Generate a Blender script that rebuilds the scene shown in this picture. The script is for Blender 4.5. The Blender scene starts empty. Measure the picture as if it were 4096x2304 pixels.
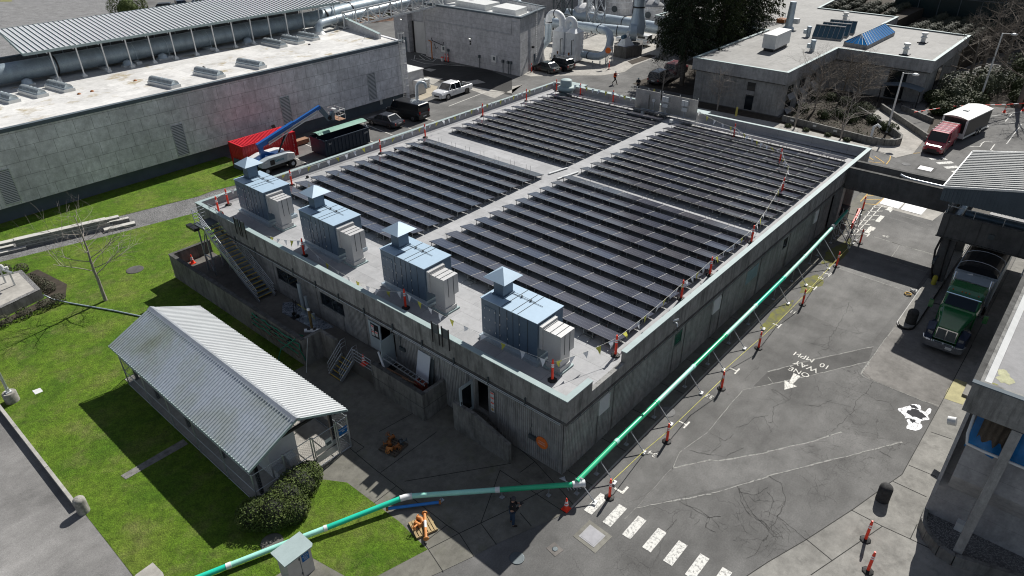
import bpy, bmesh, math, random
from mathutils import Vector, Matrix
random.seed(7)
R = math.radians; PI = math.pi
sc = bpy.context.scene; COL = sc.collection
# ---------------- camera
CP = Vector((-19.36, -13.84, 25.87)); FPX = 2764.27
_y, _p, _r = R(41.379), R(31.396), R(-0.6745)
FW = Vector((math.cos(_y)*math.cos(_p), math.sin(_y)*math.cos(_p), -math.sin(_p)))
_r0 = Vector((math.sin(_y), -math.cos(_y), 0)); _u0 = _r0.cross(FW)
RT = _r0*math.cos(_r)+_u0*math.sin(_r); UP = _u0*math.cos(_r)-_r0*math.sin(_r)
cam = bpy.data.cameras.new('camera'); cam.sensor_width = 36; cam.lens = FPX/4096*36
cam.clip_start = .5; cam.clip_end = 3000
co = bpy.data.objects.new('camera', cam); COL.objects.link(co)
mw = Matrix((RT, UP, -FW)).transposed().to_4x4(); mw.translation = CP; co.matrix_world = mw
sc.camera = co
# ---------------- sky, sun, exposure
SUN_AZ, SUN_EL = 8.8, 43.5      # azimuth from +X towards +Y
w = bpy.data.worlds.new('World'); sc.world = w; w.use_nodes = True
nt = w.node_tree; bg = nt.nodes['Background']; sky = nt.nodes.new('ShaderNodeTexSky')
sky.sky_type = 'NISHITA'; sky.sun_disc = False; sky.sun_elevation = R(SUN_EL); sky.sun_rotation = R(90-SUN_AZ)
sky.air_density = 1.0; sky.dust_density = .6
_n = nt.nodes.new
_tc = _n('ShaderNodeTexCoord'); _mp = _n('ShaderNodeMapping'); _mp.inputs['Scale'].default_value = (1,1,3.2); _ns = _n('ShaderNodeTexNoise'); _ns.inputs['Scale'].default_value = 2.6; _ns.inputs['Detail'].default_value = 6
_rp = _n('ShaderNodeValToRGB'); _rp.color_ramp.elements[0].position = .47; _rp.color_ramp.elements[1].position = .62; _mx = _n('ShaderNodeMix'); _mx.data_type = 'RGBA'
nt.links.new(_tc.outputs['Generated'], _mp.inputs[0]); nt.links.new(_mp.outputs[0], _ns.inputs['Vector']); nt.links.new(_ns.outputs['Fac'], _rp.inputs[0]); nt.links.new(_rp.outputs[0], _mx.inputs[0])
nt.links.new(sky.outputs[0], _mx.inputs[6]); _mx.inputs[7].default_value = (5.6, 5.6, 6.0, 1)      # broken cloud
nt.links.new(_mx.outputs[2], bg.inputs[0]); bg.inputs[1].default_value = 0.05
sl = bpy.data.lights.new('sun', 'SUN'); sl.energy = 5.0; sl.angle = R(.5); sl.color = (1, .965, .91)
so = bpy.data.objects.new('sun', sl); COL.objects.link(so)
SD = Vector((math.cos(R(SUN_EL))*math.cos(R(SUN_AZ)), math.cos(R(SUN_EL))*math.sin(R(SUN_AZ)), math.sin(R(SUN_EL))))
so.rotation_euler = SD.to_track_quat('Z', 'Y').to_euler()
vs = sc.view_settings; vs.view_transform = 'Standard'; vs.look = 'None'; vs.exposure = 0.3; vs.gamma = 1
sc.cycles.filter_width = 1.1

# ---------------- survey helpers: points measured on the photograph's 4 x 4 tiles, turned into metres on a known plane
def ray(c, r, x, y):
    px = c*1024+x*.39752; py = r*576+y*.39752
    return FW+RT*((px-2048)/FPX)-UP*((py-1152)/FPX)
def at(c, r, x, y, z=0.0):
    d = ray(c, r, x, y); return CP+d*((z-CP.z)/d.z)
def P2(c, r, pts, z=0.0): return [tuple(at(c, r, a, b, z)[:2]) for a, b in pts]

# ---------------- mesh builder
class MB:
    def __init__(s): s.v = []; s.f = []; s.sm = []
    def add(s, vs_, fs, smooth=False):
        n = len(s.v); s.v += [tuple(v) for v in vs_]; s.f += [tuple(i+n for i in f) for f in fs]; s.sm += [smooth]*len(fs); return s
    def box(s, x0, y0, z0, x1, y1, z1):
        v = [(x0,y0,z0),(x1,y0,z0),(x1,y1,z0),(x0,y1,z0),(x0,y0,z1),(x1,y0,z1),(x1,y1,z1),(x0,y1,z1)]
        return s.add(v, [(0,3,2,1),(4,5,6,7),(0,1,5,4),(1,2,6,5),(2,3,7,6),(3,0,4,7)])
    def obox(s, c, d, rz=0, ry=0, rx=0):
        m = Matrix.Translation(Vector(c)) @ Matrix.Rotation(rz,4,'Z') @ Matrix.Rotation(ry,4,'Y') @ Matrix.Rotation(rx,4,'X')
        a, b, e = d[0]/2, d[1]/2, d[2]/2
        v = [m @ Vector(q) for q in ((-a,-b,-e),(a,-b,-e),(a,b,-e),(-a,b,-e),(-a,-b,e),(a,-b,e),(a,b,e),(-a,b,e))]
        return s.add(v, [(0,3,2,1),(4,5,6,7),(0,1,5,4),(1,2,6,5),(2,3,7,6),(3,0,4,7)])
    def bar(s, p, q, w, h=None, up=(0,0,1)):
        h = h or w; p = Vector(p); q = Vector(q); d = (q-p).normalized(); u = Vector(up)
        if abs(d.dot(u)) > .98: u = Vector((1,0,0))
        a = d.cross(u).normalized()*(w/2); b = a.cross(d).normalized()*(h/2)
        v = [p-a-b,p+a-b,p+a+b,p-a+b,q-a-b,q+a-b,q+a+b,q-a+b]
        return s.add(v, [(0,1,2,3),(7,6,5,4),(0,4,5,1),(1,5,6,2),(2,6,7,3),(3,7,4,0)])
    def prism(s, pts, z0, z1):
        n = len(pts); zz0 = z0 if hasattr(z0, '__len__') else [z0]*n; zz1 = z1 if hasattr(z1, '__len__') else [z1]*n
        ar = sum(pts[i][0]*pts[(i+1)%n][1]-pts[(i+1)%n][0]*pts[i][1] for i in range(n))
        if ar < 0: pts = pts[::-1]; zz0 = zz0[::-1]; zz1 = zz1[::-1]
        v = [(p[0],p[1],zz0[i]) for i, p in enumerate(pts)]+[(p[0],p[1],zz1[i]) for i, p in enumerate(pts)]
        return s.add(v, [tuple(range(n))[::-1], tuple(range(n,2*n))]+[(i,(i+1)%n,(i+1)%n+n,i+n) for i in range(n)])
    def extr(s, prof, d0, d1, axis='Y'):
        """profile in the plane across the axis: (x,z) for Y, (y,z) for X"""
        n = len(prof)
        ar = sum(prof[i][0]*prof[(i+1)%n][1]-prof[(i+1)%n][0]*prof[i][1] for i in range(n))
        if (ar < 0) == (axis == 'X'): prof = prof[::-1]
        f = (lambda p, d: (p[0],d,p[1])) if axis == 'Y' else (lambda p, d: (d,p[0],p[1]))
        if axis == 'Y': prof = prof; a, b = d0, d1
        a, b = d0, d1
        v = [f(p,a) for p in prof]+[f(p,b) for p in prof]
        return s.add(v, [tuple(range(n))[::-1], tuple(range(n,2*n))]+[(i,(i+1)%n,(i+1)%n+n,i+n) for i in range(n)])
    def tube(s, pts, r, n=8, caps=True, smooth=True, closed=False):
        pts = [Vector(p) for p in pts]; m = len(pts); rs = r if hasattr(r,'__len__') else [r]*m
        rings = []; pa = None
        for i in range(m):
            if closed: d = (pts[(i+1)%m]-pts[i-1]).normalized()
            else: d = (pts[min(i+1,m-1)]-pts[max(i-1,0)]).normalized()
            if pa is None:
                u = Vector((0,0,1)) if abs(d.z) < .9 else Vector((1,0,0)); a = d.cross(u).normalized()
            else:
                a = pa-d*pa.dot(d); a = a.normalized() if a.length > 1e-6 else d.cross(Vector((0,1,0))).normalized()
            pa = a; b = d.cross(a)
            rings.append([pts[i]+(a*math.cos(2*PI*k/n)+b*math.sin(2*PI*k/n))*rs[i] for k in range(n)])
        v = [q for rg in rings for q in rg]; f = []
        for i in range(m if closed else m-1):
            j = (i+1)%m
            for k in range(n): f.append((i*n+k,i*n+(k+1)%n,j*n+(k+1)%n,j*n+k))
        s.add(v, f, smooth)
        if caps and not closed: s.add(rings[0], [tuple(range(n))[::-1]]); s.add(rings[-1], [tuple(range(n))])
        return s
    def lathe(s, c, prof, n=16, smooth=True, axis=None):
        """prof: (radius, height) from bottom to top"""
        c = Vector(c); m = len(prof); v = []; M_ = Matrix.Identity(3)
        if axis: M_ = Vector(axis).normalized().to_track_quat('Z','Y').to_matrix()
        for r, z in prof:
            for k in range(n): v.append(c+M_ @ Vector((r*math.cos(2*PI*k/n), r*math.sin(2*PI*k/n), z)))
        f = [(i*n+k,i*n+(k+1)%n,(i+1)*n+(k+1)%n,(i+1)*n+k) for i in range(m-1) for k in range(n)]
        s.add(v, f, smooth)
        s.add(v[:n], [tuple(range(n))[::-1]]); s.add(v[-n:], [tuple(range(n))]); return s
    def quad(s, a, b, c, d): return s.add([a,b,c,d], [(0,1,2,3)])
    def build(s, name, mat, parent=None, label=None, bevel=0):
        me = bpy.data.meshes.new(name); inv = WM(parent).inverted() if parent else None
        me.from_pydata([inv @ Vector(v) for v in s.v] if inv else s.v, [], s.f)
        me.polygons.foreach_set('use_smooth', s.sm); me.materials.append(mat); me.update()
        o = bpy.data.objects.new(name, me); COL.objects.link(o)
        if parent: o.parent = parent
        if label: o['label'] = label
        if bevel:
            b = o.modifiers.new('bevel', 'BEVEL'); b.width = bevel; b.segments = 2; b.limit_method = 'ANGLE'; b.angle_limit = R(40)
        return o
def WM(o):
    m = Matrix.Translation(o.location) @ o.rotation_euler.to_matrix().to_4x4()
    return WM(o.parent) @ m if o.parent else m
def thing(name, label, cat, loc=(0,0,0), rz=0, group=None):
    o = bpy.data.objects.new(name, None); COL.objects.link(o); o.location = loc; o.rotation_euler = (0,0,rz)
    o.empty_display_size = .2; o['label'] = label; o['category'] = cat
    if group: o['group'] = group
    return o
def tag(o, label, cat, group=None):
    o['label'] = label; o['category'] = cat
    if group: o['group'] = group
    return o
def struct(o, kind='structure', label=None):
    o['kind'] = kind
    if label: o['label'] = label
    return o
def dup(t, loc, rz=None, label=None):
    def cp(o, par):
        c = o.copy(); COL.objects.link(c)
        if par: c.parent = par
        for ch in [q for q in bpy.data.objects if q.parent == o and q.name != c.name]: cp(ch, c)
        return c
    r = cp(t, None); r.location = loc
    if rz is not None: r.rotation_euler = (0,0,rz)
    if label: r['label'] = label
    return r
# ---------------- materials
class NT:
    def __init__(s, name, rough=.8, metal=0, spec=.5):
        s.m = bpy.data.materials.new(name); s.m.use_nodes = True; s.t = s.m.node_tree; s.N = s.t.nodes
        s.b = s.N['Principled BSDF']; s.b.inputs['Roughness'].default_value = rough; s.b.inputs['Metallic'].default_value = metal
        s.b.inputs['Specular IOR Level'].default_value = spec
        s.tc = s.N.new('ShaderNodeTexCoord'); s.co = s.tc.outputs['Object']
    def L(s, a, b): s.t.links.new(a, b)
    def node(s, ty, **k):
        n = s.N.new(ty)
        for a, b in k.items():
            if a.startswith('i_'): n.inputs[a[2:].replace('_',' ')].default_value = b
            else: setattr(n, a, b)
        return n
    def map(s, scale=(1,1,1), rot=(0,0,0), loc=(0,0,0), src=None):
        n = s.node('ShaderNodeMapping'); n.inputs['Scale'].default_value = scale; n.inputs['Rotation'].default_value = rot; n.inputs['Location'].default_value = loc
        s.L(src or s.co, n.inputs[0]); return n.outputs[0]
    def noise(s, scale, detail=4, rough=.55, vec=None, dist=0):
        n = s.node('ShaderNodeTexNoise'); n.inputs['Scale'].default_value = scale; n.inputs['Detail'].default_value = detail
        n.inputs['Roughness'].default_value = rough; n.inputs['Distortion'].default_value = dist
        s.L(vec or s.co, n.inputs['Vector']); return n.outputs['Fac']
    def ramp(s, fac, stops, interp='LINEAR'):
        n = s.node('ShaderNodeValToRGB'); n.color_ramp.interpolation = interp; e = n.color_ramp.elements
        while len(e) < len(stops): e.new(.5)
        for k, (p, c) in enumerate(stops):
            e[k].position = p; e[k].color = (c,c,c,1) if not hasattr(c,'__len__') else (*c[:3],1)
        s.L(fac, n.inputs[0]); return n.outputs[0]
    def mix(s, a, b, fac, mode='MIX'):
        n = s.node('ShaderNodeMix', data_type='RGBA', blend_type=mode)
        for v, i in ((fac,0),(a,6),(b,7)):
            if hasattr(v,'is_linked'): s.L(v, n.inputs[i])
            elif i == 0: n.inputs[0].default_value = v
            else: n.inputs[i].default_value = (*v[:3],1) if hasattr(v,'__len__') else (v,v,v,1)
        return n.outputs[2]
    def math(s, op, a, b=0, c=0):
        n = s.node('ShaderNodeMath', operation=op)
        for i, v in enumerate((a,b,c)):
            if hasattr(v,'is_linked'): s.L(v, n.inputs[i])
            else: n.inputs[i].default_value = v
        return n.outputs[0]
    def bump(s, h, strength=.3, dist=.05):
        n = s.node('ShaderNodeBump'); n.inputs['Strength'].default_value = strength; n.inputs['Distance'].default_value = dist
        s.L(h, n.inputs['Height']); s.L(n.outputs[0], s.b.inputs['Normal'])
    def color(s, c):
        if hasattr(c,'is_linked'): s.L(c, s.b.inputs['Base Color'])
        else: s.b.inputs['Base Color'].default_value = (*c[:3],1)
    def rough(s, c): s.L(c, s.b.inputs['Roughness'])
def g_(v): return (v,v,v)
def sc_(c, k): return tuple(x*k for x in c)
def M(name, c, var=.18, scale=3, fine=40, rough=.8, metal=0, bump=.0, spec=.4, dirt=0, bd=.02):
    t = NT(name, rough, metal, spec)
    n1 = t.noise(scale, 5); n2 = t.noise(fine, 3)
    col = t.ramp(n1, [(.3, sc_(c,1-var)), (.7, sc_(c,1+var))])
    col = t.mix(col, t.ramp(n2, [(.3, 1-var*.6), (.7, 1+var*.4)]), 1, 'MULTIPLY')
    if dirt:
        d = t.noise(1.3, 6, .65, t.map((1,1,.25)))
        col = t.mix(col, sc_(c,.45), t.math('MULTIPLY', t.ramp(d, [(.5,0),(.72,1)]), dirt))
    t.color(col)
    if bump: t.bump(n2, bump, bd)
    return t.m
def paint(name, c, rough=.25, coat=.6, metal=0, dirt=.15):
    t = NT(name, rough, metal, .5); n = t.noise(4, 5)
    t.color(t.ramp(n, [(.3, sc_(c,1-dirt)), (.7, c)])); t.b.inputs['Coat Weight'].default_value = coat; t.b.inputs['Coat Roughness'].default_value = .06
    return t.m
def wetdry(t, base, scale=.12):
    return base
# asphalt: aggregate, sealed patches, crack network
def asphalt_m(name, c=.125, crack=1.0, warm=(1,.99,.96)):
    t = NT(name, .9, 0, .3)
    agg = t.noise(55, 3, .7); agg2 = t.noise(13, 4, .7); big = t.noise(.22, 5, .6); mid = t.noise(1.1, 5, .6)
    col = t.ramp(big, [(.32, sc_(warm, c*.72)), (.68, sc_(warm, c*1.3))])
    col = t.mix(col, t.ramp(mid, [(.3,.86),(.7,1.12)]), 1, 'MULTIPLY')
    col = t.mix(col, t.ramp(agg, [(.25,.62),(.75,1.4)]), 1, 'MULTIPLY')
    col = t.mix(col, t.ramp(agg2, [(.3,.85),(.7,1.15)]), 1, 'MULTIPLY')
    # long scuffs along the driving direction
    st = t.noise(1.0, 4, .6, t.map((.12,1.6,1)))
    col = t.mix(col, t.ramp(st, [(.35,.93),(.65,1.06)]), 1, 'MULTIPLY')
    st = t.noise(.35, 6, .7); col = t.mix(col, sc_(warm, c*.45), t.math('MULTIPLY', t.ramp(st, [(.58,0),(.75,1)]), .4))
    if crack:
        dv = t.node('ShaderNodeVectorMath', operation='ADD'); ns = t.node('ShaderNodeTexNoise'); ns.inputs['Scale'].default_value = .9; ns.inputs['Detail'].default_value = 6
        t.L(t.co, ns.inputs['Vector']); sc2 = t.node('ShaderNodeVectorMath', operation='SCALE'); sc2.inputs['Scale'].default_value = 1.6
        t.L(ns.outputs['Color'], sc2.inputs[0]); t.L(t.co, dv.inputs[0]); t.L(sc2.outputs[0], dv.inputs[1])
        for scl, w, th, amt in ((.28,.007,.52,.5), (2.2,.026,.585,.5)):
            v = t.node('ShaderNodeTexVoronoi', feature='DISTANCE_TO_EDGE'); v.inputs['Scale'].default_value = scl
            t.L(dv.outputs[0], v.inputs['Vector'])
            line = t.ramp(v.outputs['Distance'], [(0,1),(w,0)])
            msk = t.ramp(t.noise(.16, 3, .5, t.map(loc=(th*40,3,0))), [(th,0),(th+.06,1)])
            col = t.mix(col, g_(.018), t.math('MULTIPLY', t.math('MULTIPLY', line, msk), amt*crack))
    t.color(col); t.bump(agg, .35, .015); return t.m
def concrete_m(name, c=.26, tint=(1,.98,.93), stain=.5, streak=0, bump=.15, moss=0, rough=.9):
    t = NT(name, rough, 0, .25); base = sc_(tint, c)
    big = t.noise(.45, 6, .62); mid = t.noise(2.6, 6, .65); fine = t.noise(38, 3, .7)
    col = t.ramp(big, [(.3, sc_(base,.74)), (.7, sc_(base,1.18))])
    col = t.mix(col, t.ramp(mid, [(.28,.8),(.72,1.15)]), 1, 'MULTIPLY')
    col = t.mix(col, t.ramp(fine, [(.25,.84),(.75,1.12)]), 1, 'MULTIPLY')
    s1 = t.noise(1.1, 7, .72, t.map(loc=(9,4,2))); col = t.mix(col, sc_(base,.42), t.math('MULTIPLY', t.ramp(s1, [(.52,0),(.7,1)]), stain))
    if streak:
        s2 = t.noise(2.2, 6, .7, t.map((1.4,1.4,.22))); col = t.mix(col, sc_(base,.28), t.math('MULTIPLY', t.ramp(s2, [(.46,0),(.66,1)]), streak))
    if moss:
        s3 = t.noise(.8, 6, .7, t.map(loc=(3,30,7))); col = t.mix(col, (.10,.12,.03), t.math('MULTIPLY', t.ramp(s3, [(.55,0),(.72,1)]), moss))
    t.color(col); t.bump(mid, bump, .03); return t.m
def panelled_m(name, c, plane='XZ', bw=1.55, bh=1.22, mortar=.012, off=.5, tint=(1,1,1.02), stain=.5, streak=.5, holes=True, jd=.35):
    """cast concrete with form-panel joints and tie holes"""
    t = NT(name, .88, 0, .25); base = sc_(tint, c)
    sx = t.node('ShaderNodeSeparateXYZ'); t.L(t.co, sx.inputs[0]); cb = t.node('ShaderNodeCombineXYZ')
    t.L(sx.outputs['X' if plane == 'XZ' else 'Y'], cb.inputs[0]); t.L(sx.outputs['Z'], cb.inputs[1])
    wob = t.noise(.7, 2, .5); cbv = cb.outputs[0]
    br = t.node('ShaderNodeTexBrick'); br.offset = off; br.inputs['Scale'].default_value = 1; br.inputs['Mortar Size'].default_value = mortar
    br.inputs['Brick Width'].default_value = bw; br.inputs['Row Height'].default_value = bh; br.inputs['Mortar Smooth'].default_value = .4
    br.inputs['Color1'].default_value = (.93,.93,.93,1); br.inputs['Color2'].default_value = (1.06,1.06,1.06,1); br.inputs['Mortar'].default_value = (jd,jd,jd,1); br.inputs['Bias'].default_value = .1
    t.L(cbv, br.inputs['Vector'])
    big = t.noise(.3, 5, .6); mid = t.noise(1.7, 7, .7); fine = t.noise(9, 5, .7)
    col = t.ramp(big, [(.3, sc_(base,.8)), (.7, sc_(base,1.15))])
    col = t.mix(col, t.ramp(mid, [(.28,.72),(.72,1.2)]), 1, 'MULTIPLY'); col = t.mix(col, t.ramp(fine, [(.25,.88),(.75,1.1)]), 1, 'MULTIPLY')
    col = t.mix(col, br.outputs['Color'], .75, 'MULTIPLY')
    s2 = t.noise(1.6, 6, .7, t.map((1.2,1.2,.2))); col = t.mix(col, sc_(base,.4), t.math('MULTIPLY', t.ramp(s2, [(.5,0),(.72,1)]), streak))
    if holes:
        v = t.node('ShaderNodeTexVoronoi', distance='EUCLIDEAN'); v.inputs['Scale'].default_value = .9; v.inputs['Randomness'].default_value = .8
        t.L(cbv, v.inputs['Vector']); col = t.mix(col, g_(.03), t.math('MULTIPLY', t.ramp(v.outputs['Distance'], [(.035,1),(.055,0)]), .8))
    t.color(col); t.bump(br.outputs['Fac'], -.4, .02); return t.m
def sheets_m(name, c, bw, bh, rot=0, stain=.35, tint=(1,1,1), jd=.62, rough=.75, puddle=0, streaks=0):
    """laid sheets (roof membrane, paving) with seams, seen from above"""
    t = NT(name, rough, 0, .3); base = sc_(tint, c)
    br = t.node('ShaderNodeTexBrick'); br.offset = .45; br.inputs['Scale'].default_value = 1; br.inputs['Mortar Size'].default_value = .013
    br.inputs['Brick Width'].default_value = bw; br.inputs['Row Height'].default_value = bh; br.inputs['Mortar Smooth'].default_value = .3; br.inputs['Bias'].default_value = 0
    br.inputs['Color1'].default_value = (.9,.9,.9,1); br.inputs['Color2'].default_value = (1.08,1.08,1.08,1); br.inputs['Mortar'].default_value = (jd,jd,jd,1)
    t.L(t.map(rot=(0,0,rot)), br.inputs['Vector'])
    big = t.noise(.25, 6, .65); mid = t.noise(1.9, 6, .7)
    col = t.ramp(big, [(.3, sc_(base,.85)), (.7, sc_(base,1.12))]); col = t.mix(col, t.ramp(mid, [(.28,.85),(.72,1.1)]), 1, 'MULTIPLY')
    col = t.mix(col, t.ramp(t.noise(45,2), [(.3,.92),(.7,1.06)]), 1, 'MULTIPLY')
    col = t.mix(col, br.outputs['Color'], .85, 'MULTIPLY')
    s1 = t.noise(.5, 8, .75, t.map(loc=(5,8,1))); col = t.mix(col, sc_(base,.5), t.math('MULTIPLY', t.ramp(s1, [(.52,0),(.68,1)]), stain))
    if puddle: s1 = t.noise(.35, 6, .7, t.map(loc=(1,18,1))); col = t.mix(col, sc_((.30,.24,.13),1), t.math('MULTIPLY', t.ramp(s1, [(.55,0),(.66,1)]), puddle))
    if streaks: s1 = t.noise(1, 6, .7, t.map((.15,1.5,1))); col = t.mix(col, sc_(base,.6), t.math('MULTIPLY', t.ramp(s1, [(.52,0),(.7,1)]), streaks))
    t.color(col); t.bump(br.outputs['Fac'], -.3, .01); return t.m
def grass_m(name):
    t = NT(name, .85, 0, .2)
    a = t.noise(.28, 5, .6); b = t.noise(2.2, 6, .7, t.map((1,1,1), (0,0,.7))); c = t.noise(16, 4, .75, t.map((1,.6,1),(0,0,.8))); d = t.noise(60, 2, .7)
    col = t.ramp(a, [(.3,(.060,.135,.008)), (.52,(.105,.185,.014)), (.72,(.155,.205,.032))])
    dry = t.ramp(t.noise(.55, 6, .7, t.map(loc=(7,2,0))), [(.5,0),(.72,1)]); col = t.mix(col, (.17,.17,.062), t.math('MULTIPLY', dry, .75))
    col = t.mix(col, t.ramp(b, [(.25,.5),(.75,1.4)]), 1, 'MULTIPLY'); col = t.mix(col, t.ramp(c, [(.25,.4),(.75,1.55)]), 1, 'MULTIPLY')
    col = t.mix(col, t.ramp(d, [(.2,.5),(.8,1.45)]), 1, 'MULTIPLY')
    t.color(col); h = t.math('ADD', t.math('MULTIPLY', b, .6), t.math('ADD', c, t.math('MULTIPLY', d, .5))); t.bump(h, .9, .09); return t.m
def gravel_m(name, c=.22):
    t = NT(name, .95, 0, .2); v = t.node('ShaderNodeTexVoronoi'); v.inputs['Scale'].default_value = 16; t.L(t.co, v.inputs['Vector'])
    n = t.noise(.6, 5); f = t.noise(25, 3, .8)
    col = t.mix(t.ramp(v.outputs['Distance'], [(0,c*1.5),(.6,c*.45)]), t.ramp(n, [(.3,.8),(.7,1.2)]), 1, 'MULTIPLY')
    col = t.mix(col, t.ramp(f, [(.3,.6),(.7,1.4)]), 1, 'MULTIPLY'); t.color(col); t.bump(v.outputs['Distance'], -.8, .05); return t.m
def metal_m(name, c, rough=.4, var=.12, metal=.8, streak=.15):
    t = NT(name, rough, metal, .5); n = t.noise(1.2, 5, .6, t.map((1,1,.4))); f = t.noise(9, 5, .7)
    col = t.ramp(n, [(.3, sc_(c,1-var)), (.7, sc_(c,1+var))]); col = t.mix(col, t.ramp(f, [(.3,1-var),(.7,1+var*.5)]), 1, 'MULTIPLY')
    t.color(col); t.rough(t.ramp(f, [(.3,rough*.8),(.7,min(1,rough*1.3))])); return t.m
def leaf_m(name, c1, c2, rough=.7):
    t = NT(name, rough, 0, .2); n = t.noise(1.6, 4, .6); f = t.noise(14, 2)
    col = t.ramp(n, [(.3, c1), (.7, c2)]); col = t.mix(col, t.ramp(f, [(.25,.5),(.75,1.5)]), 1, 'MULTIPLY'); t.color(col)
    return t.m
def worn_m(name, c, wear=.5, scale=9):
    t = NT(name, .8, 0, .2); n = t.noise(scale, 8, .8); col = t.mix(c, g_(.10), t.math('MULTIPLY', t.ramp(n, [(.5,0),(.58,1)]), wear)); t.color(col); return t.m
def emit_m(name, c, k):
    t = NT(name, .5); t.color(c); t.b.inputs['Emission Color'].default_value = (*c,1); t.b.inputs['Emission Strength'].default_value = k; return t.m

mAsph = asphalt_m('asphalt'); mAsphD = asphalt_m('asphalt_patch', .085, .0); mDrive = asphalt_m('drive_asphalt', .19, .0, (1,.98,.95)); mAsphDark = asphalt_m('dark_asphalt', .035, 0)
mSeal = worn_m('sealed_edge', (.30,.30,.28), .9, 5)
mGrass = grass_m('grass'); mGravel = gravel_m('gravel', .24); mGravelD = gravel_m('gravel_field', .30); mSoil = M('soil', (.045,.036,.026), .4, 2, 25, .95, bump=.5)
mYard = concrete_m('yard_concrete', .17, (1,.97,.84), .6, moss=.25); mWalk = concrete_m('walk_concrete', .38, (1,.96,.88), .3); mSlab = concrete_m('street_slab', .25, (1,.975,.90), .6)
mKerb = concrete_m('kerb_concrete', .38, (1,.97,.90), .2); mJoint = M('joint_dark', (.02,.02,.018))
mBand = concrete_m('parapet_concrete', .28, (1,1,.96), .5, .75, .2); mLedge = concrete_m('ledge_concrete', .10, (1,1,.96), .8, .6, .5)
mWall = concrete_m('ribbed_concrete', .36, (1,1,.98), .3, .4); mPil = concrete_m('pilaster_concrete', .33, (1,1,.98), .3, .4)
mRet = concrete_m('retaining_concrete', .22, (1,.98,.92), .6, .7, .2, moss=.15); mPlat = concrete_m('platform_floor', .13, (1,.95,.86), .5)
mCop = M('coping_metal', (.30,.375,.375), .08, 2, 20, .6)
mRoofM = sheets_m('roof_membrane', .36, 2.9, .95, PI/2, .3, (1,1.01,1.03))
mBigWall = panelled_m('cast_wall', .66, 'XZ', 1.5, 1.22, .02, .3, (1,1.0,1.03), jd=.25, streak=.45)
mPlinth = M('plinth_paint', (.095,.12,.14), .12, 1, 30); mBigRoof = sheets_m('white_roof', .60, 5.5, 1.9, 0, .6, (1,.99,.96), .8, puddle=.8)
mWhite = M('white_paint', (.62,.63,.62), .07, 2, 30, .5, dirt=.2); mWhiteM = metal_m('white_metal', (.66,.67,.66), .35, .06, .1)
mGalv = metal_m('galvanised', (.50,.53,.56), .38, .12, .75); mDuctG = metal_m('duct_grey', (.42,.49,.54), .38, .1, .35); mDuctW = M('duct_white', (.80,.82,.83), .1, 1.5, 20, .5, dirt=.35)
mSteelD = metal_m('dark_steel', (.10,.12,.13), .5, .15, .5); mBlueG = metal_m('blue_grey_steel', (.16,.22,.27), .42, .1, .5)
mUnitShade = paint('unit_paint_shaded', (.085,.135,.195), .45, .05, .05, .12); mUnitSeam = M('seam_dark', (.03,.04,.05), rough=.5)  # unit sides: blue grey paint darkened to its shaded tone
mDuctS = metal_m('duct_sheet', (.50,.50,.495), .5, .07, .2); mCorr = None; mCorrW = M('roof_white_sheet', (.50,.52,.53), .04, .7, 30, .4)
mRub = M('black_rubber', (.012,.012,.012), rough=.6); mBlk = M('black_paint', (.018,.018,.02), rough=.4); mGlass = paint('dark_glass', (.012,.016,.02), .05, 0, 0, 0)
mOrange = M('orange_plastic', (.92,.06,.025), .08, 3, 30, .45); mWhiteP = M('white_tape', (.8,.8,.8), .05, rough=.5)
mPVC = M('pvc_white', (.72,.74,.74), .04, 2, 20, .35)
def pvc_green(name, c):
    return M(name, c, .10, 1.2, 25, .32, spec=.5)
mGreenA = pvc_green('pvc_green', (.03,.48,.24)); mGreenB = pvc_green('pvc_pale_green', (.36,.76,.64)); mTeal = pvc_green('pvc_teal', (.02,.56,.38))
mStripe = worn_m('road_marking', (.72,.71,.66), .75, 12); mStripe2 = worn_m('road_marking_white', (.66,.655,.62), .7, 7); mYel = worn_m('yellow_marking', (.55,.36,.10), .5, 8)
mTyre = M('tyre', (.015,.015,.015), rough=.8); mRim = metal_m('rim', (.45,.45,.46), .35, .05, .8)
mBark = M('bark', (.10,.085,.07), .3, 4, 30, .9, bump=.4); mBarkP = M('pale_bark', (.30,.27,.24), .25, 3, 30, .9, bump=.3); mTwig = M('twigs', (.17,.145,.12), .25, 3, 20, .9)
mWood = M('pallet_wood', (.36,.27,.14), .3, 2, 20, .85); mWoodD = M('dark_wood', (.10,.08,.06), .3, 2, 20, .9); mRust = M('rusty_iron', (.30,.11,.03), .35, 5, 30, .7); mPly = M('plywood', (.28,.16,.10), .2, 2, 20, .8)
# ---------------- the ground and its sheets
def sheet(name, pts, z, mat, z0=None, kind='structure', label=None):
    b = MB()
    if z0 is None:
        b.add([(p[0],p[1],z) for p in pts], [tuple(range(len(pts)))])
    else: b.prism(pts, z0, z)
    return struct(b.build(name, mat), kind, label)
g = MB(); g.quad((-900,-900,0),(1800,-900,0),(1800,1800,0),(-900,1800,0)); struct(g.build('ground', mAsph), label='grey worn asphalt of the street and yards')
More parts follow.
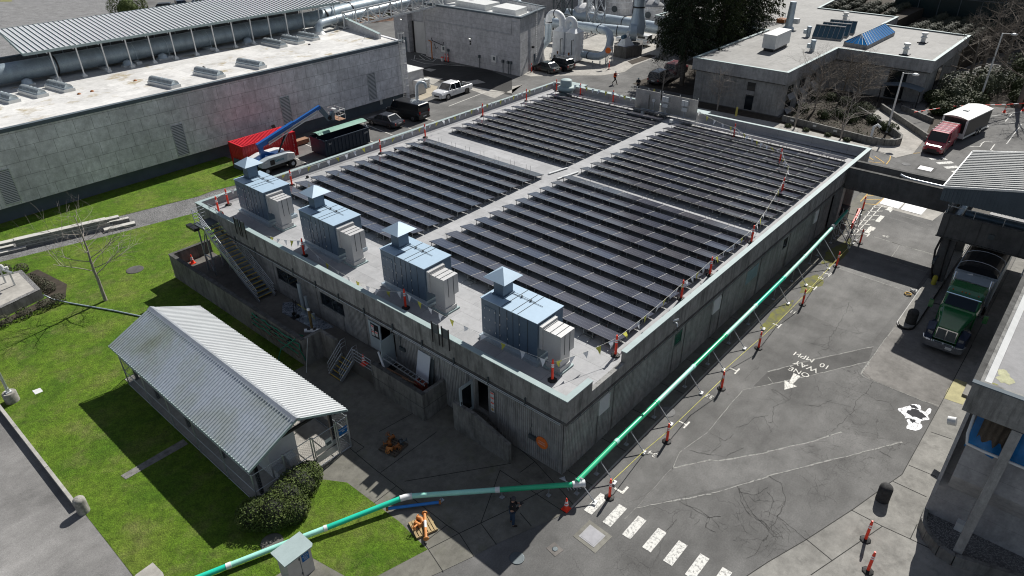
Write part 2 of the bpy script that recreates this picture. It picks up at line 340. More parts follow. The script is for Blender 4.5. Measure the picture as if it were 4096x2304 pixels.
# lawns
sheet('lawn', [(-15.95,10.9),(-15.95,28),(-16.3,29.5),(-17.3,31),(-19,32.6),(-22,34.5),(-60,46.4),(-60,47.0),(-10.3,47.15),(-1.6,45.05),(4.2,43.9),(6.5,43.4),(6.5,34.7),(-2.5,34.7),(-2.5,17.9),(-5.4,18.0),(-5.4,24.9),(-10.3,24.9),(-10.3,10.2),(-8.3,10.05),(-7.3,9.3),(-6.7,8.3),(-6.65,6.1),(-6.6,4.5),(-6.8,2.4),(-9.1,3.05),(-9.9,3.5),(-10.45,6.2),(-12.2,6.4),(-13.0,5.2),(-13.5,3.0),(-16.2,2.0)], .02, mGrass, label='green lawn around the shed and below the big building')
sheet('lawn', [(-60,55.6),(-60,52.5),(-9.3,50.45),(-2,48.75),(6,47.15),(7.6,47.35),(11.8,46.4),(13.2,52.6),(13,54.9)], .02, mGrass, label='strip of green lawn along the foot of the big concrete building')
sheet('gravel_path', [(-60,52.5),(-9.3,50.4),(-2,48.7),(6,47.1),(11.9,46.2),(11.9,42.5),(6.5,43.4),(-1.6,45.0),(-10.3,47.1),(-60,47.2)], .012, mGravel, label='pale gravel strip between the lawns')
sheet('road', [(-60,-30),(-16.0,-30),(-16.0,9),(-15.95,12.9),(-15.95,28),(-16.3,29.5),(-17.3,31),(-19,32.6),(-22,34.5),(-60,46.4)], .008, mDrive, label='smooth pale asphalt drive left of the lawn')
# concrete yard in front of the near wall
sheet('concrete_yard', [(.6,-1.0),(-.95,-1.0),(-1.7,-.85),(-2.6,-.5),(-4.6,.3),(-5.7,.6),(-7.1,1.1),(-9.5,2.0),(-13.4,3.2),(-13.0,5.2),(-12.2,6.4),(-10.45,6.2),(-9.9,3.5),(-9.1,3.05),(-6.8,2.4),(-6.6,4.5),(-6.65,6.1),(-6.7,8.3),(-7.3,9.3),(-8.3,10.05),(-5.0,10.1),(-4.6,18.2),(.6,18.2)], .016, mYard, label='stained concrete slabs of the yard')
sheet('shed_floor', [(-10.3,10.2),(-5.0,10.1),(-5.0,25),(-10.3,25)], .03, mWalk, label='concrete floor under the open shed')
J = MB()
def joint(pts, w=.03, z=.021):
    for a, b in zip(pts, pts[1:]): J.bar((a[0],a[1],z),(b[0],b[1],z), w, .006)
for pts in (P2(1,3,[(1740,1178),(2045,1022),(2576,770)]), P2(1,3,[(945,165),(1190,372),(1415,545),(1600,690),(1920,940),(2045,1022),(2190,1250)]), P2(1,3,[(1415,545),(1190,715)]), P2(1,3,[(1700,1110),(1920,940)]),
            P2(1,3,[(1690,1115),(1885,1410)]), P2(1,3,[(2265,925),(2420,1135)]), P2(1,3,[(1255,410),(1820,0)]), P2(1,3,[(1000,215),(1090,155),(950,60)]), [(-3.35,9.9),(-1.1,9.6)], [(-4.8,6.2),(-.5,3.0)], [(-1.2,3.1),(-1.2,-1)], [(-4.2,1.6),(-1.2,3.1)],
            P2(2,3,[(40,735),(380,555)]), P2(2,3,[(80,410),(230,300),(0,110)]), P2(2,3,[(230,300),(520,620),(620,740)]), P2(2,3,[(80,815),(195,950)])): joint(pts)
struct(J.build('pavement_joint', mJoint), label='dark joints between the yard slabs')
# pavement along the near long wall and its kerb line
sheet('pavement', [(-1,-1.0),(-1,.7),(46,.7),(46,-1.0)], .014, mYard, label='narrow concrete pavement along the long wall')
J = MB()
for x in range(1, 36, 3): J.bar((x,-1,.019),(x,.6,.019),.03,.005)
struct(J.build('pavement_joint', mJoint))
struct(MB().box(-1,-1.08,0,30,-1.0,.03).build('kerb', mKerb), label='thin pale kerb line beside the long wall')
moss = M('mossy_asphalt', (.15,.15,.045), .5, 1.2, 14, .95)
def blobs(name, cs, mat, z, sd=1, n=26, lab=None):
    rnd = random.Random(sd); b = MB()
    for k, (x, y, rx, ry) in enumerate(cs):
        ph = [rnd.uniform(0,6.28) for _ in range(4)]
        pts = [(x+rx*math.cos(a)*(1+.18*math.sin(3*a+ph[0])+.12*math.sin(5*a+ph[1])+.08*math.sin(9*a+ph[2])), y+ry*math.sin(a)*(1+.15*math.sin(4*a+ph[1])+.1*math.sin(7*a+ph[3])), z+k*.0004) for a in [2*PI*i/n for i in range(n)]]
        b.add(pts, [tuple(range(n))])
    return struct(b.build(name, mat), label=lab)
mossT = NT('moss_film', .95, 0, .1); mossT.color(mossT.ramp(mossT.noise(1.6,6,.75), [(.35,(.11,.11,.10)),(.6,(.19,.19,.055))]))
blobs('moss_stain', [(21,-1.75,2.3,.42),(26.8,-1.9,1.6,.6),(32.5,-1.7,2.6,.6)], mossT.m, .006, 3, lab='yellow green moss film on the asphalt beside the pavement')
# right-hand pavement
sheet('pavement', [(46,-12.35),(25.8,-12.35),(18.4,-12.3),(11.5,-12.2),(10.5,-11.9),(7.7,-11.1),(4.6,-10.1),(2.4,-9.3),(-3,-7.6),(-3,-30),(46,-30)], .012, mSlab, label='pale concrete slabs beside the right-hand building')
J = MB()
for pts in ([(11.5,-12.2),(10.5,-11.9),(7.7,-11.1),(4.6,-10.1),(2.4,-9.3),(-3,-7.6)], [(25.8,-12.35),(18.4,-12.3),(11.5,-12.2)], P2(3,3,[(1635,0),(1855,75)]), P2(3,3,[(1415,335),(1690,450)]), P2(3,3,[(1255,497),(1595,655)]), P2(3,3,[(835,785),(1150,950),(1430,1078),(1840,1275)]),
            P2(3,3,[(378,1075),(645,1295)]), P2(3,3,[(1150,950),(645,1295),(430,1440)]), P2(3,3,[(1500,930),(1430,1078)])): joint(pts, .035, .017)
struct(J.build('pavement_joint', mJoint))
sheet('yellow_slab', P2(3,2,[(1885,915),(2060,975),(1960,1178),(1768,1112),(1800,1030)]), .02, M('ochre_slab', (.36,.33,.17), .15, 2, 20), label='ochre concrete slab beside the right-hand building')
# patches of newer asphalt with pale sealed edges
sheet('road_patch', [(25.6,-8.05),(18.6,-8.0),(18.25,-8.5),(18.1,-12.3),(46,-12.3),(46,-8.05)], .005, concrete_m('lane_slab', .20, (1,.96,.90), .5), label='concrete lane slab in front of the truck')
sheet('road_patch', P2(2,3,[(1610,365),(1700,340),(2060,290),(2576,205)])+P2(3,3,[(0,195),(430,100),(740,0)])+[(12.6,-8.9),(13.9,-11.5)]+P2(3,3,[(1350,100),(850,230),(0,440)])+P2(2,3,[(2576,450),(1250,765)]), .005, asphalt_m('patch_band', .145, 0), label='smooth band of asphalt across the street')
sheet('road_patch', P2(3,2,[(0,845),(740,660),(1060,590),(1010,742),(560,850),(0,975)])+[(13.2,-3.7)], .005, mAsphD, label='dark narrow trench patch in the street')
sheet('road_patch', [(22.9,-1.9),(30.2,-1.9),(30.0,-7.8),(22.0,-7.5)], .0045, asphalt_m('patch3', .14, .4))
sheet('road_patch', [(30.2,-1.9),(37.5,-2.0),(37.0,-7.8),(30.0,-7.8)], .0045, asphalt_m('patch4', .17, 0))
sheet('road_patch', [(37.5,-2.0),(43.6,-2.0),(43.6,-7.8),(37.0,-7.8)], .0045, asphalt_m('patch5', .14, 0))
b = MB(); rr = random.Random(5)
def seal(pts, w=.07, z=.009):
    for (x0,y0), (x1,y1) in zip(pts, pts[1:]):
        n = max(1, int(math.hypot(x1-x0,y1-y0)/.35)); L = []
        for i in range(n+1):
            t = i/n; x = x0+(x1-x0)*t+rr.uniform(-.02,.02); y = y0+(y1-y0)*t+rr.uniform(-.02,.02); L.append((x,y,w*rr.uniform(.35,1)))
        dx, dy = x1-x0, y1-y0; q = math.hypot(dx,dy); nx, ny = -dy/q, dx/q
        for (a,c,e), (d,f_,h) in zip(L, L[1:]): b.quad((a-nx*e/2,c-ny*e/2,z),(a+nx*e/2,c+ny*e/2,z),(d+nx*h/2,f_+ny*h/2,z),(d-nx*h/2,f_-ny*h/2,z))
seal(P2(3,2,[(0,845),(380,740),(740,660),(1060,590)]), .09); seal(P2(3,2,[(0,975),(560,850),(1010,742)]), .09); seal(P2(3,2,[(1320,350),(1160,540),(1020,740)]), .04); seal(P2(3,2,[(1020,740),(935,860),(945,880),(1000,910)]), .13)
seal(P2(3,2,[(1000,910),(1300,1030),(1550,1135),(1720,1185)]), .06); seal([(13.9,-4.3),(12.5,-3.4),(11.1,-3.4),(8,-3.5),(5.8,-3.1),(4.5,-3.4)], .05); seal([(4.5,-3.35),(1.2,-3.35),(.3,-3.3)], .025)
seal(P2(2,3,[(1610,365),(2000,280),(2080,290),(2576,205)])+P2(3,3,[(0,195),(430,100),(740,0)]), .11); seal(P2(2,3,[(1250,765),(2000,620),(2576,450)])+P2(3,3,[(0,440),(850,230),(1350,100)]), .10)
seal(P2(3,2,[(0,895),(60,970)]), .06); seal([(37.3,-2.4),(37.0,-7.8)], .07); seal([(30.3,-2.4),(30.0,-7.8)], .07)
seal(P2(3,1,[(1100,700),(1690,885)]), .03); seal(P2(3,1,[(1170,660),(1690,840)]), .03); seal(P2(3,1,[(1330,1015),(1240,1140)]), .05); seal(P2(3,1,[(980,905),(1330,1015),(1700,1120)]), .08); seal(P2(3,1,[(1180,1155),(1440,1240),(1600,1290)]), .06)
struct(b.build('sealed_crack', mSeal), label='pale sealed edges of the street patches')
# hand-traced cracks
b = MB(); rr = random.Random(9)
def crack(pts, w=.03, depth=2):
    out = []
    for (x0,y0), (x1,y1) in zip(pts, pts[1:]):
        n = max(2, int(math.hypot(x1-x0,y1-y0)/.18))
        for i in range(n): t = i/n; out.append((x0+(x1-x0)*t+rr.uniform(-.05,.05), y0+(y1-y0)*t+rr.uniform(-.05,.05)))
    out.append(pts[-1])
    for i, ((x0,y0), (x1,y1)) in enumerate(zip(out, out[1:])):
        q = math.hypot(x1-x0,y1-y0)+1e-6; ww = w*rr.uniform(.5,1.2)*.5; nx, ny = -(y1-y0)/q*ww, (x1-x0)/q*ww
        b.quad((x0-nx,y0-ny,.0105),(x0+nx,y0+ny,.0105),(x1+nx,y1+ny,.0105),(x1-nx,y1-ny,.0105))
        if depth and rr.random() < .13:
            a = math.atan2(y1-y0,x1-x0)+rr.choice((-1,1))*rr.uniform(.6,1.5); L = rr.uniform(.3,1.3)
            crack([(x1,y1),(x1+L*math.cos(a),y1+L*math.sin(a))], w*.6, depth-1)
for c, r, pts in ((3,2,[(820,140),(780,250),(690,400),(610,520),(610,610),(500,640),(540,690)]), (3,2,[(610,610),(720,680)]), (3,2,[(370,540),(610,610)]), (3,2,[(560,370),(700,400),(890,460),(1000,440)]), (3,2,[(1060,945),(980,1060),(880,1150),(860,1230)]), (3,2,[(980,1060),(1100,1130),(1220,1150)]),
                  (3,2,[(240,990),(220,1130),(60,1200),(40,1350),(0,1350)]), (3,2,[(220,1130),(120,1060),(40,1020)]), (3,2,[(860,1230),(760,1340),(640,1449)]), (3,2,[(370,1180),(500,1190),(640,1130)]), (3,3,[(0,440),(130,520),(180,700),(80,900),(0,1000)]), (3,3,[(180,700),(100,850),(370,1075)]),
                  (3,3,[(0,600),(60,700),(0,860)]), (3,3,[(1120,190),(1240,260)]), (2,3,[(1650,680),(1800,760),(1960,860),(2100,850)]), (2,3,[(1740,650),(1760,740),(1900,790),(1990,880),(1940,960),(2050,1010)]), (2,3,[(1650,880),(1550,1000)]), (2,3,[(2280,560),(2400,800),(2576,980)]),
                  (2,3,[(2290,600),(2450,640),(2576,560)]), (2,3,[(1990,10),(2150,90),(2230,20)]), (2,3,[(1790,180),(1900,220),(2150,250),(2330,160)]), (2,3,[(2576,1050),(2500,1130),(2440,1240)]), (2,3,[(2270,540),(2300,700),(2400,850),(2520,900)]), (2,2,[(2576,1280),(2440,1310),(2360,1380),(2250,1400)]),
                  (2,3,[(1840,940),(1890,880)]), (2,3,[(2576,680),(2450,700),(2380,640)]), (3,2,[(820,700),(900,780),(1060,930)])): crack(P2(c,r,pts), .017)
for k in range(110):
    x, y = rr.choice([(4.4,-9.0),(8.0,-9.6),(10.5,-8.2),(13.5,-9.5),(4.2,-7.4)]); x += rr.gauss(0,.9); y += rr.gauss(0,.4); a = rr.uniform(0,6.28); crack([(x,y),(x+.55*math.cos(a),y+.55*math.sin(a))], .008, 1)
struct(b.build('crack', mJoint), label='branching cracks in the asphalt')
# painted markings
b = MB()
def rectm(x0,y0,x1,y1,z=.013): b.quad((x0,y0,z),(x1,y0,z),(x1,y1,z),(x0,y1,z))
for k in range(8): rectm(-.5, -2.0-k*1.06, .88, -1.56-k*1.06)
struct(b.build('crosswalk', mStripe2), label='worn white bars of the crosswalk')
b = MB()
for x in (7.8,13.9,20.1,26.3): rectm(x-.045,-2.32,x+.045,-1.9); rectm(x-.33,-2.42,x+.33,-2.32)
rectm(1.5,-2.3,1.62,-1.9,.013); rectm(1.5,-2.42,2.05,-2.3,.0132)
for x, y in ((37.3,-2.3),(43.3,-2.3),(38.7,-2.3),(28.9,-2.2)): rectm(x-.06,y-.2,x+.06,y+.2); rectm(x-.35,y-.32,x+.35,y-.2,.0132)
b.add([(14.05,-5.2,.013),(14.9,-4.85,.013),(14.8,-5.62,.013)], [(0,1,2)]); b.add([(14.9,-5.12,.013),(15.88,-5.0,.013),(15.86,-5.42,.013),(14.85,-5.36,.013)], [(0,1,2,3)])
struct(b.build('road_marking', mStripe), label='white stall ticks and lane arrow')
def text(s, size, loc, rot, mat, name='lettering', parent=None, ext=.002, sx=1, label=None, align='CENTER', kind=None):
    cu = bpy.data.curves.new(name, 'FONT'); cu.body = s; cu.size = size; cu.extrude = ext; cu.align_x = align; cu.align_y = 'CENTER'; cu.offset = .0
    o = bpy.data.objects.new(name, cu); COL.objects.link(o)
    dg = bpy.context.evaluated_depsgraph_get(); me = bpy.data.meshes.new_from_object(o.evaluated_get(dg)); bpy.data.objects.remove(o)
    m = Matrix.Translation(loc) @ rot.to_4x4() @ Matrix.Diagonal((sx,1,1,1))
    if parent: m = WM(parent).inverted() @ m
    me.transform(m); me.materials.clear(); me.materials.append(mat)
    o = bpy.data.objects.new(name, me); COL.objects.link(o)
    if parent: o.parent = parent
    if label: o['label'] = label
    if kind: o['kind'] = kind
    return o
def frame(xa, ya):   # rotation whose local x,y run along the given world vectors
    xa = Vector(xa).normalized(); ya = Vector(ya).normalized(); za = xa.cross(ya).normalized(); ya = za.cross(xa); return Matrix((xa,ya,za)).transposed()
# words read by someone driving towards -X: their right hand is +Y, up the letter is -X ... text top points away (-X)
rf = frame((0,1,0),(-1,0,0))
for s, x, y, z_ in (('ONE',16.2,-5.2,.62),('WAY',17.0,-5.3,.66),('10',17.75,-6.15,.62),('MPH',17.85,-4.85,.66)): text(s, z_, (x,y,.014), rf, mStripe, 'road_lettering', sx=.95, kind='structure', label='white painted word %s on the asphalt' % s)
for s, x, y in (('34',4.75,-2.1),('33',10.75,-2.2),('30',28.0,-2.2),('29',38.0,-3.7),('31',22.3,-2.4)): text(s, .5, (x,y,.014), rf, mStripe, 'stall_number', kind='structure', label='white stall number %s' % s)
# hatches, manholes, white spill
t = thing('utility_hatch', 'square steel hatch in a concrete collar near the crosswalk', 'hatch', (-1.45,-2.72,0)); MB().prism([(-.8,-2.1),(-.88,-3.42),(-2.12,-3.35),(-2.02,-2.06)], 0, .012).build('collar', concrete_m('hatch_collar',.22,(1,.97,.85),.6), t)
MB().prism([(-1.0,-2.28),(-1.06,-3.18),(-1.92,-3.13),(-1.86,-2.26)], .01, .024)  .build('frame', M('hatch_frame',(.36,.36,.37),.1,4,60,.9,spec=.1), t); MB().prism([(-1.08,-2.36),(-1.13,-3.1),(-1.85,-3.06),(-1.8,-2.34)], .02, .030).build('lid', M('hatch_lid',(.34,.34,.36),.1,4,60,.8), t)
t = thing('valve_cover', 'small square concrete pad with a round valve cover', 'cover', (-3.1,-1.87,0)); MB().prism([(-2.82,-1.62),(-2.9,-2.2),(-3.4,-2.12),(-3.32,-1.55)], 0, .014).build('pad', concrete_m('pad2',.17,(1,.93,.86),.6), t); MB().lathe((-3.1,-1.87,.01),[(.13,0),(.13,.012),(.09,.012)],20).build('lid', mSteelD, t)
def manhole(x, y, z, r, lab, mat=None): tag(MB().lathe((x,y,z),[(r,0),(r,.012),(r*.93,.014)],32).build('manhole_cover', mat or mPlat), lab, 'manhole cover', 'round covers in the ground')
mMan = concrete_m('manhole_lid', .20, (1,1,1), .3)
manhole(8.05,-1.05,.01,.43,'round pale cover half in the shade beside the near pavement',mMan); manhole(55.8,-.4,.005,.42,'round pale cover on the far road beyond the footbridge',mMan); manhole(-4.0,37.8,.03,.62,'large round grey cover in the lawn below the gravel path',concrete_m('lid3',.10)); manhole(-4.55,-.9,.01,.33,'dark round cover in the shaded asphalt near the person',mSteelD); manhole(-11.1,8.0,.03,.5,'dim round concrete cover in the shaded lawn by the hedge',mPlat)
tag(MB().prism([(-14.3,28.02),(-13.9,27.95),(-13.9,27.47),(-14.3,27.5)],.0,.035).build('access_cover', mWhite), 'small white square cover in the lawn near the lamp base', 'cover')
sp = NT('dried_spill', .7); sp.color(sp.ramp(sp.noise(7,8,.8), [(.42,(.12,.12,.12)),(.5,(.85,.86,.88))])); 
blobs('paint_spill', [(16.7,-11.4,.72,.66),(15.75,-11.65,.62,.34),(17.3,-11.95,.45,.10)], sp.m, .0125, 4, 40, 'splash of dried white residue on the asphalt')
blobs('puddle', [(16.7,-11.5,.36,.46),(17.25,-11.25,.14,.2),(16.0,-11.5,.16,.14)], M('damp_grey',(.05,.05,.055),.1,rough=.95,spec=.1), .0155, 8, 24, 'dark damp patch inside the white splash')
# far road beyond the footbridge
b = MB()
for pts in (P2(3,1,[(1185,530),(1385,580),(1310,655),(1120,600)]), P2(3,1,[(1395,585),(1605,645),(1540,715),(1335,660)])): b.prism(pts,.01,.035)
tag(b.build('white_plate', M('bright_plate',(.85,.85,.84),.03)), 'pair of bright white plates in the road under the footbridge', 'plate')
sheet('road_slab', [(46.2,-1.25),(43.65,-1.15),(43.5,-5.8),(46.0,-6.1)], .009, mWalk, label='concrete slab around the white plates')
b = MB(); b.prism([(56.3,-1.6),(56.3,-2.8),(55.2,-2.8),(55.2,-1.6)],.012,.03); tag(b.build('white_plate', M('bright_plate2',(.85,.85,.84),.03)), 'single bright white plate in the far road', 'plate')
sheet('road_slab', [(56.6,-1.4),(56.6,-3.05),(54.9,-3.05),(54.9,-1.4)], .008, mAsphD)
b = MB()
for pts in ([(58.2,-2.5),(57.8,-2.9),(59.1,-4.0),(59.5,-3.6)],[(57.4,-3.4),(57.0,-3.8),(58.1,-4.7),(58.5,-4.3)],[(56.6,-4.2),(56.2,-4.7),(57.3,-5.6),(57.7,-5.2)],[(59.1,-1.6),(58.7,-2.0),(59.4,-2.6)],[(60.3,-2.7),(59.7,-3.3),(59.5,-3.1),(60.0,-2.6)]): b.add([(p[0],p[1],.013) for p in pts],[tuple(range(len(pts)))])
for pts in (P2(3,1,[(2025,25),(2130,28),(2160,-10)]), P2(3,1,[(2280,5),(2240,60),(2310,90),(2450,110)]), P2(3,0,[(2140,1449),(2180,1425),(2260,1430)]), P2(3,0,[(2550,1250),(2400,1449)]), P2(3,0,[(2460,1140),(2385,1225),(2500,1240)]), P2(3,0,[(2240,1170),(2576,1120)])):
    for a, c in zip(pts, pts[1:]): b.bar((a[0],a[1],.012),(c[0],c[1],.012),.1,.004)
struct(b.build('road_marking', mStripe2), label='white bars and lines on the far road')
b = MB()
for pts in (P2(3,1,[(1340,15),(1450,95),(1530,90)]), P2(3,1,[(1350,15),(1540,12)]), P2(3,1,[(1190,70),(1235,110),(1225,160),(1190,205)]), P2(3,1,[(1020,135),(1060,165)]), P2(3,1,[(1075,125),(1170,190)]), P2(3,1,[(1020,180),(1170,195)]), P2(3,1,[(1015,490),(930,580)]), P2(3,1,[(1180,535),(1085,612)]), P2(3,1,[(960,600),(1085,612)]), P2(3,1,[(990,560),(1130,560)]), P2(3,1,[(1000,520),(1130,515)])):
    for a, c in zip(pts, pts[1:]): b.bar((a[0],a[1],.014),(c[0],c[1],.014),.1,.006)
struct(b.build('road_marking', mYel), label='yellow lines near the hydrant and footbridge')
b = MB()
for pts in (P2(3,1,[(1080,615),(850,900)]), P2(3,1,[(1150,620),(880,905)])): b.bar((*pts[0],.012),(*pts[1],.012),.08,.004)
for k in range(7): y0 = 44-k*1.15; b.bar((y0,-2.05,.012),(y0-1.0,-1.1,.012),.09,.004)
for x in (43.3,40.3,37.6): b.quad((x,-2.15,.0125),(x+1.5,-2.15,.0125),(x+1.5,-2.5,.0125),(x,-2.5,.0125))
struct(b.build('road_marking', mStripe), label='white hatched walkway along the far end of the long wall')
# stalls between the two long buildings
b = MB()
for (x0,y0,x1,y1) in ((17.4,46.2,17.7,51),(20.3,46.2,20.8,52.5),(23.0,46.2,23.3,52.5),(25.9,46.2,26.2,52.5),(28.8,46.2,29.3,52.5),(31.6,46.2,32.0,52.5),(35.3,46.2,35.6,52.5),(40.6,49.3,48.3,50.1)): b.bar((x0,y0,.012),(x1,y1,.012),.1,.004)
for pts in (P2(1,0,[(1590,600),(1600,555)]), P2(1,0,[(1640,560),(1700,605)]), P2(1,0,[(1660,545),(1760,600)]), P2(1,0,[(1710,540),(1800,590)]), P2(1,0,[(1610,590),(1780,620),(1835,570)]), P2(1,0,[(1560,600),(1700,640),(2100,665)])):
    for a, c in zip(pts, pts[1:]): b.bar((a[0],a[1],.012),(c[0],c[1],.012),.12,.004)
struct(b.build('road_marking', mStripe), label='white stall lines between the two long buildings')
sheet('concrete_apron', P2(1,0,[(1640,880),(1690,835),(1830,870),(1780,960),(1640,1020)]), .008, M('sand_apron',(.33,.29,.22),.12,1,25), label='sand coloured concrete apron by the white pickup')
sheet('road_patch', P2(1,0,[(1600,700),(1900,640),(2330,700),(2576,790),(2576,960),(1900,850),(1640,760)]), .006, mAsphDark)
for k, pts in enumerate(([(2120,820),(2230,800),(2310,830),(2190,850)],[(1690,700),(1740,688),(1815,700),(1760,722)],[(1660,790),(1730,770),(1880,790),(1780,850)])): sheet('road_patch', P2(1,0,pts), .009, mWalk)
sheet('concrete_apron', P2(1,0,[(2140,860),(2576,940)])+P2(2,0,[(0,870),(110,850)])+P2(2,0,[(-60,930)])+P2(1,0,[(2400,990),(2150,900)]), .0085, mWalk, label='pale concrete strip by the control building')
# scrubber yard pavement, far road, plaza by the far building
sheet('pavement', [(58.5,52.3),(66.2,54),(75,62),(110,66),(110,42.6),(80.5,42.6),(73,42.4),(68.8,41.4),(65.1,42.9),(61.5,47.3),(58.3,50.5)], .01, mWalk, label='pale pavement under the ducts and towers')
sheet('verge', [(73.2,42.9),(80.5,42.9),(80.5,44.4),(74.5,44.6)], .02, mSoil)
sheet('garden_bed', [(58.0,6.0),(58.2,33),(62.3,33),(62.3,15.4),(78.5,15.4),(78.3,6),(70,8.8),(67.5,6.6),(63.4,2.9),(61.5,2.3),(60.0,2.4),(59.7,5)], .02, mSoil, label='dark planted soil in front of the far building')
sheet('garden_bed', [(65.2,.3),(72,1.2),(78,3.4),(98,3.6),(98,-40),(83,-3),(73.5,-.6)], .02, mSoil, label='dark soil under the far trees')
sheet('garden_bed', [(64,28),(64,37),(98,38),(98,28)], .02, mSoil)
sheet('walkway', [(58.0,4.2),(58.0,33),(59.5,33),(60.2,14.5),(59.6,10),(59.0,4.0)], .024, mWalk, label='narrow slab path between the roof edge and the planter')
sheet('walkway', [(63.8,2.9),(67.7,6.5),(70.5,9.2),(72.5,7.2),(70.2,3.6),(65,.2),(59.4,-.1),(57,.9),(58,3.8)], .022, mWalk, label='concrete ramp beside the lamp post')
# gravel field far left
sheet('gravel_field', [(-200,80),(30,80),(40,112),(44,140),(70,230),(70,400),(-200,400)], .02, mGravelD, label='wide grey gravel field behind the canopy')
sheet('lawn', [(20,205),(34,188),(50,230),(30,260)], .04, M('dry_lawn',(.20,.20,.07),.2), label='pale dry grass beyond the gravel field')
# ---------------- main building
LX, LY, ZT = 42.0, 33.5, 5.4
def rz(x, y): return 4.78 if y > 17 else 4.60+.18*y/17
B = thing('flat_roofed_building', 'long low concrete building with solar panels and four roof units', 'building', (21,17,0))
W0 = .52
def ribwall(plane, c, a0, a1, z0, z1, sgn):
    """vertical ribbed cladding; plane 'x' = wall at constant x"""
    b = MB(); p = .13; n = max(1, round((a1-a0)/p)); p = (a1-a0)/n; prof = []
    for i in range(n):
        a = a0+i*p; prof += [(a,0),(a+p*.42,0),(a+p*.5,.035),(a+p*.92,.035)]
    prof.append((a1,0)); v = []
    for z in (z0,z1):
        for a, d in prof: v.append((c+sgn*d,a,z) if plane == 'x' else (a,c+sgn*d,z))
    m = len(prof); b.add(v, [(i,i+1,m+i+1,m+i) for i in range(m-1)]); return b
# solid core, set in behind the cladding
core = MB()
ops_x = [(22.45,24.95,2.05,3.02),(17.55,20.0,2.05,3.02),(12.75,15.1,1.05,3.08),(5.45,6.4,1.05,3.08)]      # near wall (x): y0,y1,z0,z1
ops_y = [(3.5,4.45,1.9,2.85),(11.1,12.0,1.95,2.85),(15.8,16.8,1.85,2.8),(20.6,22.4,1.75,2.75),(26.6,27.4,1.95,2.8),(32.5,33.3,1.85,2.8),(36.2,39.4,0,2.95)]
def wall_with_holes(plane, c, t, a0, a1, z0, z1, ops):
    b = MB(); cur = a0
    def bx(p, q, u, v):
        if q-p > .01 and v-u > .01: b.box(c,p,u,c+t,q,v) if plane == 'x' else b.box(p,c,u,q,c+t,v)
    for o in sorted(ops): bx(cur,o[0],z0,z1); bx(o[0],o[1],z0,o[2]); bx(o[0],o[1],o[3],z1); cur = o[1]
    bx(cur,a1,z0,z1); return b
wl = wall_with_holes('x', W0+.05, .25, W0+.05, LY-.6, 0, 3.75, ops_x); w2 = wall_with_holes('y', W0+.05, .25, W0+.3, LX-.6, 0, 3.75, ops_y)
wl.add(w2.v, w2.f); wl.box(W0+.3,LY-.9,0,LX-.6,LY-.62,3.75); wl.box(LX-.9,W0+.3,0,LX-.62,LY-.9,3.75); wl.build('wall', mPil, B)
MB().box(W0+.32,W0+.32,.98,LX-.95,LY-.95,1.04).build('floor', mPlat, B)
rb = MB()
def ribs_x(y0,y1,z0,z1): ribwall('x',W0,y0,y1,z0,z1,1).build('ribbed_cladding', mWall, B)
def ribs_y(x0,x1,z0,z1): ribwall('y',W0,x0,x1,z0,z1,1).build('ribbed_cladding', mWall, B)
for y0,y1 in ((.56,4.85),(6.85,8.75),(9.05,12.35),(15.4,17.1),(20.3,22.2),(25.2,32.8)): ribs_x(y0,y1,.1,3.55)
for y0,y1 in ((17.7,19.9),(22.6,24.9)): ribs_x(y0,y1,.1,2.0)
for x0,x1 in ((.56,3.05),(4.85,10.75),(12.3,15.5),(17.0,20.3),(22.7,26.3),(27.7,32.2),(33.6,36.0),(39.5,41.4)): ribs_y(x0,x1,.05,3.55)
for x0,x1,z in ((3.45,4.5,1.85),(11.05,12.05,1.9),(15.8,16.8,1.8)): ribs_y(x0,x1,.05,z)
# parapet band: coping, face, bevelled drip ledge.  cut low near the corner on the street side
def band(side):
    b = MB()
    prof = lambda a: None
    return b
GAP = (1.95, 4.75)
def bandseg(b, axis, a0, a1, zt):
    # outward face at 0; profile (depth inwards, z)
    pr = [(0,4.22),(0,zt),(.22,zt),(.22,3.6),(.5,3.6),(.42,3.78),(.10,4.05)]
    pr = [(0,4.12),(0,zt),(.24,zt),(.24,4.3),(.75,4.3),(.75,3.56),(.52,3.56),(.40,3.66),(.06,4.02)]
    n = len(pr)
    if axis == 'x0': f = lambda p,a: (p[0],a,p[1])
    if axis == 'y0': f = lambda p,a: (a,p[0],p[1])
    if axis == 'x1': f = lambda p,a: (LX-p[0],a,p[1])
    if axis == 'y1': f = lambda p,a: (a,LY-p[0],p[1])
    v = [f(p,a0) for p in pr]+[f(p,a1) for p in pr]
    b.add(v, [(i,(i+1)%n,(i+1)%n+n,i+n) for i in range(n)]+[tuple(range(n)), tuple(range(2*n-1,n-1,-1))])
def bandmit(b, axis, a0, a1, zt, m0, m1):
    pr = [(0,4.12),(0,zt),(.24,zt),(.24,4.3),(.75,4.3),(.75,3.56),(.52,3.56)]
    pr2 = [(0,4.12),(0,zt),(.24,zt),(.24,4.3)]
    n = len(pr)
    g = {'x0':lambda p,a:(p[0],a,p[1]),'y0':lambda p,a:(a,p[0],p[1]),'x1':lambda p,a:(LX-p[0],a,p[1]),'y1':lambda p,a:(a,LY-p[0],p[1])}[axis]
    v = [g(p,a0+(p[0] if m0 else 0)) for p in pr]+[g(p,a1-(p[0] if m1 else 0)) for p in pr]
    b.add(v, [(i,(i+1)%n,(i+1)%n+n,i+n) for i in range(n) if not (i == n-1)]+([] if m0 else [tuple(range(n))])+([] if m1 else [tuple(range(2*n-1,n-1,-1))]))
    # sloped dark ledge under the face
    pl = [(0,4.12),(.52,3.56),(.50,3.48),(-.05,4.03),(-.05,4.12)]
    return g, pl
bb = MB(); led = MB()
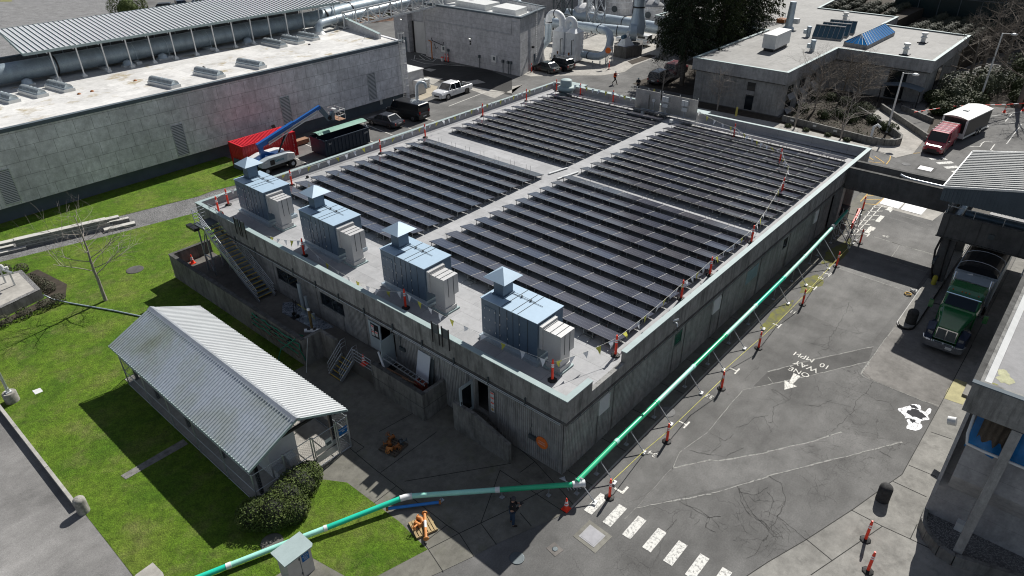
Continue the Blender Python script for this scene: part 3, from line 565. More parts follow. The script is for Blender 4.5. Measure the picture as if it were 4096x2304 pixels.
def ledge(axis, a0, a1, m0, m1):
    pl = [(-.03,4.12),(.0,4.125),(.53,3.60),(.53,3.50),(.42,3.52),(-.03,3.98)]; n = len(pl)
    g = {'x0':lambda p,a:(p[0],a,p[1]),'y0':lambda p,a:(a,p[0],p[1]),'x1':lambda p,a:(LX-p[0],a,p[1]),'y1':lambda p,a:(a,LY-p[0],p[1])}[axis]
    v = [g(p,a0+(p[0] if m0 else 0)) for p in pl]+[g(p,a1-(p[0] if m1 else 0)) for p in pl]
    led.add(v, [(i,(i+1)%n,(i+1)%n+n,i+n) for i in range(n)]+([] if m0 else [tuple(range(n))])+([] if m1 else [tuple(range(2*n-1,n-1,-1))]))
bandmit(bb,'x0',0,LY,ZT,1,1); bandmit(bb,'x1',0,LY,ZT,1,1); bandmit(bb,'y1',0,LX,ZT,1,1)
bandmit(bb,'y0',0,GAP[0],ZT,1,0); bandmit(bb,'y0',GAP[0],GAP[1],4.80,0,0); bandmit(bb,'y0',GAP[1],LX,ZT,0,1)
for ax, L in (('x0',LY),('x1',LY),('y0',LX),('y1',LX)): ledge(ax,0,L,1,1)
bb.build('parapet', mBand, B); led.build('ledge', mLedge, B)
for k in range(2):
    b = MB()
cp = MB()
def cop(x0,y0,x1,y1,z=ZT): cp.box(x0,y0,z,x1,y1,z+.05)
cop(-.04,-.04,.28,LY+.04); cop(LX-.28,-.04,LX+.04,LY+.04); cop(.28,LY-.28,LX-.28,LY+.04,ZT+.0); cop(.28,-.04,GAP[0],.28); cop(GAP[1],-.04,LX-.28,.28)
cp.build('coping', mCop, B)
MB().box(.24,.24,4.3,LX-.24,17,4.3).build('roof_underside', mPlat, B) if 0 else None
b = MB(); b.add([(.2,.2,rz(0,0)),(LX-.2,.2,rz(0,0)),(LX-.2,17,4.78),(.2,17,4.78)],[(0,1,2,3)]); b.add([(.2,17,4.78),(LX-.2,17,4.78),(LX-.2,LY-.2,4.78),(.2,LY-.2,4.78)],[(0,1,2,3)])
b.build('roof', mRoofM, B)
# inner upstand membrane on the far parapets (grey, with seams)
mUp = sheets_m('upstand_membrane', .30, 3.05, 4, 0, .2, (1,1.01,1.05), .35); mUpY = sheets_m('upstand_membrane_y', .30, 4, 3.05, 0, .2, (1,1.01,1.05), .35)
b = MB(); b.box(.245,LY-.27,4.7,LX-.245,LY-.243,5.39); b.add([(.25,LY-.5,4.786),(LX-.25,LY-.5,4.786),(LX-.25,LY-.27,4.95),(.25,LY-.27,4.95)],[(0,1,2,3)]); b.build('upstand', mUp, B)
b = MB(); b.box(LX-.27,.245,4.5,LX-.243,LY-.28,5.39); b.add([(LX-.5,.3,4.7),(LX-.5,LY-.5,4.786),(LX-.27,LY-.28,4.95),(LX-.27,.3,4.88)],[(0,1,2,3)]); b.build('upstand', mUpY, B); MB().box(.243,.3,4.5,.27,LY-.3,5.39).build('upstand', mUpY, B)
# windows, louvres, doors
def louvre(p, mat, plane, c, a0, a1, z0, z1, name='louvre', n=9):
    b = MB()
    if plane == 'y':
        b.box(a0,c,z0,a0+.05,c+.08,z1); b.box(a1-.05,c,z0,a1,c+.08,z1)
        for k in range(n): z = z0+(z1-z0)*k/n; b.add([(a0+.05,c+.0,z),(a1-.05,c+.0,z),(a1-.05,c+.07,z+(z1-z0)/n*.95),(a0+.05,c+.07,z+(z1-z0)/n*.95)],[(0,1,2,3)]); b.add([(a0+.05,c,z),(a1-.05,c,z),(a1-.05,c,z-.02),(a0+.05,c,z-.02)],[(0,1,2,3)])
    else:
        b.box(c,a0,z0,c+.08,a0+.05,z1); b.box(c,a1-.05,z0,c+.08,a1,z1)
    return b.build(name, mat, p)
for o in ops_y[:1]+ops_y[2:3]: louvre(B, mWhiteM, 'y', W0-.02, *o)
louvre(B, mWhiteM, 'y', W0-.02, *ops_y[5]); 
for o, m_ in ((ops_y[1], paint('green_glass',(.02,.12,.08),.1,0,0,.3)), (ops_y[4], mGlass)):
    w_ = MB().box(o[0],W0+.04,o[2],o[1],W0+.1,o[2]+.05).box(o[0],W0+.04,o[3]-.05,o[1],W0+.1,o[3]).box(o[0],W0+.04,o[2]+.05,o[0]+.05,W0+.1,o[3]-.05).box(o[1]-.05,W0+.04,o[2]+.05,o[1],W0+.1,o[3]-.05).build('window', mSteelD, B); MB().box(o[0]+.05,W0+.06,o[2]+.05,o[1]-.05,W0+.08,o[3]-.05).build('pane', m_, w_)
o = ops_y[3]; MB().box(o[0],W0+.03,o[2],o[1],W0+.06,o[3]).build('panel', M('pale_panel',(.20,.27,.30),.1), B)
for o in ops_x[:2]:
    w_ = MB().box(W0+.1,o[0],o[2],W0+.16,o[1],o[2]+.05).box(W0+.1,o[0],o[3]-.05,W0+.16,o[1],o[3]).box(W0+.1,(o[0]+o[1])/2-.025,o[2]+.05,W0+.16,(o[0]+o[1])/2+.025,o[3]-.05).build('window', mSteelD, B); MB().box(W0+.12,o[0],o[2]+.05,W0+.14,o[1],o[3]-.05).build('pane', mGlass, w_)
mDoor = M('door_paint', (.40,.47,.50), .06, 2, 20, .5)
d = MB().box(W0-.02,14.0,1.08,W0+.04,15.08,3.05).build('door', mDoor, B, 'closed pale blue door leaf with dark notice board'); MB().box(W0-.04,14.15,2.0,W0-.025,14.85,2.95).build('notice_board', mBlk, d)
b = MB(); [b.box(W0-.055,y,z,W0-.045,y+.24,z+.36) for y,z in ((14.55,2.5),(14.55,2.1),(14.22,2.15))]; b.build('notice', mWhite, d)
b = MB()
for y,z in ((14.55,2.5),(14.55,2.1),(14.22,2.15)): b.box(W0-.06,y+.02,z+.24,W0-.056,y+.22,z+.31)
b.build('red_heading', mOrange, d)
d = MB().obox((-.0,12.78,2.07),(1.08,.05,1.96),R(8)).build('door', mDoor, B, 'open pale blue door leaf swung outwards'); MB().tube([(-.3,12.86,1.9),(-.3,12.95,1.9),(-.05,12.95,1.9)],.02,6).build('door_handle', mGalv, d)
d = MB()
c_ = (-.0,6.5,2.07)
for (x0,x1,z0,z1) in ((-.50,.48,1.08,1.3),(-.50,.48,2.85,3.05),(-.50,-.35,1.3,2.85),(.33,.48,1.3,2.85)): d.box(x0,6.44,z0,x1,6.49,z1)
d = d.build('door', mDoor, B, 'open pale door leaf with tall glass'); MB().box(-.35,6.455,1.3,.33,6.475,2.85).build('pane', mGlass, d); MB().box(-.46,6.41,1.95,-.4,6.44,2.1).build('door_handle', mBlk, d)
tag(MB().obox((.28,10.15,1.98),(.04,1.0,2.0),0,R(12)).build('door_panel', M('white_board',(.62,.66,.72),.04,1,20,.5)), 'white door panel leaning on the ribbed wall inside the platform', 'panel')
tag(MB().obox((.40,9.95,1.95),(.03,1.05,2.0),0,R(9)).build('board', mSteelD), 'dark board leaning behind the white door panel', 'board')
b = MB(); [b.box(W0-.05,4.95,z,W0-.04,5.2,z+.3) for z in (2.62,2.3,1.98)]; ps = b.build('poster', mWhite, B)
MB().box(W0-.05,4.95,1.62,W0-.04,5.2,1.95).build('poster', mWhite, B); MB().box(W0-.055,5.0,1.7,W0-.05,5.15,1.86).build('yellow_label', mYel, B)
b = MB(); [b.box(W0-.056,4.97,z+.2,W0-.051,5.18,z+.27) for z in (2.62,2.3,1.98)]; b.build('red_heading', mOrange, B)
sg = MB().lathe((W0-.02,1.8,1.45),[(.36,-.02),(.36,.02)],28,False,(-1,0,0)).build('round_sign', M('orange_sign',(.75,.17,.03),.05), B)
for k, (s, z) in enumerate((('Caution',1.52),('Hose line',1.38))): text(s,.12,(W0-.045,1.8,z),frame((0,-1,0),(0,0,1)),mWhite,'sign_lettering',B)
for o in ((W0-.02,12.0,2.35),(W0-.02,2.35,1.5)): b = MB(); b.box(o[0]-.1,o[1]-.2,o[2]-.12,o[0],o[1]+.25,o[2]+.12); b.tube([(o[0]-.06,o[1]+.1,o[2]+.1),(o[0]-.1,o[1]+.1,o[2]+.6),(o[0],o[1]+.1,o[2]+.8)],.02,6); b.build('meter_box', mSteelD, B)
# conduit along the ledge, brackets, pipes
b = MB(); b.tube([(-.06,y,3.98+.0*y) for y in (33,20,12.2,5.5,.3)],.025,6); b.tube([(-.1,y,3.92) for y in (12.0,5.5,.3)],.02,6); b.tube([(-.08,12.2,3.98),(-.08,12.2,3.6),(W0-.04,12.2,3.3),(W0-.04,12.2,2.6)],.02,6); b.build('conduit', mGalv, B)
b = MB(); [b.box(-.09,y,3.85,-.0,y+.06,4.35) for y in (31,28.5,26,21.6,19.2,16.9,14.5,12.0,9.6,7.2,4.8,2.4)]; b.build('bracket', mSteelD, B)
b = MB(); [b.tube([(x,-.06,3.98),(x,-.06,4.1)],.03,6) for x in (1,3.3,6.6,10)]; b.tube([(.3,-.06,3.95),(41.5,-.06,3.95)],.018,6); b.build('conduit', mSteelD, B)
b = MB(); b.tube([(9.5,-.02,4.75),(9.5,-.22,4.8),(9.5,-.25,4.6)],.05,8); b.tube([(9.3,-.05,5.0),(9.5,-.28,5.1)],.06,8); b.build('floodlight', mGalv, B)
# gate stanchions (two framed boards) clamped on the near parapet
for k, (y, lab) in enumerate(((27.3,'grey notice boards clamped on the parapet near the stair top'),(8.05,'grey notice boards clamped on the parapet above the near doors'))):
    t = thing('parapet_boards', lab, 'board', (0,y,ZT))
    for dy in (-.62,.12):
        MB().box(-.08,y+dy,ZT-.02,-.05,y+dy+.5,ZT+.55).build('board', mSteelD, t)
        for q in (0,.5): MB().box(-.12,y+dy+q-.03,ZT-.65,-.08,y+dy+q+.03,ZT+.65).build('clamp', mBlk, t)
# solar arrays -------------------------------------------------
def solar_m():
    t = NT('solar_glass', .13, 0, .5); s = t.node('ShaderNodeSeparateXYZ'); t.L(t.co, s.inputs[0])
    def lines(sock, per, w): return t.math('LESS_THAN', t.math('FRACT', t.math('DIVIDE', sock, per)), w)
    gx = lines(s.outputs['Y'], .165, .07); gy = lines(s.outputs['X'], .16, .05)
    dash = t.math('MULTIPLY', lines(s.outputs['Y'], .0825, .16), lines(s.outputs['X'], .32, .30))
    col = t.mix(t.ramp(t.noise(.5,4), [(.3,(.042,.046,.060)),(.7,(.064,.068,.082))]), (.10,.105,.12), t.math('MULTIPLY', t.math('MAXIMUM', gx, gy), .5))
    oi = t.node('ShaderNodeObjectInfo'); col = t.mix(col, t.ramp(oi.outputs['Random'], [(0,(.8,.85,1.0)),(1,(1.15,1.05,1.0))]), 1, 'MULTIPLY'); col = t.mix(col, (.30,.31,.33), t.math('MULTIPLY', dash, .5)); t.color(col)
    t.rough(t.ramp(t.noise(.8,5,.6), [(.3,.08),(.7,.2)])); t.b.inputs['IOR'].default_value = 1.5; return t.m
mSolar = solar_m(); mFrame = M('panel_frame', (.06,.06,.065), .1, 3, 20, .9, spec=.1); mLeg = metal_m('rack_leg', (.30,.31,.31), .45, .15, .6)
PD, PH, PL, PW = 1.08, .46, .27, 1.70     # plan depth, high edge, low edge, panel length
def panel_mesh():
    b = MB(); t = .035
    def pt(x, y, dz): return (x, y, PH-(PH-PL)*x/PD+dz)
    y1 = PW-.02
    v = [pt(0,0,-t),pt(PD,0,-t),pt(PD,y1,-t),pt(0,y1,-t),pt(0,0,0),pt(PD,0,0),pt(PD,y1,0),pt(0,y1,0)]
    b.add(v, [(0,3,2,1),(4,5,6,7),(0,1,5,4),(1,2,6,5),(2,3,7,6),(3,0,4,7)])
    g_ = MB(); e = .012
    g_.quad(pt(e,e,.003),pt(PD-e,e,.003),pt(PD-e,y1-e,.003),pt(e,y1-e,.003))
    return b, g_
def make_row(n, proto_name='solar_array_row'):
    t = bpy.data.objects.new(proto_name, None); COL.objects.link(t); t.empty_display_size = .3
    fb, gb = panel_mesh()
    f0 = fb.build('solar_panel', mFrame, t); g0 = gb.build('glass', mSolar, f0)
    lb = MB()
    for dy in (-.3,.3):
        lb.bar((.05,dy,0.02),(.05,dy,PH-.05),.028); lb.tube([(.05,dy,PH-.06),(.03,dy,PH-.02)],.03,6); lb.tube([(.05,dy,.14),(.0,dy,.07),(.08,dy,.02)],.025,5)
        lb.bar((PD-.08,dy,.02),(PD-.08,dy,PL-.03),.028); lb.bar((-.45,dy,.1),(PD-.05,dy,.07),.022)
    lb.bar((.05,-.3,.16),(.05,.3,.16),.022); lb.box(-.02,-.2,.01,.4,.2,.09)
    l0 = lb.build('leg_frame', mLeg, t)
    for i in range(1,n):
        c = f0.copy(); COL.objects.link(c); c.parent = t; c.location = (0,i*PW,0); d = g0.copy(); COL.objects.link(d); d.parent = c
    jm = MB().bar((0,-.01,PH+.005),(PD+.03,-.01,PL+.005),.03,.02).build('joint_strip', M('joint_strip',(.34,.34,.33),.1) if 'joint_strip' not in bpy.data.materials else bpy.data.materials['joint_strip'], t); jm.location = (0,PW,0)
    for i in range(2,n): c = jm.copy(); COL.objects.link(c); c.parent = t; c.location = (0,i*PW,0)
    for i in range(n+1):
        y = i*PW+(.45 if i == 0 else -.45 if i == n else 0)
        if i == 0: c = l0; c.location = (0,y,0)
        else: c = l0.copy(); COL.objects.link(c); c.parent = t; c.location = (0,y,0)
    t['category'] = 'solar panels'; return t
ORD = ['first','second','third','fourth','fifth','sixth','seventh','eighth','ninth','tenth','eleventh','twelfth','thirteenth']
row9 = make_row(9); row8 = make_row(8); used = set()
def tilt_row(o, x, y0, n):
    o.location = (x, y0, rz(x,y0)); o.rotation_euler = (math.atan2(rz(x,y0+n*PW)-rz(x,y0), n*PW),0,0)
def block(proto, n, x0, dx, cnt, y0, blk, grp, skip=()):
    for k in range(cnt):
        if k in skip: continue
        o = proto if proto.name not in used else dup(proto,(0,0,0)); used.add(proto.name)
        tilt_row(o, x0+k*dx, y0, n); o['label'] = '%s panel row in the %s, counted from the roof units' % (ORD[k], blk); o['group'] = grp
        if k == cnt-1:
            pb = MB()
            for i in range(1,n):
                for dy in (-.22,.22): pb.tube([(PD+.1,i*PW+dy,.02),(PD+.1,i*PW+dy,.62)],.012,5)
            q = pb.build('pin', mLeg); q.parent = o
block(row9, 9, 5.55, 1.405, 12, 1.15, 'near right block', 'rows of dark solar panels in the near right block')
block(row9, 9, 23.35, 1.42, 12, 1.15, 'far right block', 'rows of dark solar panels in the far right block')
block(row8, 8, 5.6, 1.415, 11, 18.05, 'near left block', 'rows of dark solar panels in the near left block')
block(row8, 8, 23.9, 1.42, 12, 18.05, 'far left block', 'rows of dark solar panels in the far left block')
tag(MB().bar((21.2,17.0,4.86),(23.4,16.6,4.86),.16,.06).build('cable_tray', mWhiteM), 'white cable tray crossing the gap near the centre walkway on the right', 'tray')
tag(MB().bar((21.6,18.2,4.86),(23.6,17.8,4.86),.16,.06).build('cable_tray', mWhiteM), 'white cable tray crossing the gap near the centre walkway on the left', 'tray')
# roof units ---------------------------------------------------
def roof_unit():
    t = thing('rooftop_unit', '', 'ventilation unit', (0,0,0)); X0,X1,Y0,Y1,Z0,Z1 = 0,2.05,0,3.7,.42,2.5
    MB().box(X0,Y0,Z0,X1,Y1,Z1).build('cabinet', mUnitShade, t, bevel=.02)
    MB().box(X0-.03,Y0-.03,Z1,X1+.03,Y1+.03,Z1+.03).build('top_sheet', paint('unit_paint_sunlit',(.37,.49,.60),.45,.05,.05,.06) if 'unit_paint_sunlit' not in bpy.data.materials else bpy.data.materials['unit_paint_sunlit'], t)  # same paint as the sides, lightened as if sunlit
    b = MB(); b.box(X0-.12,Y0-.12,0,X1+.12,Y1+.12,.22); b.box(X0+.03,Y0+.03,.22,X1-.03,Y1-.03,.42); b.build('curb', mDuctG, t)
    b = MB()
    for y in (2.45,1.95,1.55,1.15,.6): b.box(X0-.012,y-.012,Z0,X0,y+.012,Z1)
    for y in (2.3,1.62,1.25): b.box(X0,y-.015,Z1+.03,X1,y+.015,Z1+.045)
    b.build('seam', mUnitSeam, t)
    dr = MB().box(X0-.02,2.7,Z0+.1,X0-.002,3.5,Z1-.35).build('access_door', mUnitShade, t)
    b = MB()
    for y in (2.72,3.1,3.45,2.4,1.9,1.1):
        for z in (.75,1.4,2.0): b.obox((X0-.03,y,z),(.03,.03,.09))
    b.build('latch', mWhiteM, t)
    b = MB(); b.tube([(1.3,2.9,Z1+.06),(1.3,.7,Z1+.06)],.012,5); b.tube([(1.38,2.6,Z1+.1),(1.38,1.2,Z1+.05)],.01,5); [b.lathe((1.34,y,Z1+.03),[(.05,0),(.03,.08),(.06,.1)],8) for y in (2.1,1.5)]; b.build('top_fittings', mSteelD, t)
    # exhaust stack with hipped cap
    s = MB().box(.65,2.75,Z1+.03,1.4,3.4,Z1+.95).build('stack', mUnitShade, t)
    MB().box(.58,2.68,Z1+.03,1.47,3.47,Z1+.1).build('flashing', mUnitShade, s)
    MB().box(.72,2.82,Z1+.95,1.33,3.33,Z1+1.06).build('vent_gap', mBlk, s)
    h = MB(); cx, cy, z = 1.025,3.075,Z1+1.05; r = .72
    v = [(cx-r,cy-r,z),(cx+r,cy-r,z),(cx+r,cy+r,z),(cx-r,cy+r,z),(cx,cy,z+.48)]; h.add(v,[(0,1,4),(1,2,4),(2,3,4),(3,0,4),(3,2,1,0)]); h.build('cap', bpy.data.materials['unit_paint_sunlit'], s)  # cap also in the sunlit copy of the unit paint
    # side duct that turns down into the roof
    d = MB().box(.12,-.22,1.02,1.35,-.03,2.32).box(.2,-1.3,1.0,1.27,-.22,2.18).build('duct', mDuctS, t)
    MB().box(.24,-1.26,.3,1.0,-.5,1.0).build('duct_drop', mDuctS, d); MB().prism([(.1,-1.4),(1.2,-1.4),(1.2,-.3),(.1,-.3)],0,.08).build('duct_curb', mCop, d); MB().box(.18,-1.32,.06,1.06,-.44,.34).build('duct_collar', mDuctS, d)
    b = MB()
    for y in (-.3,-.65,-1.0): b.box(.2,y-.014,2.18,1.27,y+.014,2.2)
    for x in (.5,.9): b.box(x-.012,-1.315,1.0,x+.012,-1.3,2.18)
    b.build('duct_seam', mUnitSeam, d); MB().box(.1,-.06,1.0,1.4,-.02,2.36).build('flange', mDuctG, d)
    return t
U = roof_unit()
for k, y in enumerate((27.15,19.35,11.3,3.35)):
    o = U if k == 0 else dup(U,(0,0,0)); o.location = (1.95,y,rz(2,y)); o['group'] = 'blue grey roof units in a row'
    o['label'] = ['blue grey roof unit with hipped vent cap nearest the steel stair','second blue grey roof unit from the steel stair','third blue grey roof unit from the steel stair','blue grey roof unit nearest the street corner'][k]
# ---------------- retaining walls and platforms
t = thing('retaining_wall', 'stained concrete retaining wall of the long platform under the steel stair', 'wall', (-2.4,26,0))
b = MB(); b.box(-2.55,17.72,0,-2.33,34.3,1.95); b.box(-2.33,34.08,0,.55,34.3,1.95); b.box(-2.33,17.72,0,-1.22,17.94,1.92); b.box(-1.22,16.25,0,-1.0,17.94,1.92); b.build('wall', mRet, t)
b = MB(); b.box(-2.58,17.70,1.95,-2.30,34.33,1.99); b.box(-2.30,34.05,1.95,.55,34.33,1.99); b.build('wall_cap', mLedge, t)
t = thing('loading_platform', 'raised concrete platform floor along the near wall', 'platform', (-.5,22,0)); b = MB(); b.box(-2.33,17.94,0,.5,34.06,1.0); b.box(-1.0,8.85,0,.5,17.94,1.0); b.build('platform', mPlat, t)
t = thing('platform_wall', 'board marked concrete wall enclosing the small platform between the doors', 'wall', (-1.1,10.8,0)); b = MB(); b.box(-1.2,8.62,0,-.98,12.9,1.86); b.box(-.98,8.62,0,.5,8.84,1.86); b.build('wall', mRet, t)
b = MB(); b.box(-1.21,8.61,.92,-1.2,12.9,.95); b.box(-1.2,8.61,.92,.5,8.62,.95); b.box(-1.22,8.60,1.86,-.96,12.9,1.885); b.build('board_mark', mLedge, t)
t = thing('step_wall', 'concrete wall of the short stair below the open glass door', 'wall', (-.4,5,0)); MB().extr([(3.1,0),(3.1,1.22),(5.5,1.86),(7.0,1.86),(7.0,0)], -.55,-.33,'X').build('wall', mRet, t)
b = MB(); b.box(-.33,5.4,0,.5,7.0,1.0)
for k in range(6): b.box(-.33,5.4-.3*(k+1),0,.5,5.4-.3*k,1.0-.165*(k+1)+.001)
b.box(-.33,6.8,0,.5,7.0,1.0) if 0 else None
b.build('steps', mPlat, t)
# ---------------- long steel stair
t = thing('steel_stair', 'long galvanised steel stair rising from the platform to the roof', 'stair', (-.5,27,1))
xa, xb = -1.15, .02; P0 = (24.8,1.03); P1 = (30.6,4.78)
b = MB()
for x in (xa,xb): b.bar((x,P0[0],P0[1]+.02),(x,P1[0],P1[1]-.05),.05,.26); b.bar((x,P1[0],P1[1]-.12),(x,31.75,P1[1]-.12),.05,.2)
b.build('stringer', mGalv, t)
n = 19; b = MB(); nb = MB()
for k in range(1,n):
    y = P0[0]+(P1[0]-P0[0])*k/n; z = P0[1]+(P1[1]-P0[1])*k/n
    b.box(xa+.03,y-.02,z-.03,xb-.03,y+.27,z); nb.box(xa+.03,y-.025,z-.035,xb-.03,y+.02,z+.006)
b.build('tread', mBlueG, t); nb.build('yellow_nosing', M('nosing_yellow',(.48,.33,.05),.15), t)
MB().box(xa-.1,30.55,P1[1]-.03,xb+.1,31.75,P1[1]).build('landing', mSteelD, t)
b = MB(); b.box(xa-.5,30.9,P1[1]-.25,xa-.1,32.1,P1[1]-.05); b.build('hopper', mBlk, t)
for x in (xa-.04,xb+.04):
    b = MB()
    for h_ in (1.05,.8,.55,.3):
        r_ = .026 if h_ > 1 else .018; pts = [(x,P0[0]-.1,P0[1]+h_-.1),(x,P0[0]+.1,P0[1]+h_),(x,P1[0],P1[1]+h_),(x,31.7,P1[1]+h_)]
        b.tube(pts, r_, 6)
    for k in range(8):
        q = k/7; y = P0[0]+.1+(31.6-P0[0]-.1)*q; z = P0[1]+(P1[1]-P0[1])*min(1,(y-P0[0])/(P1[0]-P0[0])); b.tube([(x,y,z),(x,y,z+1.05)],.022,6)
    b.build('handrail', mGalv, t)
b = MB()
for h_ in (1.05,.8,.55,.3): b.tube([(xa-.04,31.7,P1[1]+h_),(xb-.3,31.72,P1[1]+h_)],.02,6)
b.tube([(-.6,31.7,P1[1]),(-.6,31.7,P1[1]+1.05)],.02,6); b.build('end_rail', mGalv, t)
b = MB()
for x in (xa+.02,xb-.02):
    for y in (30.5,31.5): b.bar((x,y,1),(x,y,P1[1]-.1),.09)
b.bar((xa,30.5,2.4),(xa,31.5,2.4),.06); b.bar((xa,30.5,1.2),(xa,31.5,2.4),.05); b.bar((xa,31.5,2.4),(xa,30.5,4.5),.05); b.bar((xa,30.5,2.4),(xb,30.5,2.4),.06)
b.build('trestle', mGalv, t)
# small steel steps
t = thing('steel_steps', 'short steel steps with rails leading down into the yard', 'steps', (-1.5,15.4,0))
for y in (14.85,15.95):
    b = MB()
    for h_ in (.95,.7,.45): b.tube([(-2.15,y,h_-.1),(-2.1,y,h_),(-1.0,y,h_+1.0),(-.7,y,h_+1.02),(-.7,y,h_+.6)],.02,6)
    b.tube([(-2.05,y,.0),(-2.1,y,.95)],.02,6); b.tube([(-1.6,y,.45),(-1.6,y,1.4)],.018,6); b.tube([(-1.1,y,.9),(-1.1,y,1.85)],.018,6)
    b.bar((-2.1,y,.08),(-1.0,y,1.0),.05,.22); b.build('handrail', mGalv, t)
b = MB(); nb = MB()
for k in range(5): x = -2.1+.24*k; b.box(x,14.88,.18*k+.1,x+.26,15.92,.18*k+.13); nb.box(x-.01,14.88,.18*k+.1,x+.03,15.92,.18*k+.136)
b.build('tread', mSteelD, t); nb.build('yellow_nosing', bpy.data.materials['nosing_yellow'], t)
t = thing('guard_rail', 'galvanised guard rail on the platform edge beside the steel steps', 'railing', (-1.1,13.8,1)); b = MB()
for z in (1.95,1.7,1.45,1.2): b.tube([(-1.1,14.75,z),(-1.1,13.0,z)],.02,6)
for y in (14.75,13.05): b.tube([(-1.1,y,.9),(-1.1,y,1.95)],.022,6)
b.build('rail', mGalv, t)
# clutter inside platforms
def pbox(name, lab, cat, f, mat): b = MB(); f(b); return tag(b.build(name, mat), lab, cat)
t = thing('ladder', 'grey ladder lying slanted inside the small platform', 'ladder', (-.4,10.8,1)); b = MB(); 
for dx in (0,.3): b.bar((-.55+dx,12.6,2.0),(-.5+dx,9.2,1.75),.04,.07)
b.build('rail', mGalv, t); b = MB(); [b.bar((-.55,12.4-.3*k,1.98-.022*k),(-.22,12.4-.3*k,1.98-.022*k),.03) for k in range(11)]; b.build('rung', mGalv, t)
pbox('timber', 'pale timber board leaning on the platform wall by the ladder', 'board', lambda b: b.bar((-.9,11.9,1.85),(-.2,10.9,1.1),.1,.04), mPly)
pbox('timber', 'second pale timber board leaning nearer the platform corner', 'board', lambda b: b.bar((-.9,10.6,1.85),(-.1,9.8,1.1),.1,.04), mPly)
pbox('post_tube', 'white tube with red band leaning in the small platform', 'tube', lambda b: b.tube([(-.3,13.3,1.95),(-.85,12.2,1.7)],.07,8), mPVC)
t = thing('toolbox', 'red and black tool chest between the ladder and the white panel', 'tool box', (-.1,9.9,1)); MB().box(-.35,9.6,1.0,.05,10.3,1.4).build('body', M('dull_red',(.25,.05,.03),.2), t); MB().tube([(-.3,9.7,1.4),(-.2,9.9,1.7),(-.1,10.2,1.75),(0,10.4,1.4)],.03,6).build('hose', mBlk, t)
pbox('door_mat', 'black mat in front of the open blue door', 'mat', lambda b: b.box(-.7,12.3,1.0,.35,13.5,1.02), mRub)
# pipe fittings, tarp, hand truck
tp = NT('tarp_print', .6); tp.color(tp.ramp(tp.noise(5,6,.6,dist=1.5), [(.47,(.06,.08,.11)),(.52,(.24,.27,.31))])); 
tag(MB().prism([(-.15,23.6),(.3,23.3),(.35,18.6),(-.6,19.0),(-.85,22.6)],1.0,1.02).build('tarpaulin', tp.m), 'blue grey mottled tarpaulin spread on the platform by the windows', 'tarpaulin')
for k, (x,y,h_,r_,lab) in enumerate(((.05,21.4,2.3,.13,'taller grey standing duct pipe by the window pier'),(0,20.8,1.6,.09,'shorter grey standing pipe next to the tall duct pipe'),(-.2,19.9,.75,.11,'short flanged pipe stub standing on the tarpaulin'),(-.5,20.3,.55,.11,'lowest pipe stub on the tarpaulin edge'))):
    t = thing('pipe_length', lab, 'pipe', (x,y,1)); MB().tube([(x,y,1.02),(x,y,1+h_)],r_,12).build('pipe', mDuctG, t); MB().lathe((x,y,1.02),[(r_*1.9,0),(r_*1.9,.03)],16).build('flange', mDuctG, t)
t = thing('hand_truck', 'black two wheeled hand truck standing on the tarpaulin', 'hand truck', (-.6,21.4,1)); b = MB()
for dy in (0,.3): b.tube([(-.6,21.3+dy,1.15),(-.45,21.3+dy,2.3)],.02,6)
for k in range(4): b.tube([(-.57+.03*k,21.3,1.4+.25*k),(-.57+.03*k,21.6,1.4+.25*k)],.015,5)
b.box(-.85,21.25,1.03,-.6,21.65,1.06); b.build('frame', mBlk, t)
for dy in (-.08,.38): MB().lathe((-.55,21.3+dy,1.16),[(.13,-.03),(.13,.03)],14,False,(0,1,0)).build('wheel', mTyre, t)
t = thing('valve_standpipe', 'rusty standpipe with white cap and pale fittings at the platform corner', 'standpipe', (-1.1,18.3,1)); MB().tube([(-1.3,18.4,1.4),(-1.3,18.4,3.2)],.08,10).build('pipe', M('brown_pipe',(.12,.085,.035),.3), t); MB().lathe((-1.3,18.4,3.2),[(.1,0),(.1,.1),(.05,.14)],12).build('cap', mPVC, t)
b = MB(); b.tube([(-1.65,18.7,1.75),(-1.0,17.95,1.75)],.13,10); b.tube([(-1.3,18.4,1.0),(-1.3,18.4,1.9)],.15,10); b.build('fitting', mPVC, t); MB().tube([(-1.5,18.6,1.75),(-1.15,18.2,1.75)],.17,10).build('clamp', mBlk, t)
tag(MB().tube([tuple(at(1,2,420,165,2.4)),(-.3,20.2,1.85),(-.6,19.2,1.9),(-.9,18.6,2.3)],.02,4).build('caution_tape', M('tape_yellow',(.55,.50,.06),.2)), 'yellow caution tape slung beside the brown standpipe', 'tape')
def coil(c, r, n, mat, lab, z0, rr=.022, seed=1):
    rnd = random.Random(seed); pts = []
    for k in range(n*16): a = k/16*2*PI; q = r*(.8+.2*math.sin(k*.13)+rnd.uniform(-.02,.02)); pts.append((c[0]+q*math.cos(a),c[1]+q*1.1*math.sin(a),z0+.02+.1*(k/(n*16))+rnd.uniform(0,.02)))
    return tag(MB().tube(pts,rr,5).build('hose_coil',mat),lab,'hose')
mHoseG = M('green_hose',(.02,.20,.12),.15,rough=.5); mHoseR = M('brown_hose',(.14,.06,.035),.2); mHoseD = M('tan_hose',(.13,.11,.085),.2)
coil((-1.95,19.2),.42,6,mHoseG,'coil of green hose on the platform by the retaining wall',1.0); coil((-1.65,18.75),.35,4,mHoseR,'coil of brown hose beside the green coil',1.0,.02,2)
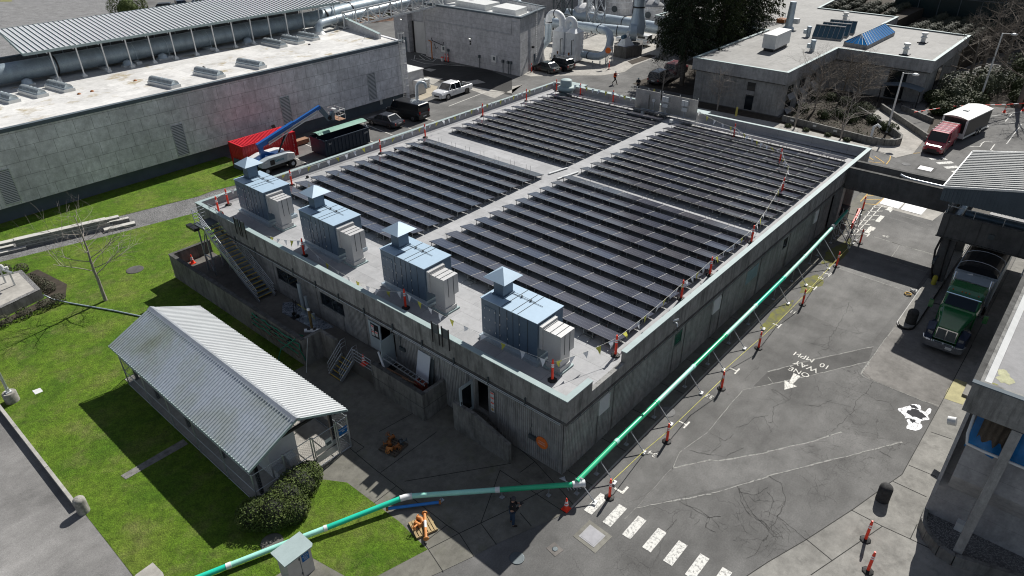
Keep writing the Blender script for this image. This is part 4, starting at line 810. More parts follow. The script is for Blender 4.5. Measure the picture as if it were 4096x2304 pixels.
# hose rack hung on the outer wall
t = thing('hose_rack', 'rack of old hoses hanging on the outside of the retaining wall', 'hose rack', (-2.7,20,1)); b = MB()
for y in (22.6,20.6,18.8): b.bar((-2.58,y,1.6),(-2.95,y,1.6),.05); b.bar((-2.6,y,.8),(-2.6,y,1.7),.05); b.bar((-2.58,y,1.1),(-2.95,y,1.15),.04)
b.build('bracket', mBlk, t); rnd = random.Random(3)
for k in range(9):
    m_ = [mHoseG,mHoseD,mHoseD][k%3] if k else mHoseG; pts = []
    x0 = -2.68-.035*k*.8; z0 = 1.78-.09*k
    for i in range(12): y = 23.0-5.3*i/11+rnd.uniform(-.1,.1); pts.append((x0+rnd.uniform(-.03,.03), y, z0-.13*abs(math.sin(i*1.1+k))+rnd.uniform(-.04,.04)))
    if k == 0: pts = [(-2.7,23.0,.9),(-2.65,23.05,1.5)]+pts+[(-2.7,17.8,1.3),(-2.55,17.7,.7),(-2.45,17.8,.2)]
    MB().tube(pts,.04,6).build('hose', m_, t)
tag(MB().tube([(-2.2,17.55,2.0),(-2.9,17.2,.02)],.03,6).build('pole', mGalv), 'thin steel pole leaning on the retaining wall corner', 'pole')
tag(MB().tube([(-2.6,18.2,1.9),(-3.3,18.9,1.2),(-3.5,19.3,.15),(-3.2,19.6,.05)],.035,6).build('hose', mHoseG), 'teal hose sagging from the wall corner to the grass', 'hose')
# ---------------- open shed
t = thing('open_shed', 'open sided shed with pale corrugated gable roof inside a chain link pen', 'shed', (-7.7,17.5,0))
def corr(x0,z0,x1,z1,y0,y1,p=.21,h_=.05):
    b = MB(); n = int((y1-y0)/p); v = []; pr = []
    for i in range(n):
        y = y0+i*p; pr += [(y,0),(y+p*.45,0),(y+p*.55,h_),(y+p*.9,h_)]
    pr.append((y0+n*p,0)); d = Vector((x1-x0,0,z1-z0)).normalized(); nn = Vector((-d.z,0,d.x)); nn = nn if nn.z > 0 else -nn
    for (x,z) in ((x0,z0),(x1,z1)):
        for y,q in pr: v.append((x+nn.x*q,y,z+nn.z*q))
    m = len(pr); b.add(v,[(i,i+1,m+i+1,m+i) for i in range(m-1)]); return b
stn = NT('shed_sheet_lichen', .4, .4, .5); cc = stn.ramp(stn.noise(.35,5,.6), [(.40,(.52,.57,.62)),(.62,(.44,.48,.45)),(.80,(.28,.30,.21))]); cc = stn.mix(cc, stn.ramp(stn.noise(7,5), [(.3,.85),(.7,1.1)]),1,'MULTIPLY'); stn.color(cc)
rL = corr(-10.42,2.48,-7.66,3.74,10.1,25.1).build('roof', stn.m, t, 'roof slope with grey green lichen'); rR = corr(-4.9,2.50,-7.62,3.74,10.1,25.1).build('roof', mCorrW, t, 'bright white roof slope')
b = MB(); b.add([(-7.85,10.08,3.70),(-7.85,25.12,3.70),(-7.64,25.12,3.82),(-7.64,10.08,3.82)],[(0,1,2,3)]); b.add([(-7.43,10.08,3.70),(-7.43,25.12,3.70),(-7.64,25.12,3.82),(-7.64,10.08,3.82)],[(0,1,2,3)]); b.build('ridge_cap', mGalv, t)
b = MB(); b.box(-10.45,10.08,2.38,-10.38,25.12,2.49); b.box(-4.93,10.08,2.38,-4.87,25.12,2.47)
for y in (10.12,25.08): b.bar((-10.4,y,2.44),(-7.64,y,3.70),.04,.12); b.bar((-4.9,y,2.44),(-7.64,y,3.70),.04,.12)
b.build('fascia', mCop, t)
b = MB()
for y in (10.9,14.5,18.1,21.7,24.4):
    b.bar((-9.8,y,2.6),(-7.64,y,3.6),.08,.14); b.bar((-5.5,y,2.6),(-7.64,y,3.6),.08,.14); b.bar((-9.8,y,2.55),(-5.5,y,2.55),.08,.14)
for x,z in ((-9.8,2.55),(-8.7,3.05),(-6.6,3.05),(-5.5,2.55)): b.bar((x,10.3,z),(x,24.9,z),.08,.12)
b.build('roof_frame', mBlk, t)
for x in (-9.8,-5.5):
    for y in (10.9,14.5,18.1,21.7,24.4): MB().bar((x,y,0),(x,y,2.5),.16,.16).build('post', mBlk, t)
MB().box(-8.9,11.3,0,-7.35,14.2,2.5).build('tank_cabinet', mWhite, t)
t = thing('control_cabinet', 'small white cabinet with sloping lid standing by the shed', 'cabinet', (-7.9,11.0,0)); MB().box(-8.1,10.85,.45,-7.75,11.2,1.0).build('body', mWhite, t); MB().add([(-8.15,10.8,1.0),(-7.7,10.8,1.0),(-7.7,11.25,1.12),(-8.15,11.25,1.12)],[(0,1,2,3)]).build('lid', mWhiteM, t); MB().box(-8.0,10.95,0,-7.85,11.1,.45).build('leg', mGalv, t)
t = thing('control_cabinet', 'short grey cabinet beside the white lidded one', 'cabinet', (-8.7,11.0,0)); MB().box(-8.85,10.8,.1,-8.45,11.2,.75).build('body', mWhite, t); MB().box(-8.87,10.78,.75,-8.43,11.22,.79).build('lid', mGalv, t)
# chain link fence
mSteelM = M('mesh_wire',(.26,.28,.29),.1,rough=.6)
def fence(pts, h_, lab, posts, gap=None, cell=.13, name='chain_link_fence'):
    t = thing(name, lab, 'fence', (*pts[0],0))
    m = MB(); rl = MB()
    for (x0,y0),(x1,y1) in zip(pts, pts[1:]):
        L = math.hypot(x1-x0,y1-y0); ux, uy = (x1-x0)/L, (y1-y0)/L
        for s_ in (1,-1):
            k = -h_
            while k < L:
                a0 = k; a1 = k+h_; z0, z1 = (0,h_) if s_ > 0 else (h_,0)
                if a0 < 0: z0 += (z1-z0)*(-a0)/h_; a0 = 0
                if a1 > L: z1 -= (z1-z0)*(a1-L)/(a1-a0) if a1 > a0 else 0; a1 = L
                if a1-a0 > .05: m.tube([(x0+ux*a0,y0+uy*a0,z0+.03),(x0+ux*a1,y0+uy*a1,z1+.03)],.0035,3,False)
                k += cell*1.3
        for z in (h_+.03, .06, 1.05): rl.tube([(x0,y0,z),(x1,y1,z)],.022,6)
    m.build('mesh', mSteelM, t); rl.build('rail', mGalv, t)
    for x,y in posts: MB().tube([(x,y,0),(x,y,h_+.08)],.035,8).lathe((x,y,h_+.08),[(.045,0),(.03,.05)],8).build('post', mGalv, t)
    return t
fence([(-10.35,24.2),(-10.35,10.2)], 2.05, 'chain link fence along the lawn side of the shed', [(-10.35,24.2-k*2.8) for k in range(6)])
fence([(-10.35,24.2),(-8.2,25.3)], 2.05, 'short return of chain link fence behind the shed', [(-8.2,25.3)])
fence([(-10.35,10.2),(-7.15,10.2)], 2.05, 'chain link fence between the fence corner and the gate', [(-8.7,10.2),(-7.15,10.2)])
fence([(-5.65,10.15),(-5.0,10.15)], 2.05, 'narrow chain link panel with the blue sign', [(-5.65,10.15),(-5.0,10.15)])
fence([(-5.0,10.15),(-5.0,16.8)], 2.05, 'chain link fence on the yard side under the white roof slope', [(-5.0,13.4),(-5.0,16.8)])
g_t = fence([(-7.05,10.17),(-5.75,10.17)], 1.95, 'chain link gate with grey kick plates and white notice', [(-7.05,10.17),(-5.75,10.17)], name='chain_link_gate')
MB().box(-7.0,10.14,.35,-5.8,10.16,.75).build('kick_plate', mGalv, g_t); MB().box(-7.0,10.14,.85,-5.8,10.16,1.15).build('kick_plate', mGalv, g_t)
q = MB().box(-6.45,10.10,1.0,-6.05,10.125,1.5).build('notice', mWhite, g_t); MB().box(-6.4,10.093,1.1,-6.1,10.10,1.3).build('notice_print', mSteelD, q)
q = tag(MB().box(-5.6,10.09,1.2,-5.1,10.11,1.6).build('blue_sign', M('sign_blue',(.01,.12,.35),.05)), 'small blue sign on the fence panel next to the gate', 'sign')
fy = frame((1,0,0),(0,0,1)); text('Reclamation\nSite',.11,(-5.35,10.085,1.44),fy,mWhite,'sign_lettering',q)
# hedge and low shrubs
def leafcloud(b, c, rad, n, size, rnd, shape='ell', zmin=.05, flat=.0):
    for _ in range(n):
        while True:
            p = Vector((rnd.uniform(-1,1),rnd.uniform(-1,1),rnd.uniform(-1,1)))
            if p.length <= 1: break
        p = p.normalized()*(p.length**.35)
        q = Vector((c[0]+p.x*rad[0], c[1]+p.y*rad[1], c[2]+p.z*rad[2]))
        if q.z < zmin: continue
        s_ = size*rnd.uniform(.6,1.4); a = Vector((rnd.gauss(0,1),rnd.gauss(0,1),rnd.gauss(0,.6))).normalized(); d = (p+Vector((rnd.gauss(0,.6),rnd.gauss(0,.6),rnd.gauss(0,.6)+.3))).normalized(); a = (a-d*a.dot(d)).normalized(); e = d.cross(a)
        b.add([q-a*s_, q+e*s_*.5, q+a*s_, q-e*s_*.5], [(0,1,2,3)])
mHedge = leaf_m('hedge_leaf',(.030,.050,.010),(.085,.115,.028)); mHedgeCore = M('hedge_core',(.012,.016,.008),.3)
t = thing('hedge', 'rounded clipped hedge beside the shed fence', 'hedge', (-9.4,9.4,0)); rnd = random.Random(11); b = MB()
hp = [((-10.9,9.6,.5),(.9,.9,.75)),((-10.2,9.0,.55),(1.1,1.0,.85)),((-9.4,9.2,.6),(1.1,1.0,.9)),((-8.6,9.5,.6),(1.1,.95,.9)),((-7.9,9.7,.5),(.75,.7,.75)),((-9.6,8.5,.45),(.9,.7,.7))]
for c,r_ in hp: leafcloud(b,c,r_,2600,.05,rnd)
b.build('foliage', mHedge, t); b = MB()
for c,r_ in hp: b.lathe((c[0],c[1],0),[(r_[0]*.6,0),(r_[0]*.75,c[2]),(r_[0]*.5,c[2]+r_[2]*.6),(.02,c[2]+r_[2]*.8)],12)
b.build('dark_core', mHedgeCore, t)  # added filler body, near-black colour gives the shade inside the hedge
# kerb wall of the drive, bollards, lamp
t = thing('kerb', 'pale concrete kerb wall along the drive ending at a bollard', 'kerb', (-16,20,0)); pts = [(-16.05,16.75),(-16.05,28),(-16.45,29.6),(-17.5,31.2),(-19.2,32.9),(-22.3,34.9)]; b = MB()
for a, c in zip(pts, pts[1:]): b.bar((a[0],a[1],.15),(c[0],c[1],.15),.16,.34)
b.build('kerb', mKerb, t); b = MB(); [b.box(-16.14,y,.3,-15.96,y+.02,.325) for y in (20.4,24.9,28.0)]; b.build('joint', mJoint, t)
def bollard(x,y,r_,h_,lab,mat,z=0): return tag(MB().lathe((x,y,z),[(r_,0),(r_,h_-r_*.75),(r_*.93,h_-r_*.45),(r_*.7,h_-r_*.17),(r_*.35,h_-.02),(.01,h_)],24).build('bollard',mat),lab,'bollard')
mBol = M('pitted_concrete',(.30,.29,.26),.35,6,40,.95,bump=.6,bd=.03,dirt=.6); mBolD = M('dark_rough_concrete',(.045,.045,.045),.4,6,40,.95,bump=.6,bd=.03)
bollard(-15.92,16.35,.27,.95,'round topped concrete bollard at the end of the drive kerb',mBol); bollard(9.2,-11.95,.30,1.0,'dark round topped bollard standing alone on the right pavement',mBolD); bollard(25.7,-8.75,.33,1.0,'dark round topped bollard on the nose of the truck island',mBolD,.2)
t = thing('street_lamp', 'lamp post on a round concrete base at the left edge', 'street lamp', (-15.35,27.9,0)); MB().lathe((-15.35,27.9,0),[(.36,0),(.36,.62),(.33,.66)],24).build('base', mBol, t)
MB().box(-15.5,27.75,.66,-15.2,28.05,.72).box(-15.43,27.82,.72,-15.27,27.98,.95).build('foot_plate', mWhiteM, t); MB().tube([(-15.35,27.9,.9),(-15.35,27.9,9)],.075,10).build('pole', mGalv, t); MB().obox((-15.9,27.9,9.05),(1.2,.3,.12)).build('lamp_head', mGalv, t)
# raised slab top-left of lawn
t = thing('raised_slab', 'raised concrete slab with pebbled rim at the left edge', 'slab', (-12.5,40,0)); c = [(-9.9,38.7),(-13.0,37.9),(-22,38.5),(-22,47),(-12.5,45)]; c = [(-10.0,38.7),(-13.0,38.0),(-24,40.5),(-24,46.5),(-9.9,42.8)]; MB().prism(c,0,.75).build('slab', mRet, t)
ci = [(-10.3,38.95),(-13.0,38.3),(-24,40.8),(-24,46.2),(-10.2,42.5)]; MB().prism(ci,.74,.765).build('top', mWalk, t); MB().prism(c,.70,.757).build('rim', mGravel, t)
t = thing('monitoring_mast', 'white mast with brackets standing on the raised slab', 'mast', (-11.2,41.2,.76)); b = MB(); b.bar((-11.3,41.6,.76),(-11.3,41.6,2.0),.1); b.bar((-11.0,40.7,.76),(-11.0,40.7,1.9),.1); b.bar((-11.4,42.0,1.9),(-10.9,40.2,1.9),.12); b.build('frame', mGalv, t); MB().tube([(-11.25,41.5,1.9),(-11.6,42.1,4.6)],.06,8).lathe((-11.6,42.1,4.6),[(.08,0),(.05,.08)],8).build('mast', mWhiteM, t); MB().lathe((-11.2,41.4,1.95),[(.15,0),(.17,.15),(.1,.3)],10).lathe((-11.0,41.0,1.95),[(.12,0),(.12,.2)],10).build('gauge', mWhiteM, t)
mShr = leaf_m('shrub_leaf',(.035,.040,.025),(.10,.10,.065))
sh = P2(0,2,[(60,370),(260,290),(460,210),(600,150),(500,30)])+P2(0,1,[(230,1290),(330,1400),(420,1430),(60,1300)]); rnd = random.Random(21)
for k,(x,y) in enumerate(sh):
    b = MB(); leafcloud(b,(x,y,.32),(.5,.5,.42),700,.05,rnd); tag(b.build('shrub', mShr), 'small dark shrub by the raised slab, %s along its bed' % ORD[k], 'shrub', 'dark shrubs around the raised slab')
sheet('garden_bed', [(-9.8,38.6),(-13.2,37.7),(-16,38.3),(-24,40.2),(-24,39.5),(-15,36.9),(-9.0,37.6),(-8.2,39.5),(-8.8,43.6),(-9.8,43.4)], .028, mSoil, label='mulched bed around the raised slab')
tag(MB().tube([tuple(at(0,2,440,70,.8)),tuple(at(0,2,520,110,.3)),tuple(at(0,2,700,150,.08)),tuple(at(0,2,1150,228,.08)),tuple(at(0,2,1420,285,.08)),(-7.2,27.5,.08)],.05,8).build('hose', mDuctG), 'pale hose running over the lawn from the raised slab to the shed', 'hose')
sheet('buried_slab', [(-13.8,17.3),(-13.75,16.85),(-10.5,16.85),(-10.5,17.4)], .035, mRet, label='narrow strip of concrete in the shaded lawn')
sheet('walkway', [(-15.9,11.0),(-15.1,11.05),(-15.05,10.2),(-15.8,7),(-17,7)], .03, mWalk, label='start of a concrete path at the bottom edge')
# steel plate stack (folded sections on gravel)
t = thing('beam_stack', 'long low stack of pale channel beams on the gravel strip', 'beam stack', (-4.5,47,0)); A0 = Vector((-8.6,48.5,0)); A1 = Vector((-2.0,46.8,0)); d = (A1-A0).normalized(); nrm = Vector((-d.y,d.x,0)); mBeam = M('galvanised_beam',(.50,.49,.46),.12,2,30,.6)
mHole = NT('beam_side',.7); sxx = mHole.noise(1,2,.5,mHole.map((5,5,8))); mHole.color(mHole.mix(mHole.ramp(mHole.noise(2,4), [(.3,(.20,.20,.19)),(.7,(.28,.28,.27))]), (.04,.04,.04), mHole.ramp(mHole.noise(6,2,.5,mHole.map((1.2,1.2,2.2))), [(.60,0),(.64,1)])))
def beam(u0,u1,v,z,w_=.55,h_=.28):
    a = A0+d*u0+nrm*v; c = A0+d*u1+nrm*v; MB().bar((a.x,a.y,z+h_/2),(c.x,c.y,z+h_/2),w_,h_).build('beam', mHole.m, t); MB().bar((a.x,a.y,z+h_-.02),(c.x,c.y,z+h_-.02),w_+.04,.045).build('beam_flange', mBeam, t)
for k in range(3): beam(0,7.0-.2*k,0,.30*k)
beam(6.2,8.6,-.7,0,.5,.25); beam(5.6,8.3,.35,.02,.35,.35); beam(6.3,7.6,.1,.6,.45,.2); beam(-2.5,.6,-.3,0,.55,.25); beam(-3,-.2,.4,0,.5,.3); beam(-1.0,.5,.1,.6,.5,.22)
# cabinet at the bottom edge
t = thing('electrical_cabinet', 'beige two door cabinet with grey sloping top and blue sign', 'cabinet', (-11.2,5.75,0)); MB().prism([(-11.8,5.35),(-10.65,5.35),(-10.65,6.15),(-11.8,6.15)],0,1.55).build('body', M('beige_paint',(.50,.48,.46),.06,3,30,.6), t)
MB().prism([(-11.95,5.2),(-10.65,5.2),(-10.52,5.32),(-10.52,6.25),(-11.95,6.25)],1.55,1.62).build('top', mCop, t)
b = MB(); b.box(-10.652,5.74,.1,-10.64,5.76,1.5) if 0 else None; b.box(-11.22,5.34,.1,-11.2,5.35,1.5); [b.box(-11.26,5.32,z,-11.2,5.35,z+.12) for z in (1.2,.3)]; b.build('door_seam', mSteelD, t)
q = MB().box(-11.12,5.325,.95,-10.78,5.345,1.4).build('blue_sign', bpy.data.materials['sign_blue'], t); text('Emer\nShut off\nValve\nOnly',.085,(-10.95,5.32,1.175),fy,mWhite,'sign_lettering',q)
# ---------------- pallets with rusty fittings, blue pipe
def pallet(x,y,w_,d_,rz_,lab,mat):
    t = thing('pallet', lab, 'pallet', (x,y,0), rz_); b = MB()
    M_ = WM(t)
    def bx(x0,y0,z0,x1,y1,z1,bb): 
        n0 = len(bb.v); bb.box(x0,y0,z0,x1,y1,z1); bb.v[n0:] = [tuple(M_ @ Vector(v)) for v in bb.v[n0:]]
    for k in range(7): bx(-w_/2+k*w_/7+.01,-d_/2,.11,-w_/2+(k+1)*w_/7-.03,d_/2,.13,b)
    b.build('deck_board', mat, t); b = MB()
    for yy in (-d_/2,-.03,d_/2-.08): bx(-w_/2,yy,.03,w_/2,yy+.08,.11,b)
    b.build('bearer', mat, t); return t
pallet(-6.1,3.45,1.05,1.0,R(-20),'new wooden pallet with orange iron fittings beside the lawn',mWood); pallet(-3.62,8.4,1.1,1.1,R(10),'weathered pallet holding rusty valves in the yard',mWoodD)
mOrI = M('orange_iron',(.55,.22,.06),.2,5,30,.55)
def valve(x,y,z,rz_,lab,mat,s_=1):
    t = thing('gate_valve', lab, 'valve', (x,y,z), rz_); q = WM(t)
    def W_(p): return tuple(q @ Vector(p))
    MB().tube([W_((-.16*s_,0,.12*s_)),W_((.16*s_,0,.12*s_))],.09*s_,12).build('body', mat, t)
    for e in (-1,1): MB().tube([W_((e*.14*s_,0,.12*s_)),W_((e*.17*s_,0,.12*s_))],.13*s_,14).build('flange', mat, t)
    MB().tube([W_((0,0,.12*s_)),W_((0,.3*s_,.2*s_))],.045*s_,8).build('bonnet', mat, t)
    c = Vector((0,.32*s_,.2*s_)); rg = [W_(c+Vector((math.cos(a)*.13*s_,0,math.sin(a)*.13*s_))) for a in [2*PI*k/14 for k in range(14)]]; b = MB().tube(rg,.014*s_,5,closed=True)
    for k in range(5): a = 2*PI*k/5; b.tube([W_(c),W_(c+Vector((math.cos(a)*.13*s_,0,math.sin(a)*.13*s_)))],.01*s_,4)
    b.build('handwheel', mat, t)
valve(-6.25,3.6,.13,R(100),'orange gate valve with handwheel on the new pallet',mOrI); 
t = thing('flanged_elbow','orange flanged elbow on the new pallet','pipe fitting',(-5.95,3.75,.13)); MB().tube([(-6.0,3.9,.25),(-5.95,3.72,.25),(-6.02,3.55,.2)],.09,12).build('elbow', mOrI, t); MB().tube([(-6.0,3.9,.25),(-6.01,3.93,.25)],.14,14).build('flange', mOrI, t)
t = thing('spool_pipe','long orange flanged pipe lying across the new pallet','pipe',(-5.9,3.2,.13)); A = Vector((-5.62,3.85,.24)); C_ = Vector((-6.55,2.75,.22)); dd = (C_-A).normalized(); MB().tube([A,C_],.07,12).build('pipe', mOrI, t)
for q in (A,C_): MB().tube([q-dd*.02,q+dd*.02],.13,16).build('flange', mOrI, t)
MB().tube([A+dd*.45,A+dd*.85],.0715,12).build('white_label', mWhite, t)
for k,(x,y,m_) in enumerate(((-3.35,8.85,mRust),(-3.7,8.6,mRust),(-3.95,8.3,mOrI),(-3.6,8.15,mRust),(-3.25,8.2,mSteelD))): 
    valve(x,y,.13,R(60*k),['rusty iron valve at the far corner of the weathered pallet','rusty iron valve in the middle of the weathered pallet','yellow brown valve at the near edge of the weathered pallet','rusty valve at the right of the weathered pallet','dark iron valve on the right corner of the weathered pallet'][k],m_,.95)
t = thing('blue_pipe', 'blue pipe with dark end flanges lying under the green pipeline', 'pipe', (-5.6,4.6,0)); A = at(1,3,1320,772,.22); C_ = at(1,3,1850,705,.22); dd = (C_-A).normalized(); MB().tube([A,C_],.075,14).build('pipe', M('pipe_blue',(.02,.20,.62),.08,rough=.4), t)
for q in (A,C_): MB().tube([q-dd*.05,q+dd*.05],.11,14).build('flange', mRust, t)
# ---------------- green pipeline
t = thing('green_pipeline', 'long green and pale green drain pipeline on steel props', 'pipeline', (0,-.8,1))
PR = .125
A_ = [(-.12,-.80,.98),(3.5,-.72,1.0)]
def seg(p,q,mat,name='pipe'): p = Vector(p); q = Vector(q); MB().tube([p,q],PR,16).build(name, mat, t)
def collar(p,d,L=.22,r_=PR*1.14,mat=None): p = Vector(p); d = Vector(d).normalized(); MB().tube([p-d*L/2,p+d*L/2],r_,16).build('collar', mat or mPVC, t)
st = [(-.12,1.08),(3.2,1.2),(7.05,1.22),(11.05,1.25),(15.0,1.28),(19.3,1.32),(23.8,1.38),(27.6,1.5),(33.0,1.8)]
yy = lambda x: -.83
mats = [mGreenA,mGreenB,mGreenA,mGreenB,mGreenA,mGreenB,mGreenB,mGreenA]
mats = [mGreenA,mGreenA,mGreenB,mGreenA,mGreenB,mTeal,mGreenB,mGreenB]
for k in range(8):
    p = (st[k][0],yy(0),st[k][1]); q = (st[k+1][0],yy(0),st[k+1][1]); seg(p,q,mats[k]); collar(q,Vector(q)-Vector(p),.24,PR*1.14,mats[k] if k%2 else mGreenB)
seg((33.2,-.83,1.82),(36.0,-.83,2.1),M('pvc_deep_green',(.02,.28,.20),.1,rough=.3)); MB().lathe((33.0,-.83,1.7),[(.16,0),(.16,.28),(.12,.34)],16).build('fitting', mPVC, t)
# wye at the near corner
b = MB(); b.tube([(-.38,-1.12,.95),(.12,-.62,.97)],PR*1.25,16); b.tube([(-.02,-.78,.96),(.35,-.74,.98)],PR*1.25,16); b.tube([(-.42,-1.16,.95),(-.32,-1.06,.95)],PR*1.4,16); b.build('wye_fitting', mPVC, t)
b = MB(); A = at(2,3,735,515,.95); Bp = at(2,3,608,528,.93); b.tube([A,Bp],PR*1.25,16); b.tube([A,A+(Bp-A)*.25],PR*1.42,16); C_ = at(2,3,695,465,1.08); b.tube([(A+Bp)/2,C_],PR*1.25,16); b.tube([C_-(C_-(A+Bp)/2)*.2,C_],PR*1.4,16); wy = b
bpy.data.objects.remove([o for o in bpy.data.objects if o.name == 'wye_fitting'][0]); wy.build('wye_fitting', mPVC, t)
L1 = at(1,3,2430,582,.75); L2 = at(1,3,1550,645,.50); L2b = at(1,3,1480,660,.50); L3 = at(1,3,700,968,.33); L4 = at(1,3,470,1050,.30); L5 = at(1,3,215,1152,.27); L6 = at(0,3,2300,1345,.27); L7 = L6+(L6-L5)*3.0; L7.z = .25
seg(at(2,3,610,528,.93),L1,mGreenA); seg(L1,L2,mGreenB); seg(L2b,L3,mTeal); seg(L3,L5,mGreenB); seg(L5,L6,mGreenB); seg(L6,L7,mTeal)
collar(L1,L2-L1); MB().tube([L2+(L1-L2).normalized()*.1,(L2+L2b)/2,L2b+(L3-L2b).normalized()*.15],PR*1.2,16).build('elbow', mPVC, t); collar(L3,L4-L3,.16,PR*1.14,mPVC); collar(L6,L6-L5)
for k,(p,q) in enumerate(((L1,L2),(L3,L5))): c = p+(q-p)*(.5 if k == 0 else .9); dd = (q-p).normalized(); e = dd.cross(Vector((0,0,1))); 
# props
NP = [0]
def prop(x, z, lab=None, y0=-.70, y1=-1.72, legs2=False):
    NP[0] += 1; t = thing('pipe_prop', '%s steel pipe prop with slanted brace, counted from the street corner' % (ORD+['fourteenth','fifteenth'])[NP[0]-1], 'pipe prop', (x,y0,0), 0, 'props under the green pipeline')
    b = MB(); b.bar((x,y0,.02),(x,y0,z-PR),.04); b.obox((x,y0,.015),(.22,.22,.02)); b.build('post', mGalv, t)
    MB().bar((x,-.86,z-PR-.05),(x+.05,y1,.08),.045).build('brace', mGalv, t); MB().obox((x+.05,y1,.05),(.26,.2,.1),R(8)).build('foot_block', mWhite, t)
    MB().bar((x,-.55,z-PR-.02),(x,-.95,z-PR-.02),.05).build('saddle', mGalv, t)
for x,z in ((.1,1.1),(1.75,1.15),(4.45,1.2),(7.2,1.22),(10.6,1.25),(13.4,1.27),(16.2,1.29),(19.0,1.32),(23.0,1.37),(26.2,1.45)): prop(x,z)
for x,z in ((29.6,1.6),(31.2,1.7),(34.0,1.85),(34.9,1.95),(35.6,2.05)): prop(x,z,y1=-2.1)
for (p,lab) in ((at(1,3,1868,690,0),'at the end of the blue pipe'),(at(1,3,2475,660,0),'left of the person with the camera'),(at(2,3,368,640,0),'right of the person with the camera')):
    t = thing('pipe_stand', 'short steel stand under the pipeline '+lab, 'pipe stand', (p.x,p.y,0), 0, 'short stands under the green pipeline')
    MB().bar((p.x,p.y,0),(p.x,p.y,.5),.04).build('post', mGalv, t); MB().obox((p.x,p.y,.03),(.2,.2,.03)).build('base_plate', mGalv, t)
t = thing('steel_offcuts', 'bundle of bent steel strips on the ground at the building corner', 'offcuts', (.1,.0,0)); b = MB()
for k in range(5): b.bar((.35-.1*k,.25,.3+.05*k),(-.1+.12*k,-.35-.1*k,.12),.04,.02)
b.build('strip', mGalv, t)
# ---------------- delineators, cones, bunting
def delineator(x,y,z,lab,rot=0,grp='red tube posts on black rubber bases'):
    global DEL
    if 'DEL' not in globals():
        t = thing('delineator_post', '', 'tube post', (0,0,0)); MB().lathe((0,0,0),[(.23,0),(.23,.03),(.20,.05),(.07,.09)],8,False).build('base', mRub, t)
        MB().lathe((0,0,.05),[(.062,0),(.062,.9),(.045,.96),(.05,.99),(.04,1.05),(.035,1.09)],12).build('tube', mOrange, t)
        for zz in (.74,.85): MB().lathe((0,0,zz),[(.066,0),(.066,.07)],12).build('white_band', mWhiteP, t)
        DEL = t; o = t
    else: o = dup(DEL,(0,0,0))
    o.location = (x,y,z); o.scale = (1.08,1.08,1.1); o.rotation_euler = (0,0,rot); o['label'] = lab; o['group'] = grp; return o
rdel = [(1.55,2.05,'red post on the roof corner nearest the street'),(5.2,.85,'red post at the open gap of the street parapet'),(12.1,.98,'second red post from the gap along the street parapet'),(15.6,1.0,'third red post from the gap along the street parapet'),(21.2,.92,'fourth red post from the gap, level with the centre aisle'),(30.1,2.6,'red post among the far right panels, nearer one of the pair'),(35.9,5.2,'red post among the far right panels, farther one of the pair'),(39.3,10.9,'red post near the far parapet right of the inverter boards'),(42.0,21.7,'red post on the far edge left of the inverter boards'),(41.5,25.3,'middle red post on the far edge between corner and inverters'),(41.3,29.5,'red post on the far edge close to the far corner'),(41.0,32.5,'red post at the far corner by the round vent'),(36.0,32.6,'red post nearest the far corner on the left parapet'),(29.3,32.6,'second red post from the far corner on the left parapet'),(21.4,32.4,'third red post from the far corner on the left parapet'),(16.1,32.3,'fourth red post from the far corner on the left parapet'),(7.1,32.2,'red post by the left parapet beside the first roof unit'),(2.0,32.7,'red post by the left parapet at the stair corner'),(.85,32.0,'red post at the top of the steel stair'),(1.0,21.7,'red post on the roof edge between the first two units'),(1.15,12.2,'red post on the roof edge beside the third unit')]
for x,y,l in rdel: delineator(min(x,41.3),y,rz(x,y)+.01,l,random.uniform(0,1),'red tube posts on the solar roof')
for x,y,l in ((.9,-2.05,'red post by the first crosswalk bar'),(6.0,-2.2,'second red street post from the crosswalk'),(11.8,-2.4,'third red street post from the crosswalk'),(16.9,-2.35,'fourth red street post from the crosswalk'),(23.6,-2.5,'fifth red street post from the crosswalk'),(30.4,-2.4,'sixth red street post in the footbridge shadow'),(35.4,-2.5,'seventh red street post beyond the bridge shadow'),(42.0,-.6,'red street post beyond the footbridge'),(6.3,-12.1,'upper of two red posts on the right pavement'),(4.7,-12.7,'lower of two red posts at the bottom right edge'),(68.6,44.0,'red post by the orange round sign at the duct plant'),(60.3,52.0,'thin red post beside the control building'),(62.4,53.4,'thin red post farther along the control building')): delineator(x,y,.005,l,random.uniform(0,1),'red tube posts on the ground')
def cone(x,y,z,lab):
    global CON
    if 'CON' not in globals():
        t = thing('traffic_cone','', 'cone',(0,0,0)); MB().box(-.18,-.18,0,.18,.18,.04).build('base', mRub if 0 else mOrange, t); MB().lathe((0,0,.04),[(.14,0),(.03,.68),(.02,.7)],16).build('cone', mOrange, t)
        for z0,z1 in ((.38,.5),(.26,.33)): f = lambda q: .14-.11*(q)/.68+.003; MB().lathe((0,0,.04),[(f(z0),z0),(f(z1),z1)],16).build('white_band', mWhiteP, t)
        CON = t; o = t
    else: o = dup(CON,(0,0,0))
    o.location = (x,y,z); o['label'] = lab; o['group'] = 'orange and white traffic cones'
for x,y,z,l in ((-1.0,-.9,.016,'traffic cone at the building corner under the pipe junction'),(-1.35,33.5,1.0,'faded cone in the walled platform under the stair'),(-.85,14.1,1.0,'traffic cone behind the platform guard rail'),(.35,30.3,rz(0,30),'cone at the top of the steel stair'),(81.2,-4.5,0,'cone holding the red tape behind the trailer'),(83.2,-6.1,0,'cone at the far right edge holding the red tape')): cone(x,y,z,l)
mFlagW = M('flag_white',(.80,.82,.84),.04,rough=.6); mFlagY = M('flag_yellow',(.62,.60,.10),.08,rough=.6); mRope = M('rope',(.75,.74,.68),.1)
